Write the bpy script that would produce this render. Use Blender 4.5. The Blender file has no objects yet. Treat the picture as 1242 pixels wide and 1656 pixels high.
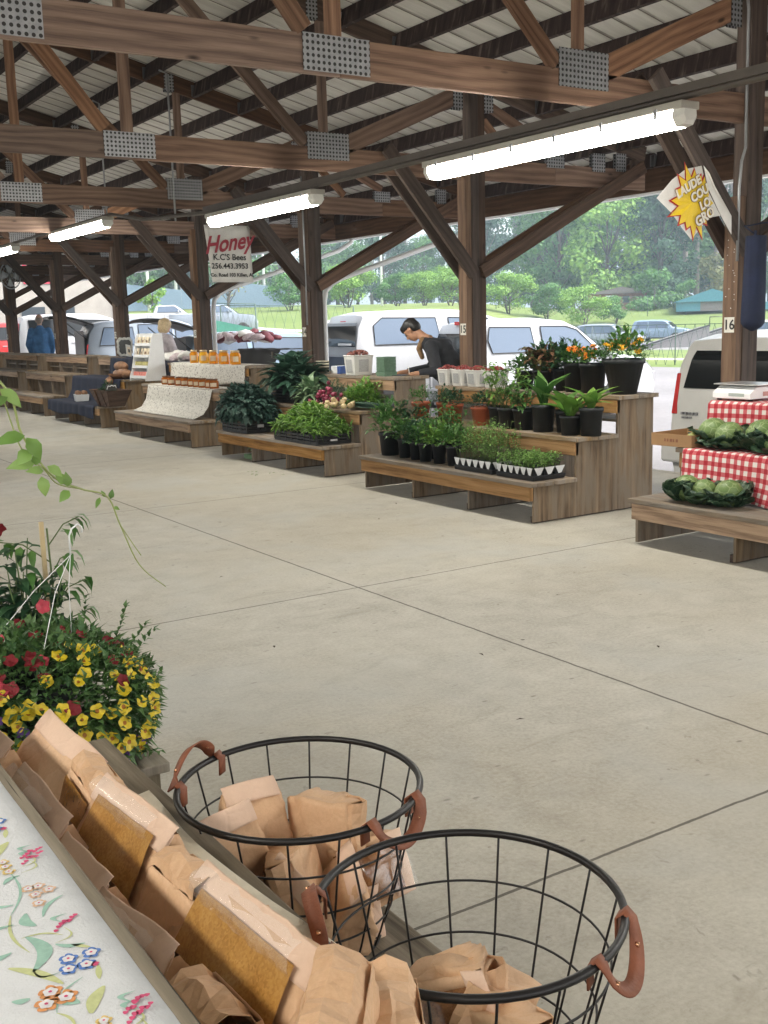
import bpy, bmesh, math, random
from mathutils import Vector, Matrix, Euler, noise
PI = math.pi
R = math.radians
scene = bpy.context.scene
COL = scene.collection

# ---------------------------------------------------------------- camera
cam_data = bpy.data.cameras.new('camera')
cam = bpy.data.objects.new('camera', cam_data)
COL.objects.link(cam)
scene.camera = cam
cam_data.sensor_fit = 'VERTICAL'
cam_data.sensor_height = 36.0
cam_data.lens = 1740.0 / 1656.0 * 36.0
cam_data.clip_start = 0.02
cam_data.clip_end = 3000.0
EYE = Vector((0.0, 0.0, 1.5))
PITCH, YAW, ROLL = R(9.96), R(32.8), R(-1.58)
_rt = Vector((math.cos(YAW), -math.sin(YAW), 0))
_fw = Vector((math.sin(YAW), math.cos(YAW), 0))
_dn = Vector((0, 0, -1))
_y2 = _dn * math.cos(PITCH) - _fw * math.sin(PITCH)
_z2 = _dn * math.sin(PITCH) + _fw * math.cos(PITCH)
_x3 = _rt * math.cos(ROLL) - _y2 * math.sin(ROLL)
_y3 = _rt * math.sin(ROLL) + _y2 * math.cos(ROLL)
m = Matrix.Identity(4)
for i in range(3):
    m[i][0] = _x3[i]; m[i][1] = -_y3[i]; m[i][2] = -_z2[i]; m[i][3] = EYE[i]
cam.matrix_world = m

# ---------------------------------------------------------------- world, sun, exposure
world = bpy.data.worlds.new('World')
scene.world = world
world.use_nodes = True
wn = world.node_tree.nodes
sky = wn.new('ShaderNodeTexSky')
sky.sky_type = 'NISHITA'
sky.sun_disc = False
sky.sun_elevation = R(52)
sky.sun_rotation = R(140)
sky.air_density = 1.3
sky.dust_density = 5.0
sky.ozone_density = 1.0
hs = wn.new('ShaderNodeHueSaturation')
hs.inputs['Saturation'].default_value = 0.35
world.node_tree.links.new(sky.outputs[0], hs.inputs['Color'])
world.node_tree.links.new(hs.outputs[0], wn['Background'].inputs['Color'])
wn['Background'].inputs['Strength'].default_value = 0.15
sd = bpy.data.lights.new('sun', 'SUN')
sd.energy = 0.6
sd.angle = R(20)
sd.color = (1.0, 0.95, 0.88)
sun = bpy.data.objects.new('sun', sd)
COL.objects.link(sun)
sun.location = (60, -40, 80)
_az = R(140)
_sdir = Vector((math.sin(_az) * math.cos(R(52)), math.cos(_az) * math.cos(R(52)), math.sin(R(52))))
sun.rotation_euler = _sdir.to_track_quat('Z', 'Y').to_euler()
scene.view_settings.view_transform = 'Standard'
scene.view_settings.look = 'None'
scene.view_settings.gamma = 1.0
scene.view_settings.exposure = 2.15
scene.cycles.max_bounces = 8
scene.cycles.diffuse_bounces = 5
scene.cycles.transparent_max_bounces = 16

# ---------------------------------------------------------------- mesh helpers
class MB:
    """collects geometry for ONE mesh, with a UV map whose u runs along the grain"""
    def __init__(self, seed=0):
        self.v = []; self.f = []; self.uv = []; self.mi = []; self.sm = []
        self.rng = random.Random(seed)
    def face(self, idx, uvs=None, mi=0, smooth=False):
        self.f.append(tuple(idx)); self.mi.append(mi); self.sm.append(smooth)
        self.uv.append(uvs if uvs else [(0, 0)] * len(idx))
    def frame(self, c, ax, hx, ay, hy, az, hz, mi=0, taper=1.0):
        """box with centre c, unit axes and half sizes; u along ax"""
        b = len(self.v)
        for sx in (-1, 1):
            for sy in (-1, 1):
                for sz in (-1, 1):
                    k = taper if sz > 0 else 1.0
                    self.v.append(c + ax * (sx * hx * k) + ay * (sy * hy * k) + az * (sz * hz))
        o = (self.rng.uniform(0, 40), self.rng.uniform(0, 40))
        def P(i): 
            return ((i >> 2) & 1, (i >> 1) & 1, i & 1)
        quads = [(0, 4, 6, 2), (1, 3, 7, 5), (0, 1, 5, 4), (2, 6, 7, 3), (0, 2, 3, 1), (4, 5, 7, 6)]
        quads = [(0, 2, 6, 4), (1, 5, 7, 3), (0, 4, 5, 1), (2, 3, 7, 6), (0, 1, 3, 2), (4, 6, 7, 5)]
        L = (2 * hx, 2 * hy, 2 * hz)
        for q, kind in zip(quads, ('z', 'z', 'y', 'y', 'x', 'x')):
            uv = []
            for i in q:
                p = P(i)
                x, y, z = p[0] * L[0], p[1] * L[1], p[2] * L[2]
                if kind == 'z': uv.append((o[0] + x, o[1] + y))
                elif kind == 'y': uv.append((o[0] + x, o[1] + z + 3.3))
                else: uv.append((o[0] + y * .2, o[1] + z + 7.7))
            self.face([b + i for i in q], uv, mi)
    def box(self, x0, x1, y0, y1, z0, z1, mi=0, grain=None, taper=1.0):
        c = Vector(((x0 + x1) / 2, (y0 + y1) / 2, (z0 + z1) / 2))
        h = [abs(x1 - x0) / 2, abs(y1 - y0) / 2, abs(z1 - z0) / 2]
        A = [Vector((1, 0, 0)), Vector((0, 1, 0)), Vector((0, 0, 1))]
        g = h.index(max(h)) if grain is None else grain
        if taper != 1.0:
            self.frame(c, A[0], h[0], A[1], h[1], A[2], h[2], mi, taper); return
        o = [g] + [i for i in range(3) if i != g]
        if g == 1: o = [1, 2, 0]
        if g == 2: o = [2, 0, 1]
        self.frame(c, A[o[0]], h[o[0]], A[o[1]], h[o[1]], A[o[2]], h[o[2]], mi)
    def beam(self, p0, p1, w, h, side=(0, 1, 0), mi=0):
        """timber from p0 to p1; w measured along `side`, h along the other direction"""
        p0 = Vector(p0); p1 = Vector(p1)
        ax = (p1 - p0); L = ax.length; ax.normalize()
        s = Vector(side); s = (s - ax * s.dot(ax)).normalized()
        t = ax.cross(s)
        self.frame((p0 + p1) / 2, ax, L / 2, s, w / 2, t, h / 2, mi)
    def tube(self, pts, r, seg=8, mi=0, cap=True, smooth=True, closed=False):
        pts = [Vector(p) for p in pts]
        n = len(pts)
        rs = r if isinstance(r, (list, tuple)) else [r] * n
        b = len(self.v)
        up = Vector((0, 0, 1)); prev = None
        acc = 0.0; us = []
        for i, p in enumerate(pts):
            if closed: d = pts[(i + 1) % n] - pts[i - 1]
            else: d = pts[min(i + 1, n - 1)] - pts[max(i - 1, 0)]
            if d.length < 1e-9: d = Vector((0, 0, 1))
            d.normalize()
            if prev is None:
                a = Vector((0, 0, 1)) if abs(d.z) < .9 else Vector((1, 0, 0))
                s = d.cross(a).normalized()
            else:
                s = (prev - d * prev.dot(d))
                s = s.normalized() if s.length > 1e-6 else d.orthogonal().normalized()
            prev = s
            t = d.cross(s)
            if i: acc += (pts[i] - pts[i - 1]).length
            us.append(acc)
            for k in range(seg):
                a = 2 * PI * k / seg
                self.v.append(p + (s * math.cos(a) + t * math.sin(a)) * rs[i])
        m_ = n if closed else n - 1
        for i in range(m_):
            j = (i + 1) % n
            for k in range(seg):
                k2 = (k + 1) % seg
                self.face([b + i * seg + k, b + i * seg + k2, b + j * seg + k2, b + j * seg + k],
                          [(us[i], k / seg), (us[i], (k + 1) / seg), (us[j], (k + 1) / seg), (us[j], k / seg)], mi, smooth)
        if cap and not closed:
            self.face([b + k for k in range(seg)][::-1], None, mi)
            self.face([b + (n - 1) * seg + k for k in range(seg)], None, mi)
    def lathe(self, c, prof, seg=20, mi=0, smooth=True, sx=1.0, sy=1.0, rot=0.0, wob=0.0):
        """profile [(r, z)...] turned about the vertical through c"""
        c = Vector(c); b = len(self.v); n = len(prof)
        for r_, z in prof:
            for k in range(seg):
                a = 2 * PI * k / seg + rot
                q = 1 + wob * math.sin(5 * a + z * 30)
                self.v.append(c + Vector((r_ * q * sx * math.cos(a), r_ * q * sy * math.sin(a), z)))
        for i in range(n - 1):
            for k in range(seg):
                k2 = (k + 1) % seg
                self.face([b + i * seg + k, b + i * seg + k2, b + (i + 1) * seg + k2, b + (i + 1) * seg + k],
                          [(k / seg, prof[i][1]), ((k + 1) / seg, prof[i][1]), ((k + 1) / seg, prof[i + 1][1]), (k / seg, prof[i + 1][1])], mi, smooth)
        if prof[0][0] > 1e-5: self.face([b + k for k in range(seg)][::-1], None, mi)
        if prof[-1][0] > 1e-5: self.face([b + (n - 1) * seg + k for k in range(seg)], None, mi)
    def prism(self, poly, d, mi=0, ax=None):
        """poly: list of Vectors (planar); d: offset Vector"""
        b = len(self.v); n = len(poly); d = Vector(d)
        P_ = [Vector(p) for p in poly]
        nrm = Vector((0, 0, 0))
        for i in range(n): nrm += P_[i].cross(P_[(i + 1) % n])
        if nrm.dot(d) > 0: P_ = P_[::-1]
        self.v += P_ + [p + d for p in P_]
        f = lambda p: (p.x + p.y, p.z + p.y * .3)
        self.face(range(b, b + n), [f(p) for p in P_], mi)
        self.face([b + n + i for i in range(n)][::-1], [f(P_[i]) for i in range(n)][::-1], mi)
        for i in range(n):
            j = (i + 1) % n
            self.face([b + j, b + i, b + n + i, b + n + j], [(0, 0), (.1, 0), (.1, .05), (0, .05)], mi)
    def grid(self, fn, nu, nv, mi=0, smooth=True, uvs=1.0):
        b = len(self.v)
        for i in range(nu + 1):
            for j in range(nv + 1):
                self.v.append(Vector(fn(i / nu, j / nv)))
        for i in range(nu):
            for j in range(nv):
                a = b + i * (nv + 1) + j
                self.face([a, a + nv + 1, a + nv + 2, a + 1],
                          [(i / nu * uvs, j / nv * uvs), ((i + 1) / nu * uvs, j / nv * uvs), ((i + 1) / nu * uvs, (j + 1) / nv * uvs), (i / nu * uvs, (j + 1) / nv * uvs)], mi, smooth)
    def leaf(self, p, d, up, L, W, mi=0, bend=.25, fold=.25, seg=2):
        """a pointed leaf starting at p along d"""
        d = Vector(d).normalized(); up = Vector(up)
        s = d.cross(up)
        if s.length < 1e-4: s = d.orthogonal()
        s.normalize(); u = s.cross(d).normalized()
        b = len(self.v); p = Vector(p)
        if seg == 2:
            q = p + d * L * .45 + u * (L * .10)
            e = p + d * L - u * (L * bend)
            self.v += [p, q + s * W / 2 + u * fold * W * .5, q, q - s * W / 2 + u * fold * W * .5, e]
            self.face([b, b + 2, b + 1], None, mi); self.face([b, b + 3, b + 2], None, mi)
            self.face([b + 2, b + 4, b + 1], None, mi); self.face([b + 3, b + 4, b + 2], None, mi)
        else:
            n = seg
            for i in range(n + 1):
                t = i / n
                w = W * .5 * (math.sin(PI * min(1, t * 1.02) ** .8) + .02)
                c = p + d * (L * t) + u * (L * .12 * math.sin(PI * t) - L * bend * t * t)
                self.v += [c + s * w + u * fold * w, c, c - s * w + u * fold * w]
            for i in range(n):
                a = b + 3 * i
                self.face([a, a + 1, a + 4, a + 3], None, mi, True)
                self.face([a + 1, a + 2, a + 5, a + 4], None, mi, True)
    def card(self, c, nrm, w, h, mi=0, roll=0.0):
        nrm = Vector(nrm).normalized()
        a = nrm.orthogonal().normalized(); a.rotate(Matrix.Rotation(roll, 3, nrm)); t = nrm.cross(a)
        b = len(self.v); c = Vector(c)
        self.v += [c - a * w / 2 - t * h * .2, c - t * h / 2 + nrm * w * .12, c + a * w / 2 + t * h * .1, c + t * h / 2 + nrm * w * .1]
        self.face([b, b + 1, b + 2, b + 3], None, mi)
    def xform(self, M, start=0):
        for i in range(start, len(self.v)): self.v[i] = M @ self.v[i]
    def build(self, name, mats, parent=None, loc=None, bevel=0.0, link=True):
        me = bpy.data.meshes.new(name)
        me.from_pydata([tuple(v) for v in self.v], [], self.f)
        if not isinstance(mats, (list, tuple)): mats = [mats]
        for mt in mats: me.materials.append(mt)
        me.polygons.foreach_set('material_index', self.mi)
        me.polygons.foreach_set('use_smooth', self.sm)
        uvl = me.uv_layers.new(name='UVMap')
        flat = []
        for f in self.uv:
            for u in f: flat += [u[0], u[1]]
        uvl.data.foreach_set('uv', flat)
        me.update()
        o = bpy.data.objects.new(name, me)
        COL.objects.link(o)
        if parent: o.parent = parent
        if loc: o.location = loc
        if bevel:
            md = o.modifiers.new('bevel', 'BEVEL'); md.width = bevel; md.segments = 2; md.limit_method = 'ANGLE'; md.angle_limit = R(40)
        return o

def tag(o, label=None, cat=None, group=None, kind=None):
    if label: o['label'] = label
    if cat: o['category'] = cat
    if group: o['group'] = group
    if kind: o['kind'] = kind
    return o
def empty(name, loc=(0, 0, 0), rz=0.0, label=None, cat=None, group=None):
    o = bpy.data.objects.new(name, None)
    o.empty_display_size = .1
    COL.objects.link(o); o.location = loc; o.rotation_euler = (0, 0, rz)
    tag(o, label, cat, group)
    return o
def kids(o): return [c for c in bpy.data.objects if c.parent == o]
def copy_tree(o, parent=None, K=None):
    c = o.copy(); COL.objects.link(c)
    if parent: c.parent = parent
    for ch in list(kids(o)):
        copy_tree(ch, c)
    return c
# ---------------------------------------------------------------- materials
def newmat(name, rough=.6, metal=0.0, spec=.5):
    mt = bpy.data.materials.new(name); mt.use_nodes = True
    nt = mt.node_tree; b = nt.nodes['Principled BSDF']
    b.inputs['Roughness'].default_value = rough
    b.inputs['Metallic'].default_value = metal
    b.inputs['Specular IOR Level'].default_value = spec
    return mt, nt, b
def ramp(nt, stops, fac=None):
    r = nt.nodes.new('ShaderNodeValToRGB')
    el = r.color_ramp.elements
    while len(el) < len(stops): el.new(.5)
    for e, (p, c) in zip(el, stops):
        e.position = p; e.color = (*c, 1) if len(c) == 3 else c
    if fac is not None: nt.links.new(fac, r.inputs[0])
    return r
def nz(nt, vec, scale, detail=4, rough=.55, dist=0.0):
    n = nt.nodes.new('ShaderNodeTexNoise')
    n.inputs['Scale'].default_value = scale; n.inputs['Detail'].default_value = detail
    n.inputs['Roughness'].default_value = rough; n.inputs['Distortion'].default_value = dist
    if vec is not None: nt.links.new(vec, n.inputs['Vector'])
    return n.outputs['Fac']
def coord(nt, kind='Object', scale=(1, 1, 1), rot=(0, 0, 0)):
    t = nt.nodes.new('ShaderNodeTexCoord')
    mp = nt.nodes.new('ShaderNodeMapping')
    mp.inputs['Scale'].default_value = scale; mp.inputs['Rotation'].default_value = rot
    nt.links.new(t.outputs[kind], mp.inputs['Vector'])
    return mp.outputs[0]
def mix(nt, f, a, b, mode='MIX'):
    x = nt.nodes.new('ShaderNodeMix'); x.data_type = 'RGBA'; x.blend_type = mode
    for s, val in ((0, f), (6, a), (7, b)):
        if isinstance(val, (int, float)): x.inputs[s].default_value = val
        elif isinstance(val, tuple): x.inputs[s].default_value = (*val, 1) if len(val) == 3 else val
        else: nt.links.new(val, x.inputs[s])
    return x.outputs[2]
def mth(nt, op, a, b=None, c=None):
    x = nt.nodes.new('ShaderNodeMath'); x.operation = op
    for i, val in enumerate((a, b, c)):
        if val is None: continue
        if isinstance(val, (int, float)): x.inputs[i].default_value = val
        else: nt.links.new(val, x.inputs[i])
    return x.outputs[0]
def bump(nt, b, h, strength=.3, dist=.01):
    x = nt.nodes.new('ShaderNodeBump'); x.inputs['Strength'].default_value = strength; x.inputs['Distance'].default_value = dist
    nt.links.new(h, x.inputs['Height']); nt.links.new(x.outputs[0], b.inputs['Normal'])
def plain(name, col, rough=.55, metal=0.0, var=.12, scale=6.0, spec=.5, bmp=0.0, bscale=80):
    """a painted or moulded surface: faint large-scale unevenness and a little grime"""
    mt, nt, b = newmat(name, rough, metal, spec)
    v = coord(nt)
    f = nz(nt, v, scale, 5, .6)
    d = tuple(max(0, c * (1 - var)) for c in col); l = tuple(min(1, c * (1 + var)) for c in col)
    nt.links.new(ramp(nt, [(.3, d), (.7, l)], f).outputs[0], b.inputs['Base Color'])
    if bmp: bump(nt, b, nz(nt, v, bscale, 3), bmp, .004)
    return mt
def wood(name, dark, mid, light, rough=.75, grain=26.0, streak=.5, knots=.5, grey=None, wvw=.11):
    """timber: UV u runs along the grain"""
    mt, nt, b = newmat(name, rough, 0, .3)
    uv = coord(nt, 'UV', (1, 1, 1))
    g1 = coord(nt, 'UV', (.9, grain, 1))
    big = nz(nt, coord(nt, 'UV', (.55, 3.0, 1)), 2.2, 3, .5, .4)
    wv = nt.nodes.new('ShaderNodeTexWave'); wv.wave_type = 'BANDS'; wv.bands_direction = 'Y'
    wv.inputs['Scale'].default_value = 4.0; wv.inputs['Distortion'].default_value = 11.0
    wv.inputs['Detail'].default_value = 2.5; wv.inputs['Detail Scale'].default_value = .55
    nt.links.new(coord(nt, 'UV', (.28, 1.15, 1)), wv.inputs['Vector'])
    fine = nz(nt, g1, 3.0, 6, .65, .2)
    f = mth(nt, 'ADD', mth(nt, 'MULTIPLY', fine, .66 - wvw), mth(nt, 'MULTIPLY', wv.outputs['Fac'], wvw))
    f = mth(nt, 'ADD', f, mth(nt, 'MULTIPLY', big, .42))
    col = ramp(nt, [(.36, dark), (.55, mid), (.80, light)], f).outputs[0]
    if grey:
        gm = nz(nt, coord(nt, 'UV', (1.2, 5, 1)), 1.7, 5, .6, .5)
        col = mix(nt, ramp(nt, [(.42, (0, 0, 0)), (.62, (1, 1, 1))], gm).outputs[0], col, grey)
    vo = nt.nodes.new('ShaderNodeTexVoronoi'); vo.inputs['Scale'].default_value = 1.0
    nt.links.new(coord(nt, 'UV', (2.4, 7.0, 1)), vo.inputs['Vector'])
    kn = ramp(nt, [(.06, (1, 1, 1)), (.14, (0, 0, 0))], vo.outputs['Distance']).outputs[0]
    sp = nt.nodes.new('ShaderNodeSeparateColor'); nt.links.new(vo.outputs['Color'], sp.inputs[0])
    kk = mth(nt, 'MULTIPLY', kn, mth(nt, 'GREATER_THAN', sp.outputs[0], .62))
    col = mix(nt, mth(nt, 'MULTIPLY', kk, knots), col, tuple(c * .28 for c in dark))
    # weather checks: thin dark cracks along the grain
    cr = nz(nt, coord(nt, 'UV', (.5, 30, 1)), 4.0, 2, .5, .1)
    col = mix(nt, mth(nt, 'MULTIPLY', ramp(nt, [(.66, (0, 0, 0)), (.72, (1, 1, 1))], cr).outputs[0], streak), col, tuple(c * .35 for c in dark))
    oi = nt.nodes.new('ShaderNodeObjectInfo'); hv = nt.nodes.new('ShaderNodeHueSaturation')
    nt.links.new(mth(nt, 'ADD', mth(nt, 'MULTIPLY', oi.outputs['Random'], .5), .76), hv.inputs['Value'])
    nt.links.new(mth(nt, 'ADD', mth(nt, 'MULTIPLY', mth(nt, 'FRACT', mth(nt, 'MULTIPLY', oi.outputs['Random'], 7.3)), .5), .72), hv.inputs['Saturation'])
    nt.links.new(col, hv.inputs['Color'])
    nt.links.new(hv.outputs[0], b.inputs['Base Color'])
    bump(nt, b, fine, .35, .004)
    return mt
def leafmat(name, cols, rough=.45, trans=.25, spec=.4):
    """foliage: every leaf its own tint (random per island), a little light comes through"""
    mt, nt, b = newmat(name, rough, 0, spec)
    g = nt.nodes.new('ShaderNodeNewGeometry')
    n = len(cols)
    r = ramp(nt, [(i / (n - 1), c) for i, c in enumerate(cols)], g.outputs['Random Per Island'])
    col = mix(nt, mth(nt, 'MULTIPLY', nz(nt, coord(nt), 1.6, 3), .5), r.outputs[0], cols[0])
    nt.links.new(col, b.inputs['Base Color'])
    tr = nt.nodes.new('ShaderNodeBsdfTranslucent'); nt.links.new(col, tr.inputs[0])
    mx = nt.nodes.new('ShaderNodeMixShader'); mx.inputs[0].default_value = trans
    nt.links.new(b.outputs[0], mx.inputs[1]); nt.links.new(tr.outputs[0], mx.inputs[2])
    nt.links.new(mx.outputs[0], nt.nodes['Material Output'].inputs[0])
    return mt
def emis(name, col, s):
    mt = bpy.data.materials.new(name); mt.use_nodes = True; nt = mt.node_tree
    nt.nodes.clear(); e = nt.nodes.new('ShaderNodeEmission'); o = nt.nodes.new('ShaderNodeOutputMaterial')
    e.inputs[0].default_value = (*col, 1); e.inputs[1].default_value = s
    nt.links.new(e.outputs[0], o.inputs[0]); return mt
def glassy(name, col, rough=.08, alpha=1.0):
    mt, nt, b = newmat(name, rough, 0, .35)
    b.inputs['Base Color'].default_value = (*col, 1)
    return mt
M = {}
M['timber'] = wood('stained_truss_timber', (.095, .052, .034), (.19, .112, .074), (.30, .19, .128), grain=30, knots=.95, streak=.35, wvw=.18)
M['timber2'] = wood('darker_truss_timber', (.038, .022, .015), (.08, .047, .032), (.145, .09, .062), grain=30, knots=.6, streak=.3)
M['post'] = wood('weathered_post_timber', (.028, .018, .014), (.06, .04, .031), (.11, .077, .06), grain=26, knots=.5)
M['post_tan'] = wood('tan_post_timber', (.065, .036, .021), (.13, .075, .045), (.20, .125, .075), grain=26, knots=.8)
def purlinmat():
    mt, nt, b = newmat('streaked_purlin_timber', .8, 0, .2)
    st = nz(nt, coord(nt, 'UV', (9.0, 1.3, 1)), 1.6, 4, .6, .2)  # cross-grain streaks: water stains, and roof rib shadows put into the colour
    f2 = nz(nt, coord(nt, 'UV', (1.0, 18, 1)), 2.0, 4, .6)
    c = ramp(nt, [(.35, (.018, .012, .012)), (.55, (.045, .03, .028)), (.66, (.13, .10, .088)), (.8, (.2, .16, .14))], st).outputs[0]
    nt.links.new(mix(nt, mth(nt, 'MULTIPLY', f2, .5), c, (.03, .02, .018)), b.inputs['Base Color'])
    return mt
M['purlin'] = purlinmat()
M['ply'] = wood('weathered_bench_plywood', (.07, .045, .026), (.18, .122, .072), (.32, .235, .15), grain=15, knots=.35, grey=(.19, .15, .11), streak=.9)
M['plank'] = wood('orange_bench_lumber', (.13, .065, .028), (.31, .18, .085), (.45, .28, .15), grain=20, knots=.9, streak=.5)
M['plank_top'] = wood('worn_bench_top_boards', (.10, .066, .038), (.22, .155, .092), (.35, .26, .165), grain=18, knots=.5, grey=(.23, .195, .16), streak=.8)
M['grey_plank'] = wood('grey_weathered_boards', (.085, .07, .05), (.24, .205, .155), (.40, .36, .29), grain=16, knots=.5, streak=1.0)

# slab: mottled concrete with saw-cut joints, stains and specks
def concrete():
    mt, nt, b = newmat('slab_concrete', .7, 0, .35)
    v = coord(nt)
    a = nz(nt, v, .55, 6, .62, .3)
    c = nz(nt, v, 5.0, 8, .68, .5)
    d = nz(nt, v, 60.0, 4, .7)
    f = mth(nt, 'ADD', mth(nt, 'MULTIPLY', a, .33), mth(nt, 'ADD', mth(nt, 'MULTIPLY', c, .30), mth(nt, 'MULTIPLY', d, .37)))
    col = ramp(nt, [(.33, (.27, .252, .215)), (.5, (.43, .41, .36)), (.68, (.56, .545, .49))], f).outputs[0]
    # warm traffic stains and drag marks
    st = nz(nt, coord(nt, 'Object', (.9, 3.2, 1), (0, 0, .5)), 2.0, 6, .7, 1.0)
    col = mix(nt, mth(nt, 'MULTIPLY', ramp(nt, [(.57, (0, 0, 0)), (.76, (1, 1, 1))], st).outputs[0], .5), col, (.22, .195, .155))
    st3 = nz(nt, v, .35, 4, .6, .4)
    col = mix(nt, mth(nt, 'MULTIPLY', ramp(nt, [(.4, (0, 0, 0)), (.65, (1, 1, 1))], st3).outputs[0], .5), col, (.37, .325, .24))
    s2 = nz(nt, v, 13.0, 4, .6, .8)
    col = mix(nt, mth(nt, 'MULTIPLY', ramp(nt, [(.66, (0, 0, 0)), (.73, (1, 1, 1))], s2).outputs[0], .55), col, (.16, .135, .11))
    vo = nt.nodes.new('ShaderNodeTexVoronoi'); vo.inputs['Scale'].default_value = 2.6; nt.links.new(v, vo.inputs['Vector'])
    col = mix(nt, mth(nt, 'MULTIPLY', ramp(nt, [(.018, (1, 1, 1)), (.034, (0, 0, 0))], vo.outputs['Distance']).outputs[0], .8), col, (.05, .04, .035))
    v5 = nt.nodes.new('ShaderNodeTexVoronoi'); v5.inputs['Scale'].default_value = 9.0; nt.links.new(coord(nt, 'Object', (1, 2.2, 1), (0, 0, .3)), v5.inputs['Vector'])
    sp5 = nt.nodes.new('ShaderNodeSeparateColor'); nt.links.new(v5.outputs['Color'], sp5.inputs[0])
    col = mix(nt, mth(nt, 'MULTIPLY', mth(nt, 'MULTIPLY', ramp(nt, [(.08, (1, 1, 1)), (.16, (0, 0, 0))], v5.outputs['Distance']).outputs[0], mth(nt, 'GREATER_THAN', sp5.outputs[0], .86)), .6), col, (.13, .11, .09))
    scr = nz(nt, coord(nt, 'Object', (3, 26, 1), (0, 0, .75)), 2.2, 3, .6, .3)
    col = mix(nt, mth(nt, 'MULTIPLY', ramp(nt, [(.66, (0, 0, 0)), (.74, (1, 1, 1))], scr).outputs[0], .28), col, (.2, .18, .15))
    blu = nz(nt, v, .8, 4, .6, .6)
    col = mix(nt, mth(nt, 'MULTIPLY', ramp(nt, [(.5, (0, 0, 0)), (.7, (1, 1, 1))], blu).outputs[0], .5), col, (.40, .41, .40))
    sx = nt.nodes.new('ShaderNodeSeparateXYZ'); nt.links.new(v, sx.inputs[0])
    wob = mth(nt, 'MULTIPLY', mth(nt, 'SUBTRACT', nz(nt, v, 9, 3), .5), .012)
    def line(axis, pos, w):
        x = mth(nt, 'ABSOLUTE', mth(nt, 'ADD', mth(nt, 'SUBTRACT', sx.outputs[axis], pos), wob))
        return mth(nt, 'LESS_THAN', x, w)
    tot = line(0, 3.14, .0065)
    for y in (-7.6, -4.35, -1.12, 2.055, 5.17, 8.69, 12.2, 15.7, 19.2, 22.7, 26.2, 29.7): tot = mth(nt, 'MAXIMUM', tot, line(1, y, .0055))
    for x in (-1.9, 7.9): tot = mth(nt, 'MAXIMUM', tot, line(0, x, .006))
    col = mix(nt, mth(nt, 'MULTIPLY', tot, .8), col, (.045, .038, .03))
    nt.links.new(col, b.inputs['Base Color'])
    bump(nt, b, mth(nt, 'SUBTRACT', mth(nt, 'ADD', d, c), mth(nt, 'MULTIPLY', tot, 1.5)), .25, .004)
    return mt
M['concrete'] = concrete()
def asphalt():
    mt, nt, b = newmat('parking_pavement', .85)
    v = coord(nt)
    f = mth(nt, 'ADD', mth(nt, 'MULTIPLY', nz(nt, v, .3, 5, .6), .5), mth(nt, 'MULTIPLY', nz(nt, v, 9, 6, .7), .5))
    nt.links.new(ramp(nt, [(.3, (.12, .115, .117)), (.7, (.20, .192, .195))], f).outputs[0], b.inputs['Base Color'])
    return mt
M['asphalt'] = asphalt()
def grassm():
    mt, nt, b = newmat('mown_grass', .9, 0, .2)
    v = coord(nt)
    f = mth(nt, 'ADD', mth(nt, 'MULTIPLY', nz(nt, v, .05, 5, .6), .6), mth(nt, 'MULTIPLY', nz(nt, v, 1.3, 6, .7), .4))
    nt.links.new(ramp(nt, [(.3, (.065, .105, .025)), (.5, (.11, .155, .04)), (.7, (.18, .20, .07))], f).outputs[0], b.inputs['Base Color'])
    return mt
M['grass'] = grassm()
def roofpanel():
    mt, nt, b = newmat('roof_sheet_underside', .45, .0, .4)
    v = coord(nt)
    sx = nt.nodes.new('ShaderNodeSeparateXYZ'); nt.links.new(v, sx.inputs[0])
    f = nz(nt, coord(nt, 'Object', (.6, 5, 1)), 1.5, 6, .6)
    col = ramp(nt, [(.3, (.46, .445, .41)), (.7, (.68, .665, .62))], f).outputs[0]
    nt.links.new(col, b.inputs['Base Color'])
    return mt
M['roof'] = roofpanel()
def plate():
    """galvanised truss plate with punched rows of teeth holes (UV in holes)"""
    mt, nt, b = newmat('galvanised_nail_plate', .42, .75, .5)
    uv = coord(nt, 'UV')
    fr = nt.nodes.new('ShaderNodeVectorMath'); fr.operation = 'FRACTION'; nt.links.new(uv, fr.inputs[0])
    su = nt.nodes.new('ShaderNodeVectorMath'); su.operation = 'SUBTRACT'; su.inputs[1].default_value = (.5, .5, 0); nt.links.new(fr.outputs[0], su.inputs[0])
    ln = nt.nodes.new('ShaderNodeVectorMath'); ln.operation = 'LENGTH'; nt.links.new(su.outputs[0], ln.inputs[0])
    base = ramp(nt, [(.3, (.30, .31, .325)), (.7, (.47, .48, .50))], nz(nt, uv, .6, 5, .7)).outputs[0]
    col = mix(nt, ramp(nt, [(.27, (1, 1, 1)), (.31, (0, 0, 0))], ln.outputs['Value']).outputs[0], base, (.025, .022, .022))
    nt.links.new(col, b.inputs['Base Color'])
    nt.links.new(mth(nt, 'MULTIPLY', mth(nt, 'GREATER_THAN', ln.outputs['Value'], .3), .7), b.inputs['Metallic'])
    return mt
M['plate'] = plate()
M['galv'] = plain('galvanised_conduit', (.33, .34, .35), .4, .6)
M['dark_metal'] = plain('dark_rail_paint', (.11, .095, .08), .5, .3)
M['white_paint'] = plain('white_enamel', (.75, .76, .77), .35, 0, .05)
M['car_white'] = plain('white_car_paint', (.40, .41, .425), .22, 0, .03)
M['car_cream'] = plain('offwhite_car_paint', (.68, .675, .65), .25, 0, .03)
M['car_silver'] = plain('silver_car_paint', (.26, .30, .35), .25, .3, .03)
M['car_blue'] = plain('pale_blue_car_paint', (.22, .30, .38), .25, .3, .03)
M['car_red'] = plain('red_car_paint', (.4, .03, .03), .3, 0, .05)
M['car_black'] = plain('black_trim', (.02, .02, .022), .45)
M['glass_dark'] = glassy('tinted_car_glass', (.012, .014, .016))
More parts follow.
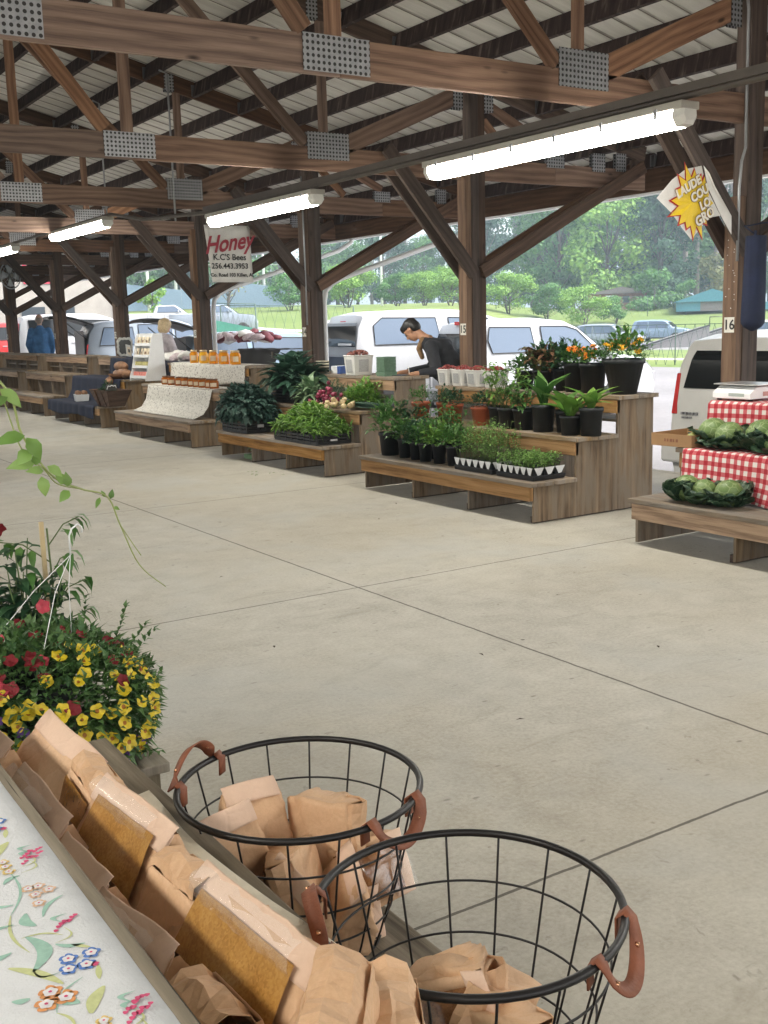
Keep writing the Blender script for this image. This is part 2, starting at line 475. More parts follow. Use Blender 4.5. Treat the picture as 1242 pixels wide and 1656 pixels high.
M['glass_blue'] = glassy('sky_lit_car_glass', (.10, .135, .19), .25)
M['red_lens'] = plain('red_lamp_lens', (.55, .03, .03), .2)
M['tyre'] = plain('tyre_rubber', (.03, .03, .03), .85)
M['rim'] = plain('alloy_rim', (.4, .4, .42), .35, .7)
M['tube_light'] = emis('lit_fluorescent_lens', (1.0, .96, .86), 14.0)
M['white_sheet'] = plain('white_vinyl_sheet', (.68, .67, .64), .5, 0, .08)
M['black_plastic'] = plain('black_pot_plastic', (.010, .012, .015), .5, 0, .3, 20)
M['terracotta'] = plain('orange_pot_plastic', (.48, .12, .055), .5, 0, .12)
M['soil'] = plain('potting_soil', (.035, .022, .015), .95, 0, .5, 60, bmp=.8)
M['navy'] = plain('navy_cloth', (.006, .011, .035), .85, 0, .25, 9, bmp=.4, bscale=14)
M['cardboard'] = plain('brown_cardboard', (.33, .19, .09), .8, 0, .1)
M['black_cloth'] = plain('black_cloth', (.012, .012, .014), .8, 0, .3)
# ---------------------------------------------------------------- ground
def lerp(a, b, t): return a + (b - a) * t
def interp(tab, d):
    if d <= tab[0][0]: return tab[0][1]
    for (a, u), (b, w) in zip(tab, tab[1:]):
        if d <= b:
            t = (d - a) / (b - a); t = t * t * (3 - 2 * t)
            return lerp(u, w, t)
    return tab[-1][1]
HL = [(22, -.16), (40, .1), (70, 1.1), (100, 2.6), (130, 4.3), (170, 5.0), (260, 6.0)]
HM = [(22, -.3), (45, -.1), (80, 1.2), (115, 3.2), (150, 4.0), (260, 5.0)]
HR = [(22, -.38), (45, -.35), (80, -.7), (105, -.3), (135, 2.3), (170, 2.6), (260, 3.5)]
def H(x, y):
    d = math.hypot(x, y); az = math.degrees(math.atan2(x, y))
    t = min(1, max(0, (az - 20) / 14)); t2 = min(1, max(0, (az - 36) / 8))
    t = t * t * (3 - 2 * t); t2 = t2 * t2 * (3 - 2 * t2)
    return lerp(lerp(interp(HL, d), interp(HM, d), t), interp(HR, d), t2)
def patch(name, xs, ys, mat, dz=0.0):
    b = MB()
    for x in xs:
        for y in ys: b.v.append(Vector((x, y, H(x, y) + dz)))
    n = len(ys)
    for i in range(len(xs) - 1):
        for j in range(n - 1):
            a = i * n + j
            b.face([a, a + n, a + n + 1, a + 1], None, 0, True)
    return tag(b.build(name, mat), kind='structure')
def rng_(a, b, s):
    n = max(1, round((b - a) / s)); return [a + (b - a) * i / n for i in range(n + 1)]
YS = rng_(-120, -20, 20) + rng_(-20, 80, 2.5)[1:] + rng_(80, 200, 5)[1:] + rng_(200, 900, 50)[1:]
patch('parking_lot', rng_(8.0, 30, 2), YS, M['asphalt'])
YR = [y for y in YS if y <= 80]
patch('grass_verge', rng_(30, 35, 2.5), YS, M['grass'])
patch('footpath', [35, 36.6], YS, plain('pale_path_concrete', (.42, .40, .37), .8))
patch('grass_strip', rng_(36.6, 52, 3), YS, M['grass'])
patch('road', rng_(52, 66, 3.5), YR, M['asphalt'])
patch('grass_bank', rng_(52, 66, 3.5), [y for y in YS if y >= 80], M['grass'])
patch('grass_field', rng_(66, 200, 5) + rng_(200, 900, 50)[1:], YS, M['grass'])
b = MB(); b.box(-120, 7.9, -60, 120, -.9, -.22); tag(b.build('bare_ground', M['asphalt']), kind='structure')
b = MB(); b.box(-7.2, 8.0, -12, 40, -.5, 0); tag(b.build('floor', M['concrete'], bevel=.01), kind='structure')

# ---------------------------------------------------------------- pavilion
TY = [-8.2, -4.7, -1.2, 2.3, 5.8, 9.3, 12.8, 16.45, 20.25, 24.2, 28.3, 32.3]
XR, XP, XE = 1.5, 7.2, 9.75        # ridge, post line, eave end
CB, CT = 2.95, 3.17                 # bottom chord
def ztop(x): return 3.87 - .245 * (abs(x - XR) + XR - XP)      # underside of top chord
def gusset(parent, x, z, w, h, y, side=-1):
    b = MB(); b.frame(Vector((x, y + side * .024, z)), Vector((1, 0, 0)), w / 2, Vector((0, 1, 0)), .0015, Vector((0, 0, 1)), h / 2)
    # holes in UV: 27 mm pitch
    for k, u in enumerate(b.uv):
        b.uv[k] = [(.5, .5)] * 4
    for fi in (2, 3):
        vs = [b.v[i] for i in b.f[fi]]
        b.uv[fi] = [((v.x - x) / .036 + .5 * 0, (v.z - z) / .036) for v in vs]
    return b.build('gusset_plate', M['plate'], parent)
ORD = ['nearest', 'next', 'next but one', 'fourth', 'fifth', 'sixth', 'seventh', 'eighth', 'ninth', 'tenth', 'eleventh', 'twelfth']#'second', 'third', 'fourth', 'fifth', 'sixth', 'seventh', 'eighth', 'ninth']
TLAB = {-8.2: 'roof truss at the unseen near end of the shelter', -4.7: 'roof truss behind the camera, next to the last', -1.2: 'roof truss just behind the camera position',
        2.3: 'roof truss at the near end of the shelter, above the checked cloth stand',
        5.8: 'big brown roof truss crossing the top of the photo, landing on post 16',
        9.3: 'brown roof truss landing on the post numbered 15',
        12.8: 'roof truss landing on the post left of the white tailed wagon',
        16.45: 'roof truss landing on the post behind the gold honey jars',
        20.25: 'dim roof truss above the post behind the framed chalkboard',
        24.2: 'dim roof truss over the post right of the man in the blue jacket',
        28.3: 'dim roof truss over the post left of the man in the blue jacket',
        32.3: 'farthest roof truss, at the dark far end of the shelter'}
rr = random.Random(4)
for ti, y in enumerate(TY):
    t = empty('roof_truss', (0, 0, 0), 0, TLAB[y], 'roof truss', 'timber roof trusses')
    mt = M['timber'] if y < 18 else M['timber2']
    def mem(name, p0, p1, w=.038, h=.14, m_=None, dy=0.0, seed=0):
        b = MB(seed + ti * 17); b.beam((p0[0], y + dy, p0[1]), (p1[0], y + dy, p1[1]), w, h, (0, 1, 0))
        return b.build(name, m_ or mt, t, bevel=.003)
    xl = XR - (XE - XR)
    zc = (CB + CT) / 2
    for a, c in ((xl, XR - 1.9), (XR - 1.896, 3.5), (3.504, 8.35), (8.354, XE)):
        mem('bottom_chord', (a, zc), (c, zc), h=.22, seed=int(a * 7) + 3)
    for sgn in (-1, 1):
        # top chord and the short heel block
        e = XR + sgn * (XE - XR); p1 = XR + sgn * .02
        mem('top_chord', (p1, ztop(p1) + .1), (e, ztop(e) + .1), h=.19, m_=M['timber2'], seed=5 + sgn)
        mem('heel_block', (e - sgn * .12, CT + .001), (e - sgn * .12, ztop(e - sgn * .12) + .004), h=.2, m_=M['timber2'])
        # webs, mirrored about the ridge
        f = lambda x: XR + sgn * (x - XR)
        for x in (3.47, 5.42):
            mem('vertical_web', (f(x), CT + .001), (f(x), ztop(x) + .0), h=.1 if x < 5 else .09, seed=int(x))
        mem('diagonal_web', (f(5.22), CT + .02), (f(3.62), ztop(3.62) + .01), h=.12, seed=31, dy=0)
        mem('diagonal_web', (f(3.27), CT + .02), (f(1.62), ztop(1.62) + .01), h=.12, seed=37, dy=0)
        mem('diagonal_web', (f(5.66), CT + .03), (f(7.06), 3.80), h=.17, seed=41, dy=0)
        mem('diagonal_web', (f(7.36), 3.74), (f(8.35), 3.3), h=.1, seed=43)
        mem('diagonal_web', (f(7.36), 3.55), (f(7.75), CT + .03), h=.09, seed=47)
        for x, z, w, h in ((3.48, 3.07, .46, .21), (5.46, 3.18, .46, .25), (7.02, 3.74, .12, .2), (7.42, 3.74, .12, .2), (8.35, 3.2, .26, .14), (9.0, 3.22, .2, .2), (9.35, 3.24, .16, .2)):
            gusset(t, f(x), z, w, h, y)
            gusset(t, f(x), z, w, h, y, 1)
        if sgn > 0:
            gusset(t, 5.33, ztop(5.33) + .08, .12, .2, y); gusset(t, 5.33, ztop(5.33) + .08, .12, .2, y, 1)
    mem('king_post', (XR, CT + .001), (XR, ztop(XR) - .01), h=.14)
    gusset(t, XR, 3.07, .5, .21, y); gusset(t, XR, 3.07, .5, .21, y, 1)

# posts with their knee braces
from mathutils import geometry
def text_mesh(s, size, name, mat, parent=None, thick=.0006, bold=0.0):
    cu = bpy.data.curves.new(name, 'FONT'); cu.body = s; cu.size = size; cu.extrude = thick; cu.align_x = 'CENTER'; cu.align_y = 'CENTER'
    cu.offset = bold; cu.resolution_u = 3
    o = bpy.data.objects.new(name, cu); COL.objects.link(o)
    dg = bpy.context.evaluated_depsgraph_get()
    me = bpy.data.meshes.new_from_object(o.evaluated_get(dg)); bpy.data.objects.remove(o)
    me.materials.clear(); me.materials.append(mat)
    r = bpy.data.objects.new(name, me); COL.objects.link(r)
    if parent: r.parent = parent
    return r
M['ink'] = plain('black_ink', (.02, .02, .02), .6)
M['sign_white'] = plain('white_number_card', (.66, .64, .58), .6, 0, .1)
PLAB = {-8.2: 'timber post at the unseen near end of the shelter', -4.7: 'timber post behind the camera, next to the last', -1.2: 'timber post just behind the camera position',
        2.3: 'timber post at the near end of the row, beyond post 16',
        5.8: 'wide timber post numbered 16 with a folded navy umbrella hung on it',
        9.3: 'timber post numbered 15 beside the clerk bent over the shelf',
        12.8: 'timber post with a small tag left of the white wagon tail window',
        16.45: 'timber post behind the gold honey jars, left of the honey banner',
        20.25: 'timber post directly behind the framed chalkboard',
        24.2: 'timber post just right of the man in the blue jacket',
        28.3: 'timber post just left of the man in the blue jacket',
        32.3: 'farthest timber post at the left edge beside the red car'}
for ti, y in enumerate(TY):
    for side in (1, -1):
        X = XR + side * (XP - XR)
        if side < 0 and y > 17: continue
        num = {5.8: '16', 9.3: '15', 12.8: '14', 16.45: '13', 20.25: '12', 24.2: '11', 28.3: '10'}.get(y)
        lab = PLAB[y] if side > 0 else 'timber post on the unseen left side of the shelter, %s from the camera' % ORD[ti]
        t = empty('timber_post', (X, y, 0), 0, lab, 'post', 'timber roof posts')
        # three laminated plies plus a packer on the aisle side
        for k, (a, c, dy, mm) in enumerate(((-.135, -.062, .004, 'post_tan'), (-.06, .036, -.004, 'post'), (.038, .13, .006, 'post'))):
            b = MB(ti * 5 + k); hh = 3.85 if k == 1 else (3.86 if k == 2 else 3.05)
            b.box(a, c, -.07 + dy, .07 + dy, .0, hh if y != 5.8 or k else 2.4, grain=2)
            b.build('post_ply', M[mm], t, bevel=.004)
        for s2, (x1, z0, z1, xb) in ((-1, (-1.12, 1.98, 3.2, -.02)), (1, (2.45, 2.0, 3.2, .02))):
            s = s2 * side
            for dy in (-.095, .095):
                b = MB(ti + int(dy * 100) + s2 * 3)
                b.beam((s * .0 + s * .05, dy, z0), (s * abs(x1), dy, z1), .042, .14, (0, 1, 0))
                b.build('knee_brace', M['post'] if s2 < 0 else M['timber2'], t, bevel=.003)
        if num and side > 0:
            b = MB(); b.box(-.139, -.1365, -.048, .048, 1.35, 1.47); sg = b.build('number_card', M['sign_white'], t)
            tx = text_mesh(num, .11, 'printed_number', M['ink'], sg, bold=.002)
            tx.rotation_euler = (R(90), 0, R(-90)); tx.location = (-.1405, 0, 1.408)
            if y == 5.8:
                b = MB(3)
                for k in range(16):
                    z = 1.5 + rr.uniform(0, .62); yy = rr.uniform(-.05, .05)
                    b.lathe((-.137, yy, z), [(.0001, -.004), (.004, 0), (.0001, .004)], 6)
                b.build('staples', M['white_paint'], t)

# roof: sheets, purlins, fascia, gutter as parts of one roof
roof = empty('metal_roof', (0, 0, 0), 0, 'open ribbed metal roof over the market shelter, carried on rows of dark purlins', 'roof')
b = MB()
y0, y1 = -9.5, 34.5
for sgn in (-1, 1):
    e = 10.15
    za = ztop(XR) + .198; zb = ztop(e) + .198
    xa, xe = XR, XR + sgn * (e - XR)
    n = int((y1 - y0) / .305)
    for k in range(n):
        ya, yb = y0 + k * .305, y0 + (k + 1) * .305
        # flat pan + raised rib profile, sheets lapped
        prof = [(ya, .0), (ya + .25, .0), (ya + .262, .022), (ya + .293, .022), (yb, .0)]
        for (a, da), (c, dc) in zip(prof, prof[1:]):
            s = len(b.v)
            b.v += [Vector((xa, a, za + da)), Vector((xe, a, zb + da)), Vector((xe, c, zb + dc)), Vector((xa, c, za + dc))]
            b.face([s, s + 1, s + 2, s + 3] if sgn > 0 else [s + 3, s + 2, s + 1, s], None)
rs = b.build('roof_sheeting', M['roof'], roof)
# dark lap seams between sheets seen from below
b = MB()
sl = math.hypot(1, .245)
M['seam'] = plain('rusty_lap_seam', (.17, .15, .135), .8)
for k in range(int((y1 - y0) / .305)):
    y = y0 + k * .305 + .277
    b.beam((XR, y, ztop(XR) + .192), (10.1, y, ztop(10.1) + .192), .009, .004, (0, 1, 0))
b.build('lap_seams', M['seam'], roof)
k = 0
x = 2.0
while x < 10.0:
    for (ya, yb) in zip([-9.4] + TY, TY + [34.4]):
        b = MB(int(x * 31 + ya * 7))
        ax = Vector((-.245, 0, -1)).normalized(); n_ = Vector((1, 0, -.245)).normalized()
        c = Vector((x, (ya + yb) / 2, ztop(x) + .1))
        b.frame(c, Vector((0, 1, 0)), (yb - ya) / 2 - .022, n_, .019, ax, .088)
        b.build('purlin', M['purlin'], roof)
    # joist hangers on the truss faces
    x += .61
b = MB()
for ty in TY:
    x = 2.0
    while x < 10:
        for dy in (-.03, .03): b.box(x - .045, x + .045, ty + dy * 1.0 - .008, ty + dy + .008, ztop(x) + .03, ztop(x) + .16)
        x += .61
b.build('joist_hangers', plain('dull_steel_hanger', (.13, .13, .135), .5, .6), roof)
b = MB(2); b.box(10.12, 10.16, y0, y1, 2.98, ztop(10.15) + .19, grain=1); b.build('fascia_board', M['timber2'], roof)
b = MB(2); b.box(10.165, 10.27, y0, y1, 2.955, 3.05, grain=1); b.build('gutter', M['white_paint'], roof)
# downspouts: from the eave gutter back to the post, then down
for y, lab in ((12.95, 'white downspout sloping to the post left of the white wagon'), (16.6, 'white downspout curving down behind the honey banner post')):
    b = MB()
    b.tube([(10.2, y, 2.99), (10.15, y, 2.9), (9.9, y, 2.76), (7.75, y, 2.12), (7.6, y, 2.05), (7.5, y, 1.95), (7.47, y, 1.8), (7.47, y, -.1)], .037, 10)
    tag(b.build('downspout', M['white_paint']), lab, 'downspout', 'white gutter downspouts')

# ---------------------------------------------------------------- lights on their conduit rail
LL = [((5.0, 4.42, 2.6), (5.0, 6.98, 2.6), 'nearest bright fluorescent strip light, above the potted plant stand'),
      ((5.0, 8.69, 2.6), (4.98, 11.02, 2.6), 'fluorescent strip light just above the honey banner'),
      ((4.93, 14.1, 2.87), (4.93, 16.6, 2.87), 'small fluorescent strip light left of centre, above the framed chalkboard'),
      ((4.93, 18.7, 2.87), (4.93, 21.2, 2.87), 'farthest fluorescent strip light, cut by the left edge above the fan')]
for yy in (-4.2, .1):  # unseen lamps added along the rail to brighten the foreground
    LL.append(((5.0, yy, 2.6), (5.0, yy + 2.4, 2.6), 'strip light added for fill on the same rail, out of view %s' % ('well behind the camera' if yy < 0 else 'to the right of the camera')))
for i, yy in enumerate((-4.2, .1, 4.4, 8.7)):  # whole left-hand row is added, out of view, to lift the dark foreground
    LL.append(((-1.6, yy, 2.6), (-1.6, yy + 2.4, 2.6), '%s strip light added for fill on the unseen left-hand rail' % ('first', 'second', 'third', 'fourth')[i]))
M['housing'] = plain('fixture_housing', (.42, .40, .35), .5)
clear, cnt, cb = newmat('clear_end_cap', .15)
cb.inputs['Base Color'].default_value = (.8, .8, .75, 1)
for (a, c, lab) in LL:
    a = Vector(a); c = Vector(c); L = (c - a).length
    t = empty('strip_light', tuple((a + c) / 2), 0, lab, 'ceiling light', 'fluorescent strip lights')
    h = L / 2
    b = MB(); b.box(-.075, .075, -h, h, .055, .10, grain=1)
    b.build('housing', M['housing'], t, bevel=.006)
    b = MB()
    prof = [(-.07, .055), (-.075, .01), (-.045, -.035), (.045, -.035), (.075, .01), (.07, .055)]
    yy0, yy1 = -h + .07, h - .07
    n = len(prof); s = len(b.v)
    for yv in (yy0, yy1):
        for (px, pz) in prof: b.v.append(Vector((px, yv, pz)))
    for i in range(n): b.face([s + i, s + (i + 1) % n, s + n + (i + 1) % n, s + n + i][::-1])
    b.face([s + i for i in range(n)]); b.face([s + n + i for i in range(n)][::-1])
    b.build('lit_lens', M['tube_light'], t)
    for sg in (-1, 1):
        b = MB(); s = len(b.v)
        for yv, q in ((sg * (h - .069), 1), (sg * (h - .015), .92), (sg * h, .7)):
            for (px, pz) in prof: b.v.append(Vector((px * q, yv, pz * q + .055 * (1 - q))))
        for r_ in range(2):
            for i in range(n): b.face([s + r_ * n + i, s + r_ * n + (i + 1) % n, s + (r_ + 1) * n + (i + 1) % n, s + (r_ + 1) * n + i])
        b.face([s + 2 * n + i for i in range(n)])
        b.build('end_cap', clear, t)
    for q in (-.85, -.5, -.17, .17, .5, .85):
        b = MB(); b.box(-.082, -.074, q * h - .012, q * h + .012, .02, .075); b.build('latch', M['galv'], t)
b = MB()
b.tube([(5.03, -9, 2.72), (5.03, 4.0, 2.74), (5.02, 7.1, 2.735), (5.0, 8.6, 2.735), (5.0, 11.2, 2.735), (4.97, 13.0, 2.83), (4.93, 14.0, 2.985), (4.93, 22, 2.985), (4.93, 33, 2.985)], .022, 8)
b.beam((5.03, -9, 2.78), (5.0, 11.2, 2.77), .045, .05, (1, 0, 0))
tag(b.build('light_rail', M['dark_metal']), 'long dark rail the strip lights hang from, running down the aisle', 'rail')
b = MB(); b.beam((-1.6, -9, 2.76), (-1.6, 33, 2.76), .045, .05, (1, 0, 0)); tag(b.build('light_rail', M['dark_metal']), 'dark rail added for the fill lights on the unseen left side of the shelter', 'rail')  # rail added only to carry the unseen left-hand fill lamps
for x, y, z0, z1, lab in ((4.99, 12.0, 2.72, 4.35, 'thin hanger rod dropping to the left end of the second strip light'),
                     (4.93, 14.15, 2.96, 4.4, 'short hanger rod above the small third strip light')):
    b = MB(); b.tube([(x - .05, y + .1, z1 + .03), (x, y, z1 - .02), (x, y, z0)], .011, 6)
    tag(b.build('hanger_rod', M['galv']), lab, 'rod')
b = MB(); b.tube([(7.02, 5.69, 3.9), (7.05, 5.69, 3.75), (7.06, 5.69, 2.75), (7.02, 5.69, 2.65), (7.0, 5.69, 2.45), (7.0, 5.69, 1.9)], .011, 8)
tag(b.build('conduit_pipe', M['galv']), 'thin grey conduit running down the face of post 16', 'pipe')
b = MB(); b.tube([(7.02, 9.19, 3.8), (7.04, 12.69, 3.4), (7.05, 12.69, 2.6), (7.05, 12.69, 1.5)][1:], .011, 8)
tag(b.build('conduit_pipe', M['galv']), 'thin grey conduit down the post behind the second strip light', 'pipe')
# far end boarding so the shelter closes as in the photo: nothing (open gable)
# ---------------------------------------------------------------- stepped display benches
def bench(x0, ya, yb, zs, label, xs=(0, .45, .88, 1.27), front='plank', side=1, loc=True, notch=True, seed=0):
    """three-step stand; ya < yb; steps rise away from the aisle (towards +x when side=1)"""
    t = empty('stepped_bench', (x0, ya, 0), 0, label, 'bench', 'stepped wooden market benches')
    L = yb - ya
    S = side
    def X(v): return v * S
    def bx(b, a, c, *r, **k):
        a, c = X(a), X(c)
        b.box(min(a, c), max(a, c), *r, **k)
    th = .032
    names = ('low_shelf', 'middle_shelf', 'top_shelf')
    for k in range(3):
        z = zs[k]
        a = xs[k] - .02; c = xs[k + 1] - (.012 if k < 2 else -.03)
        w = (c - a) / 2
        top = None
        for j in range(2):
            b = MB(seed * 13 + k * 3 + j)
            bx(b, a + j * w + .002, a + (j + 1) * w - .002, -.03, L + .03, z - th, z, grain=1)
            o = b.build(names[k] if j == 0 else 'shelf_board', M['plank_top'], t, bevel=.004)
        b = MB(seed * 7 + k); bx(b, xs[k] - .012, xs[k] + .026, .0, L, z - th - .105, z - th - .001, grain=1)
        b.build('front_board', M['plank'], t, bevel=.004)
        if notch and k == 2:
            b = MB(seed + 77); bx(b, xs[2] + .05, xs[3] - .01, .05, L - .05, zs[1] + .08, zs[1] + .1, grain=1)
            b.build('inner_shelf', M['plank_top'], t)
    # end panels (stepped outline) and dividers
    def panel(y, name, mt, k0=0, thick=.02):
        pl = [(xs[0] + .03, .0), (xs[0] + .03, zs[0] - th), (xs[1] + .0, zs[0] - th), (xs[1] + .0, zs[1] - th), (xs[2], zs[1] - th), (xs[2], zs[2] - th), (xs[3], zs[2] - th), (xs[3], .0)]
        b = MB(int(seed * 3 + y * 10))
        s = len(b.v); n = len(pl)
        P = [Vector((X(p[0]), y, p[1])) for p in pl]
        b.v += P + [p + Vector((0, thick, 0)) for p in P]
        uo = b.rng.uniform(0, 20)
        fl = S > 0
        q = [(2, 3, 0 + 0, 1)]
        # triangulate the stepped outline as three rectangles (upright plywood grain: u = z)
        segs = [(0, 1, 0), (1, 2, 1), (2, 3, 2)]
        b.v = []
        for (i, zt) in ((0, zs[0] - th), (1, zs[1] - th), (2, zs[2] - th)):
            a = xs[i] + (.03 if i == 0 else .0); c = xs[i + 1]
            A, C = sorted((X(a), X(c)))
            b.box(A + (.0005 if i else 0), C, y, y + thick, .012, zt - .001, grain=2)
        return b.build(name, mt, t)
    panel(.0, 'end_panel', M['ply']); panel(L - .02, 'end_panel', M['ply'])
    nd = max(1, round(L / .8) - 1)
    for i in range(nd):
        y = L * (i + 1) / (nd + 1)
        panel(y, 'divider', M['ply'])
    for y in [.0] + [L * (i + 1) / (nd + 1) for i in range(nd)]:
        b = MB(seed + 5)
        A, C = sorted((X(xs[0] + .05), X(xs[3] - .02)))
        b.box(A, C, y + .021, y + .06, .0, .05, grain=0)
        b.build('floor_runner', M['post'], t)
    return t
BW = bench(5.15, 5.99, 8.34, (.31, .61, .9), 'stepped bench crowded with potted plants and seedling trays, its weathered plywood end facing us', seed=1)
BA = bench(5.2, 2.55, 5.02, (.31, .61, .9), 'stepped bench at the right edge under red checked cloths and cabbages', seed=2)
BC = bench(5.24, 9.23, 11.68, (.31, .63, .95), 'stepped bench carrying the black crates of greens and peppers', seed=3)
BD = bench(5.3, 12.72, 15.42, (.34, .71, 1.0), 'stepped bench with white lace cloths and honey jars', seed=4)
BE = bench(5.38, 16.45, 18.9, (.34, .73, 1.05), 'stepped bench draped in navy cloth with the wooden trough', seed=5)
BF = bench(5.42, 19.7, 22.3, (.36, .73, 1.05), 'bare stepped wooden bench just left of the navy cloth', seed=6)
BG = bench(5.45, 23.1, 25.7, (.36, .73, 1.05), 'second bare stepped bench to the left, partly behind the vine', seed=7)
BH = bench(5.45, 26.6, 29.2, (.36, .73, 1.05), 'farthest bare stepped bench at the left edge', seed=8)
# near row, left of the aisle, steps rising towards the camera side
NB = bench(1.09, -.9, 2.25, (.3, .6, .9), 'nearest stepped bench in the foreground holding the baskets and paper bags', xs=(0, .4, .79, 1.25), side=-1, seed=9, notch=False)
for c in kids(NB):
    if c.name.startswith(('low_shelf', 'middle_shelf', 'top_shelf', 'shelf_board', 'front_board')):
        c.data.materials[0] = M['grey_plank']

# ---------------------------------------------------------------- cloths
def lacemat():
    mt, nt, b = newmat('white_lace', .8)
    v = coord(nt, 'UV', (26, 26, 1))
    vo = nt.nodes.new('ShaderNodeTexVoronoi'); vo.feature = 'DISTANCE_TO_EDGE'; vo.inputs['Scale'].default_value = 1; nt.links.new(v, vo.inputs['Vector'])
    col = ramp(nt, [(.1, (.62, .6, .55)), (.25, (.22, .2, .18)), (.5, (.5, .48, .43))], vo.outputs['Distance']).outputs[0]
    col = mix(nt, ramp(nt, [(.45, (0, 0, 0)), (.6, (1, 1, 1))], nz(nt, coord(nt, 'UV', (9, 9, 1)), 2.0, 3)).outputs[0], col, (.6, .58, .53))
    nt.links.new(col, b.inputs['Base Color']); bump(nt, b, vo.outputs['Distance'], .3, .004)
    return mt
M['lace'] = lacemat()
def gingham():
    mt, nt, b = newmat('red_gingham', .85)
    t = nt.nodes.new('ShaderNodeTexCoord'); sx = nt.nodes.new('ShaderNodeSeparateXYZ'); nt.links.new(t.outputs['UV'], sx.inputs[0])
    a = mth(nt, 'GREATER_THAN', mth(nt, 'FRACT', mth(nt, 'MULTIPLY', sx.outputs[0], 1 / .062)), .5)
    c = mth(nt, 'GREATER_THAN', mth(nt, 'FRACT', mth(nt, 'MULTIPLY', sx.outputs[1], 1 / .062)), .5)
    s = mth(nt, 'MULTIPLY', mth(nt, 'ADD', a, c), .5)
    col = ramp(nt, [(0, (.62, .57, .54)), (.5, (.46, .10, .11)), (1, (.33, .008, .02))], s)
    col.color_ramp.interpolation = 'CONSTANT'
    for e, p in zip(col.color_ramp.elements, (0, .25, .75)): e.position = p
    nt.links.new(col.outputs[0], b.inputs['Base Color'])
    return mt
M['gingham'] = gingham()
def drape(name, prof, ya, yb, mat, label, cat, group=None, wave=.012, waves=7, tilt=0.0, hem=.02, ny=60, taperL=0.0, taperR=0.0, seed=0, thick=.002):
    """cloth following a profile [(x, z)...]; folds grow towards the hanging end; uv in metres"""
    b = MB(seed); pr = [Vector((p[0], 0, p[1])) for p in prof]
    ds = [0]
    for p, q in zip(pr, pr[1:]): ds.append(ds[-1] + (q - p).length)
    # resample
    n = max(8, int(ds[-1] / .03)); rows = []
    for i in range(n + 1):
        s = ds[-1] * i / n
        for k in range(len(ds) - 1):
            if s <= ds[k + 1] + 1e-9: break
        f = (s - ds[k]) / (ds[k + 1] - ds[k]); rows.append((pr[k].lerp(pr[k + 1], f), s, (pr[k + 1] - pr[k]).normalized()))
    rg = random.Random(seed); ph = rg.uniform(0, 6)
    for i, (p, s, d) in enumerate(rows):
        h = s / ds[-1]
        for j in range(ny + 1):
            v = j / ny; y = lerp(ya + taperL * h, yb - taperR * h, v)
            hang = abs(d.z) * h
            w = wave * hang * (math.sin(v * waves * 2 * PI + ph) + .5 * math.sin(v * waves * 3.7 + 1))
            w += .002 * noise.noise(Vector((y * 6, s * 6, seed)))
            nn = Vector((-d.z, 0, d.x))
            if nn.z < -.01: nn = -nn
            z_h = hem * math.sin(v * 9 + ph) * (1 if i == n else h ** 3) * abs(d.z)
            b.v.append(p + Vector((-abs(w) if d.z < -.3 else 0, y + 0, abs(noise.noise(Vector((y * 5, s * 5, 3)))) * (.003 if name != 'tablecloth' or wave > 0 else 0) + z_h)))
    for i in range(n):
        for j in range(ny):
            a = i * (ny + 1) + j
            us = [(lerp(ya, yb, (j + dj) / ny), rows[i + di][1]) for di, dj in ((0, 0), (1, 0), (1, 1), (0, 1))]
            b.face([a, a + ny + 1, a + ny + 2, a + 1], us, 0, True)
    o = b.build(name, mat)
    so = o.modifiers.new('thick', 'SOLIDIFY'); so.thickness = thick
    return tag(o, label, cat, group)
drape('tablecloth', [(6.5, .903), (6.0, .905), (5.988, .9), (5.975, .64)], 2.6, 5.07, M['gingham'], 'red and white checked cloth on the top shelf under the scale', 'tablecloth', 'red checked tablecloths', seed=1)
drape('tablecloth', [(6.06, .615), (5.62, .615), (5.6, .61), (5.56, .45), (5.50, .33)], 2.6, 5.03, M['gingham'], 'red and white checked cloth hanging behind the lowest cabbages', 'tablecloth', 'red checked tablecloths', seed=2, wave=.03, taperR=.13, waves=5)
drape('lace_cloth', [(6.5, 1.004), (6.19, 1.005), (6.165, 1.0), (6.15, .75)], 12.78, 15.3, M['lace'], 'white lace cloth on the top shelf under the gold honey jars', 'lace cloth', 'white lace cloths', seed=3, wave=.01)
drape('lace_cloth', [(6.1, .714), (5.76, .715), (5.735, .705), (5.68, .5), (5.60, .4), (5.45, .347)], 12.9, 15.2, M['lace'], 'white lace cloth sweeping down from the amber jars to the low shelf', 'lace cloth', 'white lace cloths', seed=4, wave=.01, hem=.0, taperR=.1)
drape('navy_cloth', [(6.75, 1.054), (6.26, 1.055), (6.24, 1.05), (6.2, .76)], 16.5, 18.2, M['navy'], 'navy cloth over the top shelf below the framed chalkboard', 'cloth', 'navy cloths', seed=5, wave=.012, waves=4)
drape('navy_cloth', [(6.2, .734), (5.83, .735), (5.80, .73), (5.77, .5), (5.7, .36), (5.66, .348), (5.37, .348), (5.345, .34), (5.335, .16)], 16.55, 19.0, M['navy'], 'navy cloth spread down the lower steps beneath the wooden trough', 'cloth', 'navy cloths', seed=6, wave=.012, waves=4)
drape('navy_cloth', [(6.55, 1.005), (6.35, 1.006), (6.33, 1.0), (6.3, .74)], 15.35, 16.3, M['navy'], 'short navy cloth hanging between the white rack and lace cloth', 'cloth', 'navy cloths', seed=7, wave=.02)

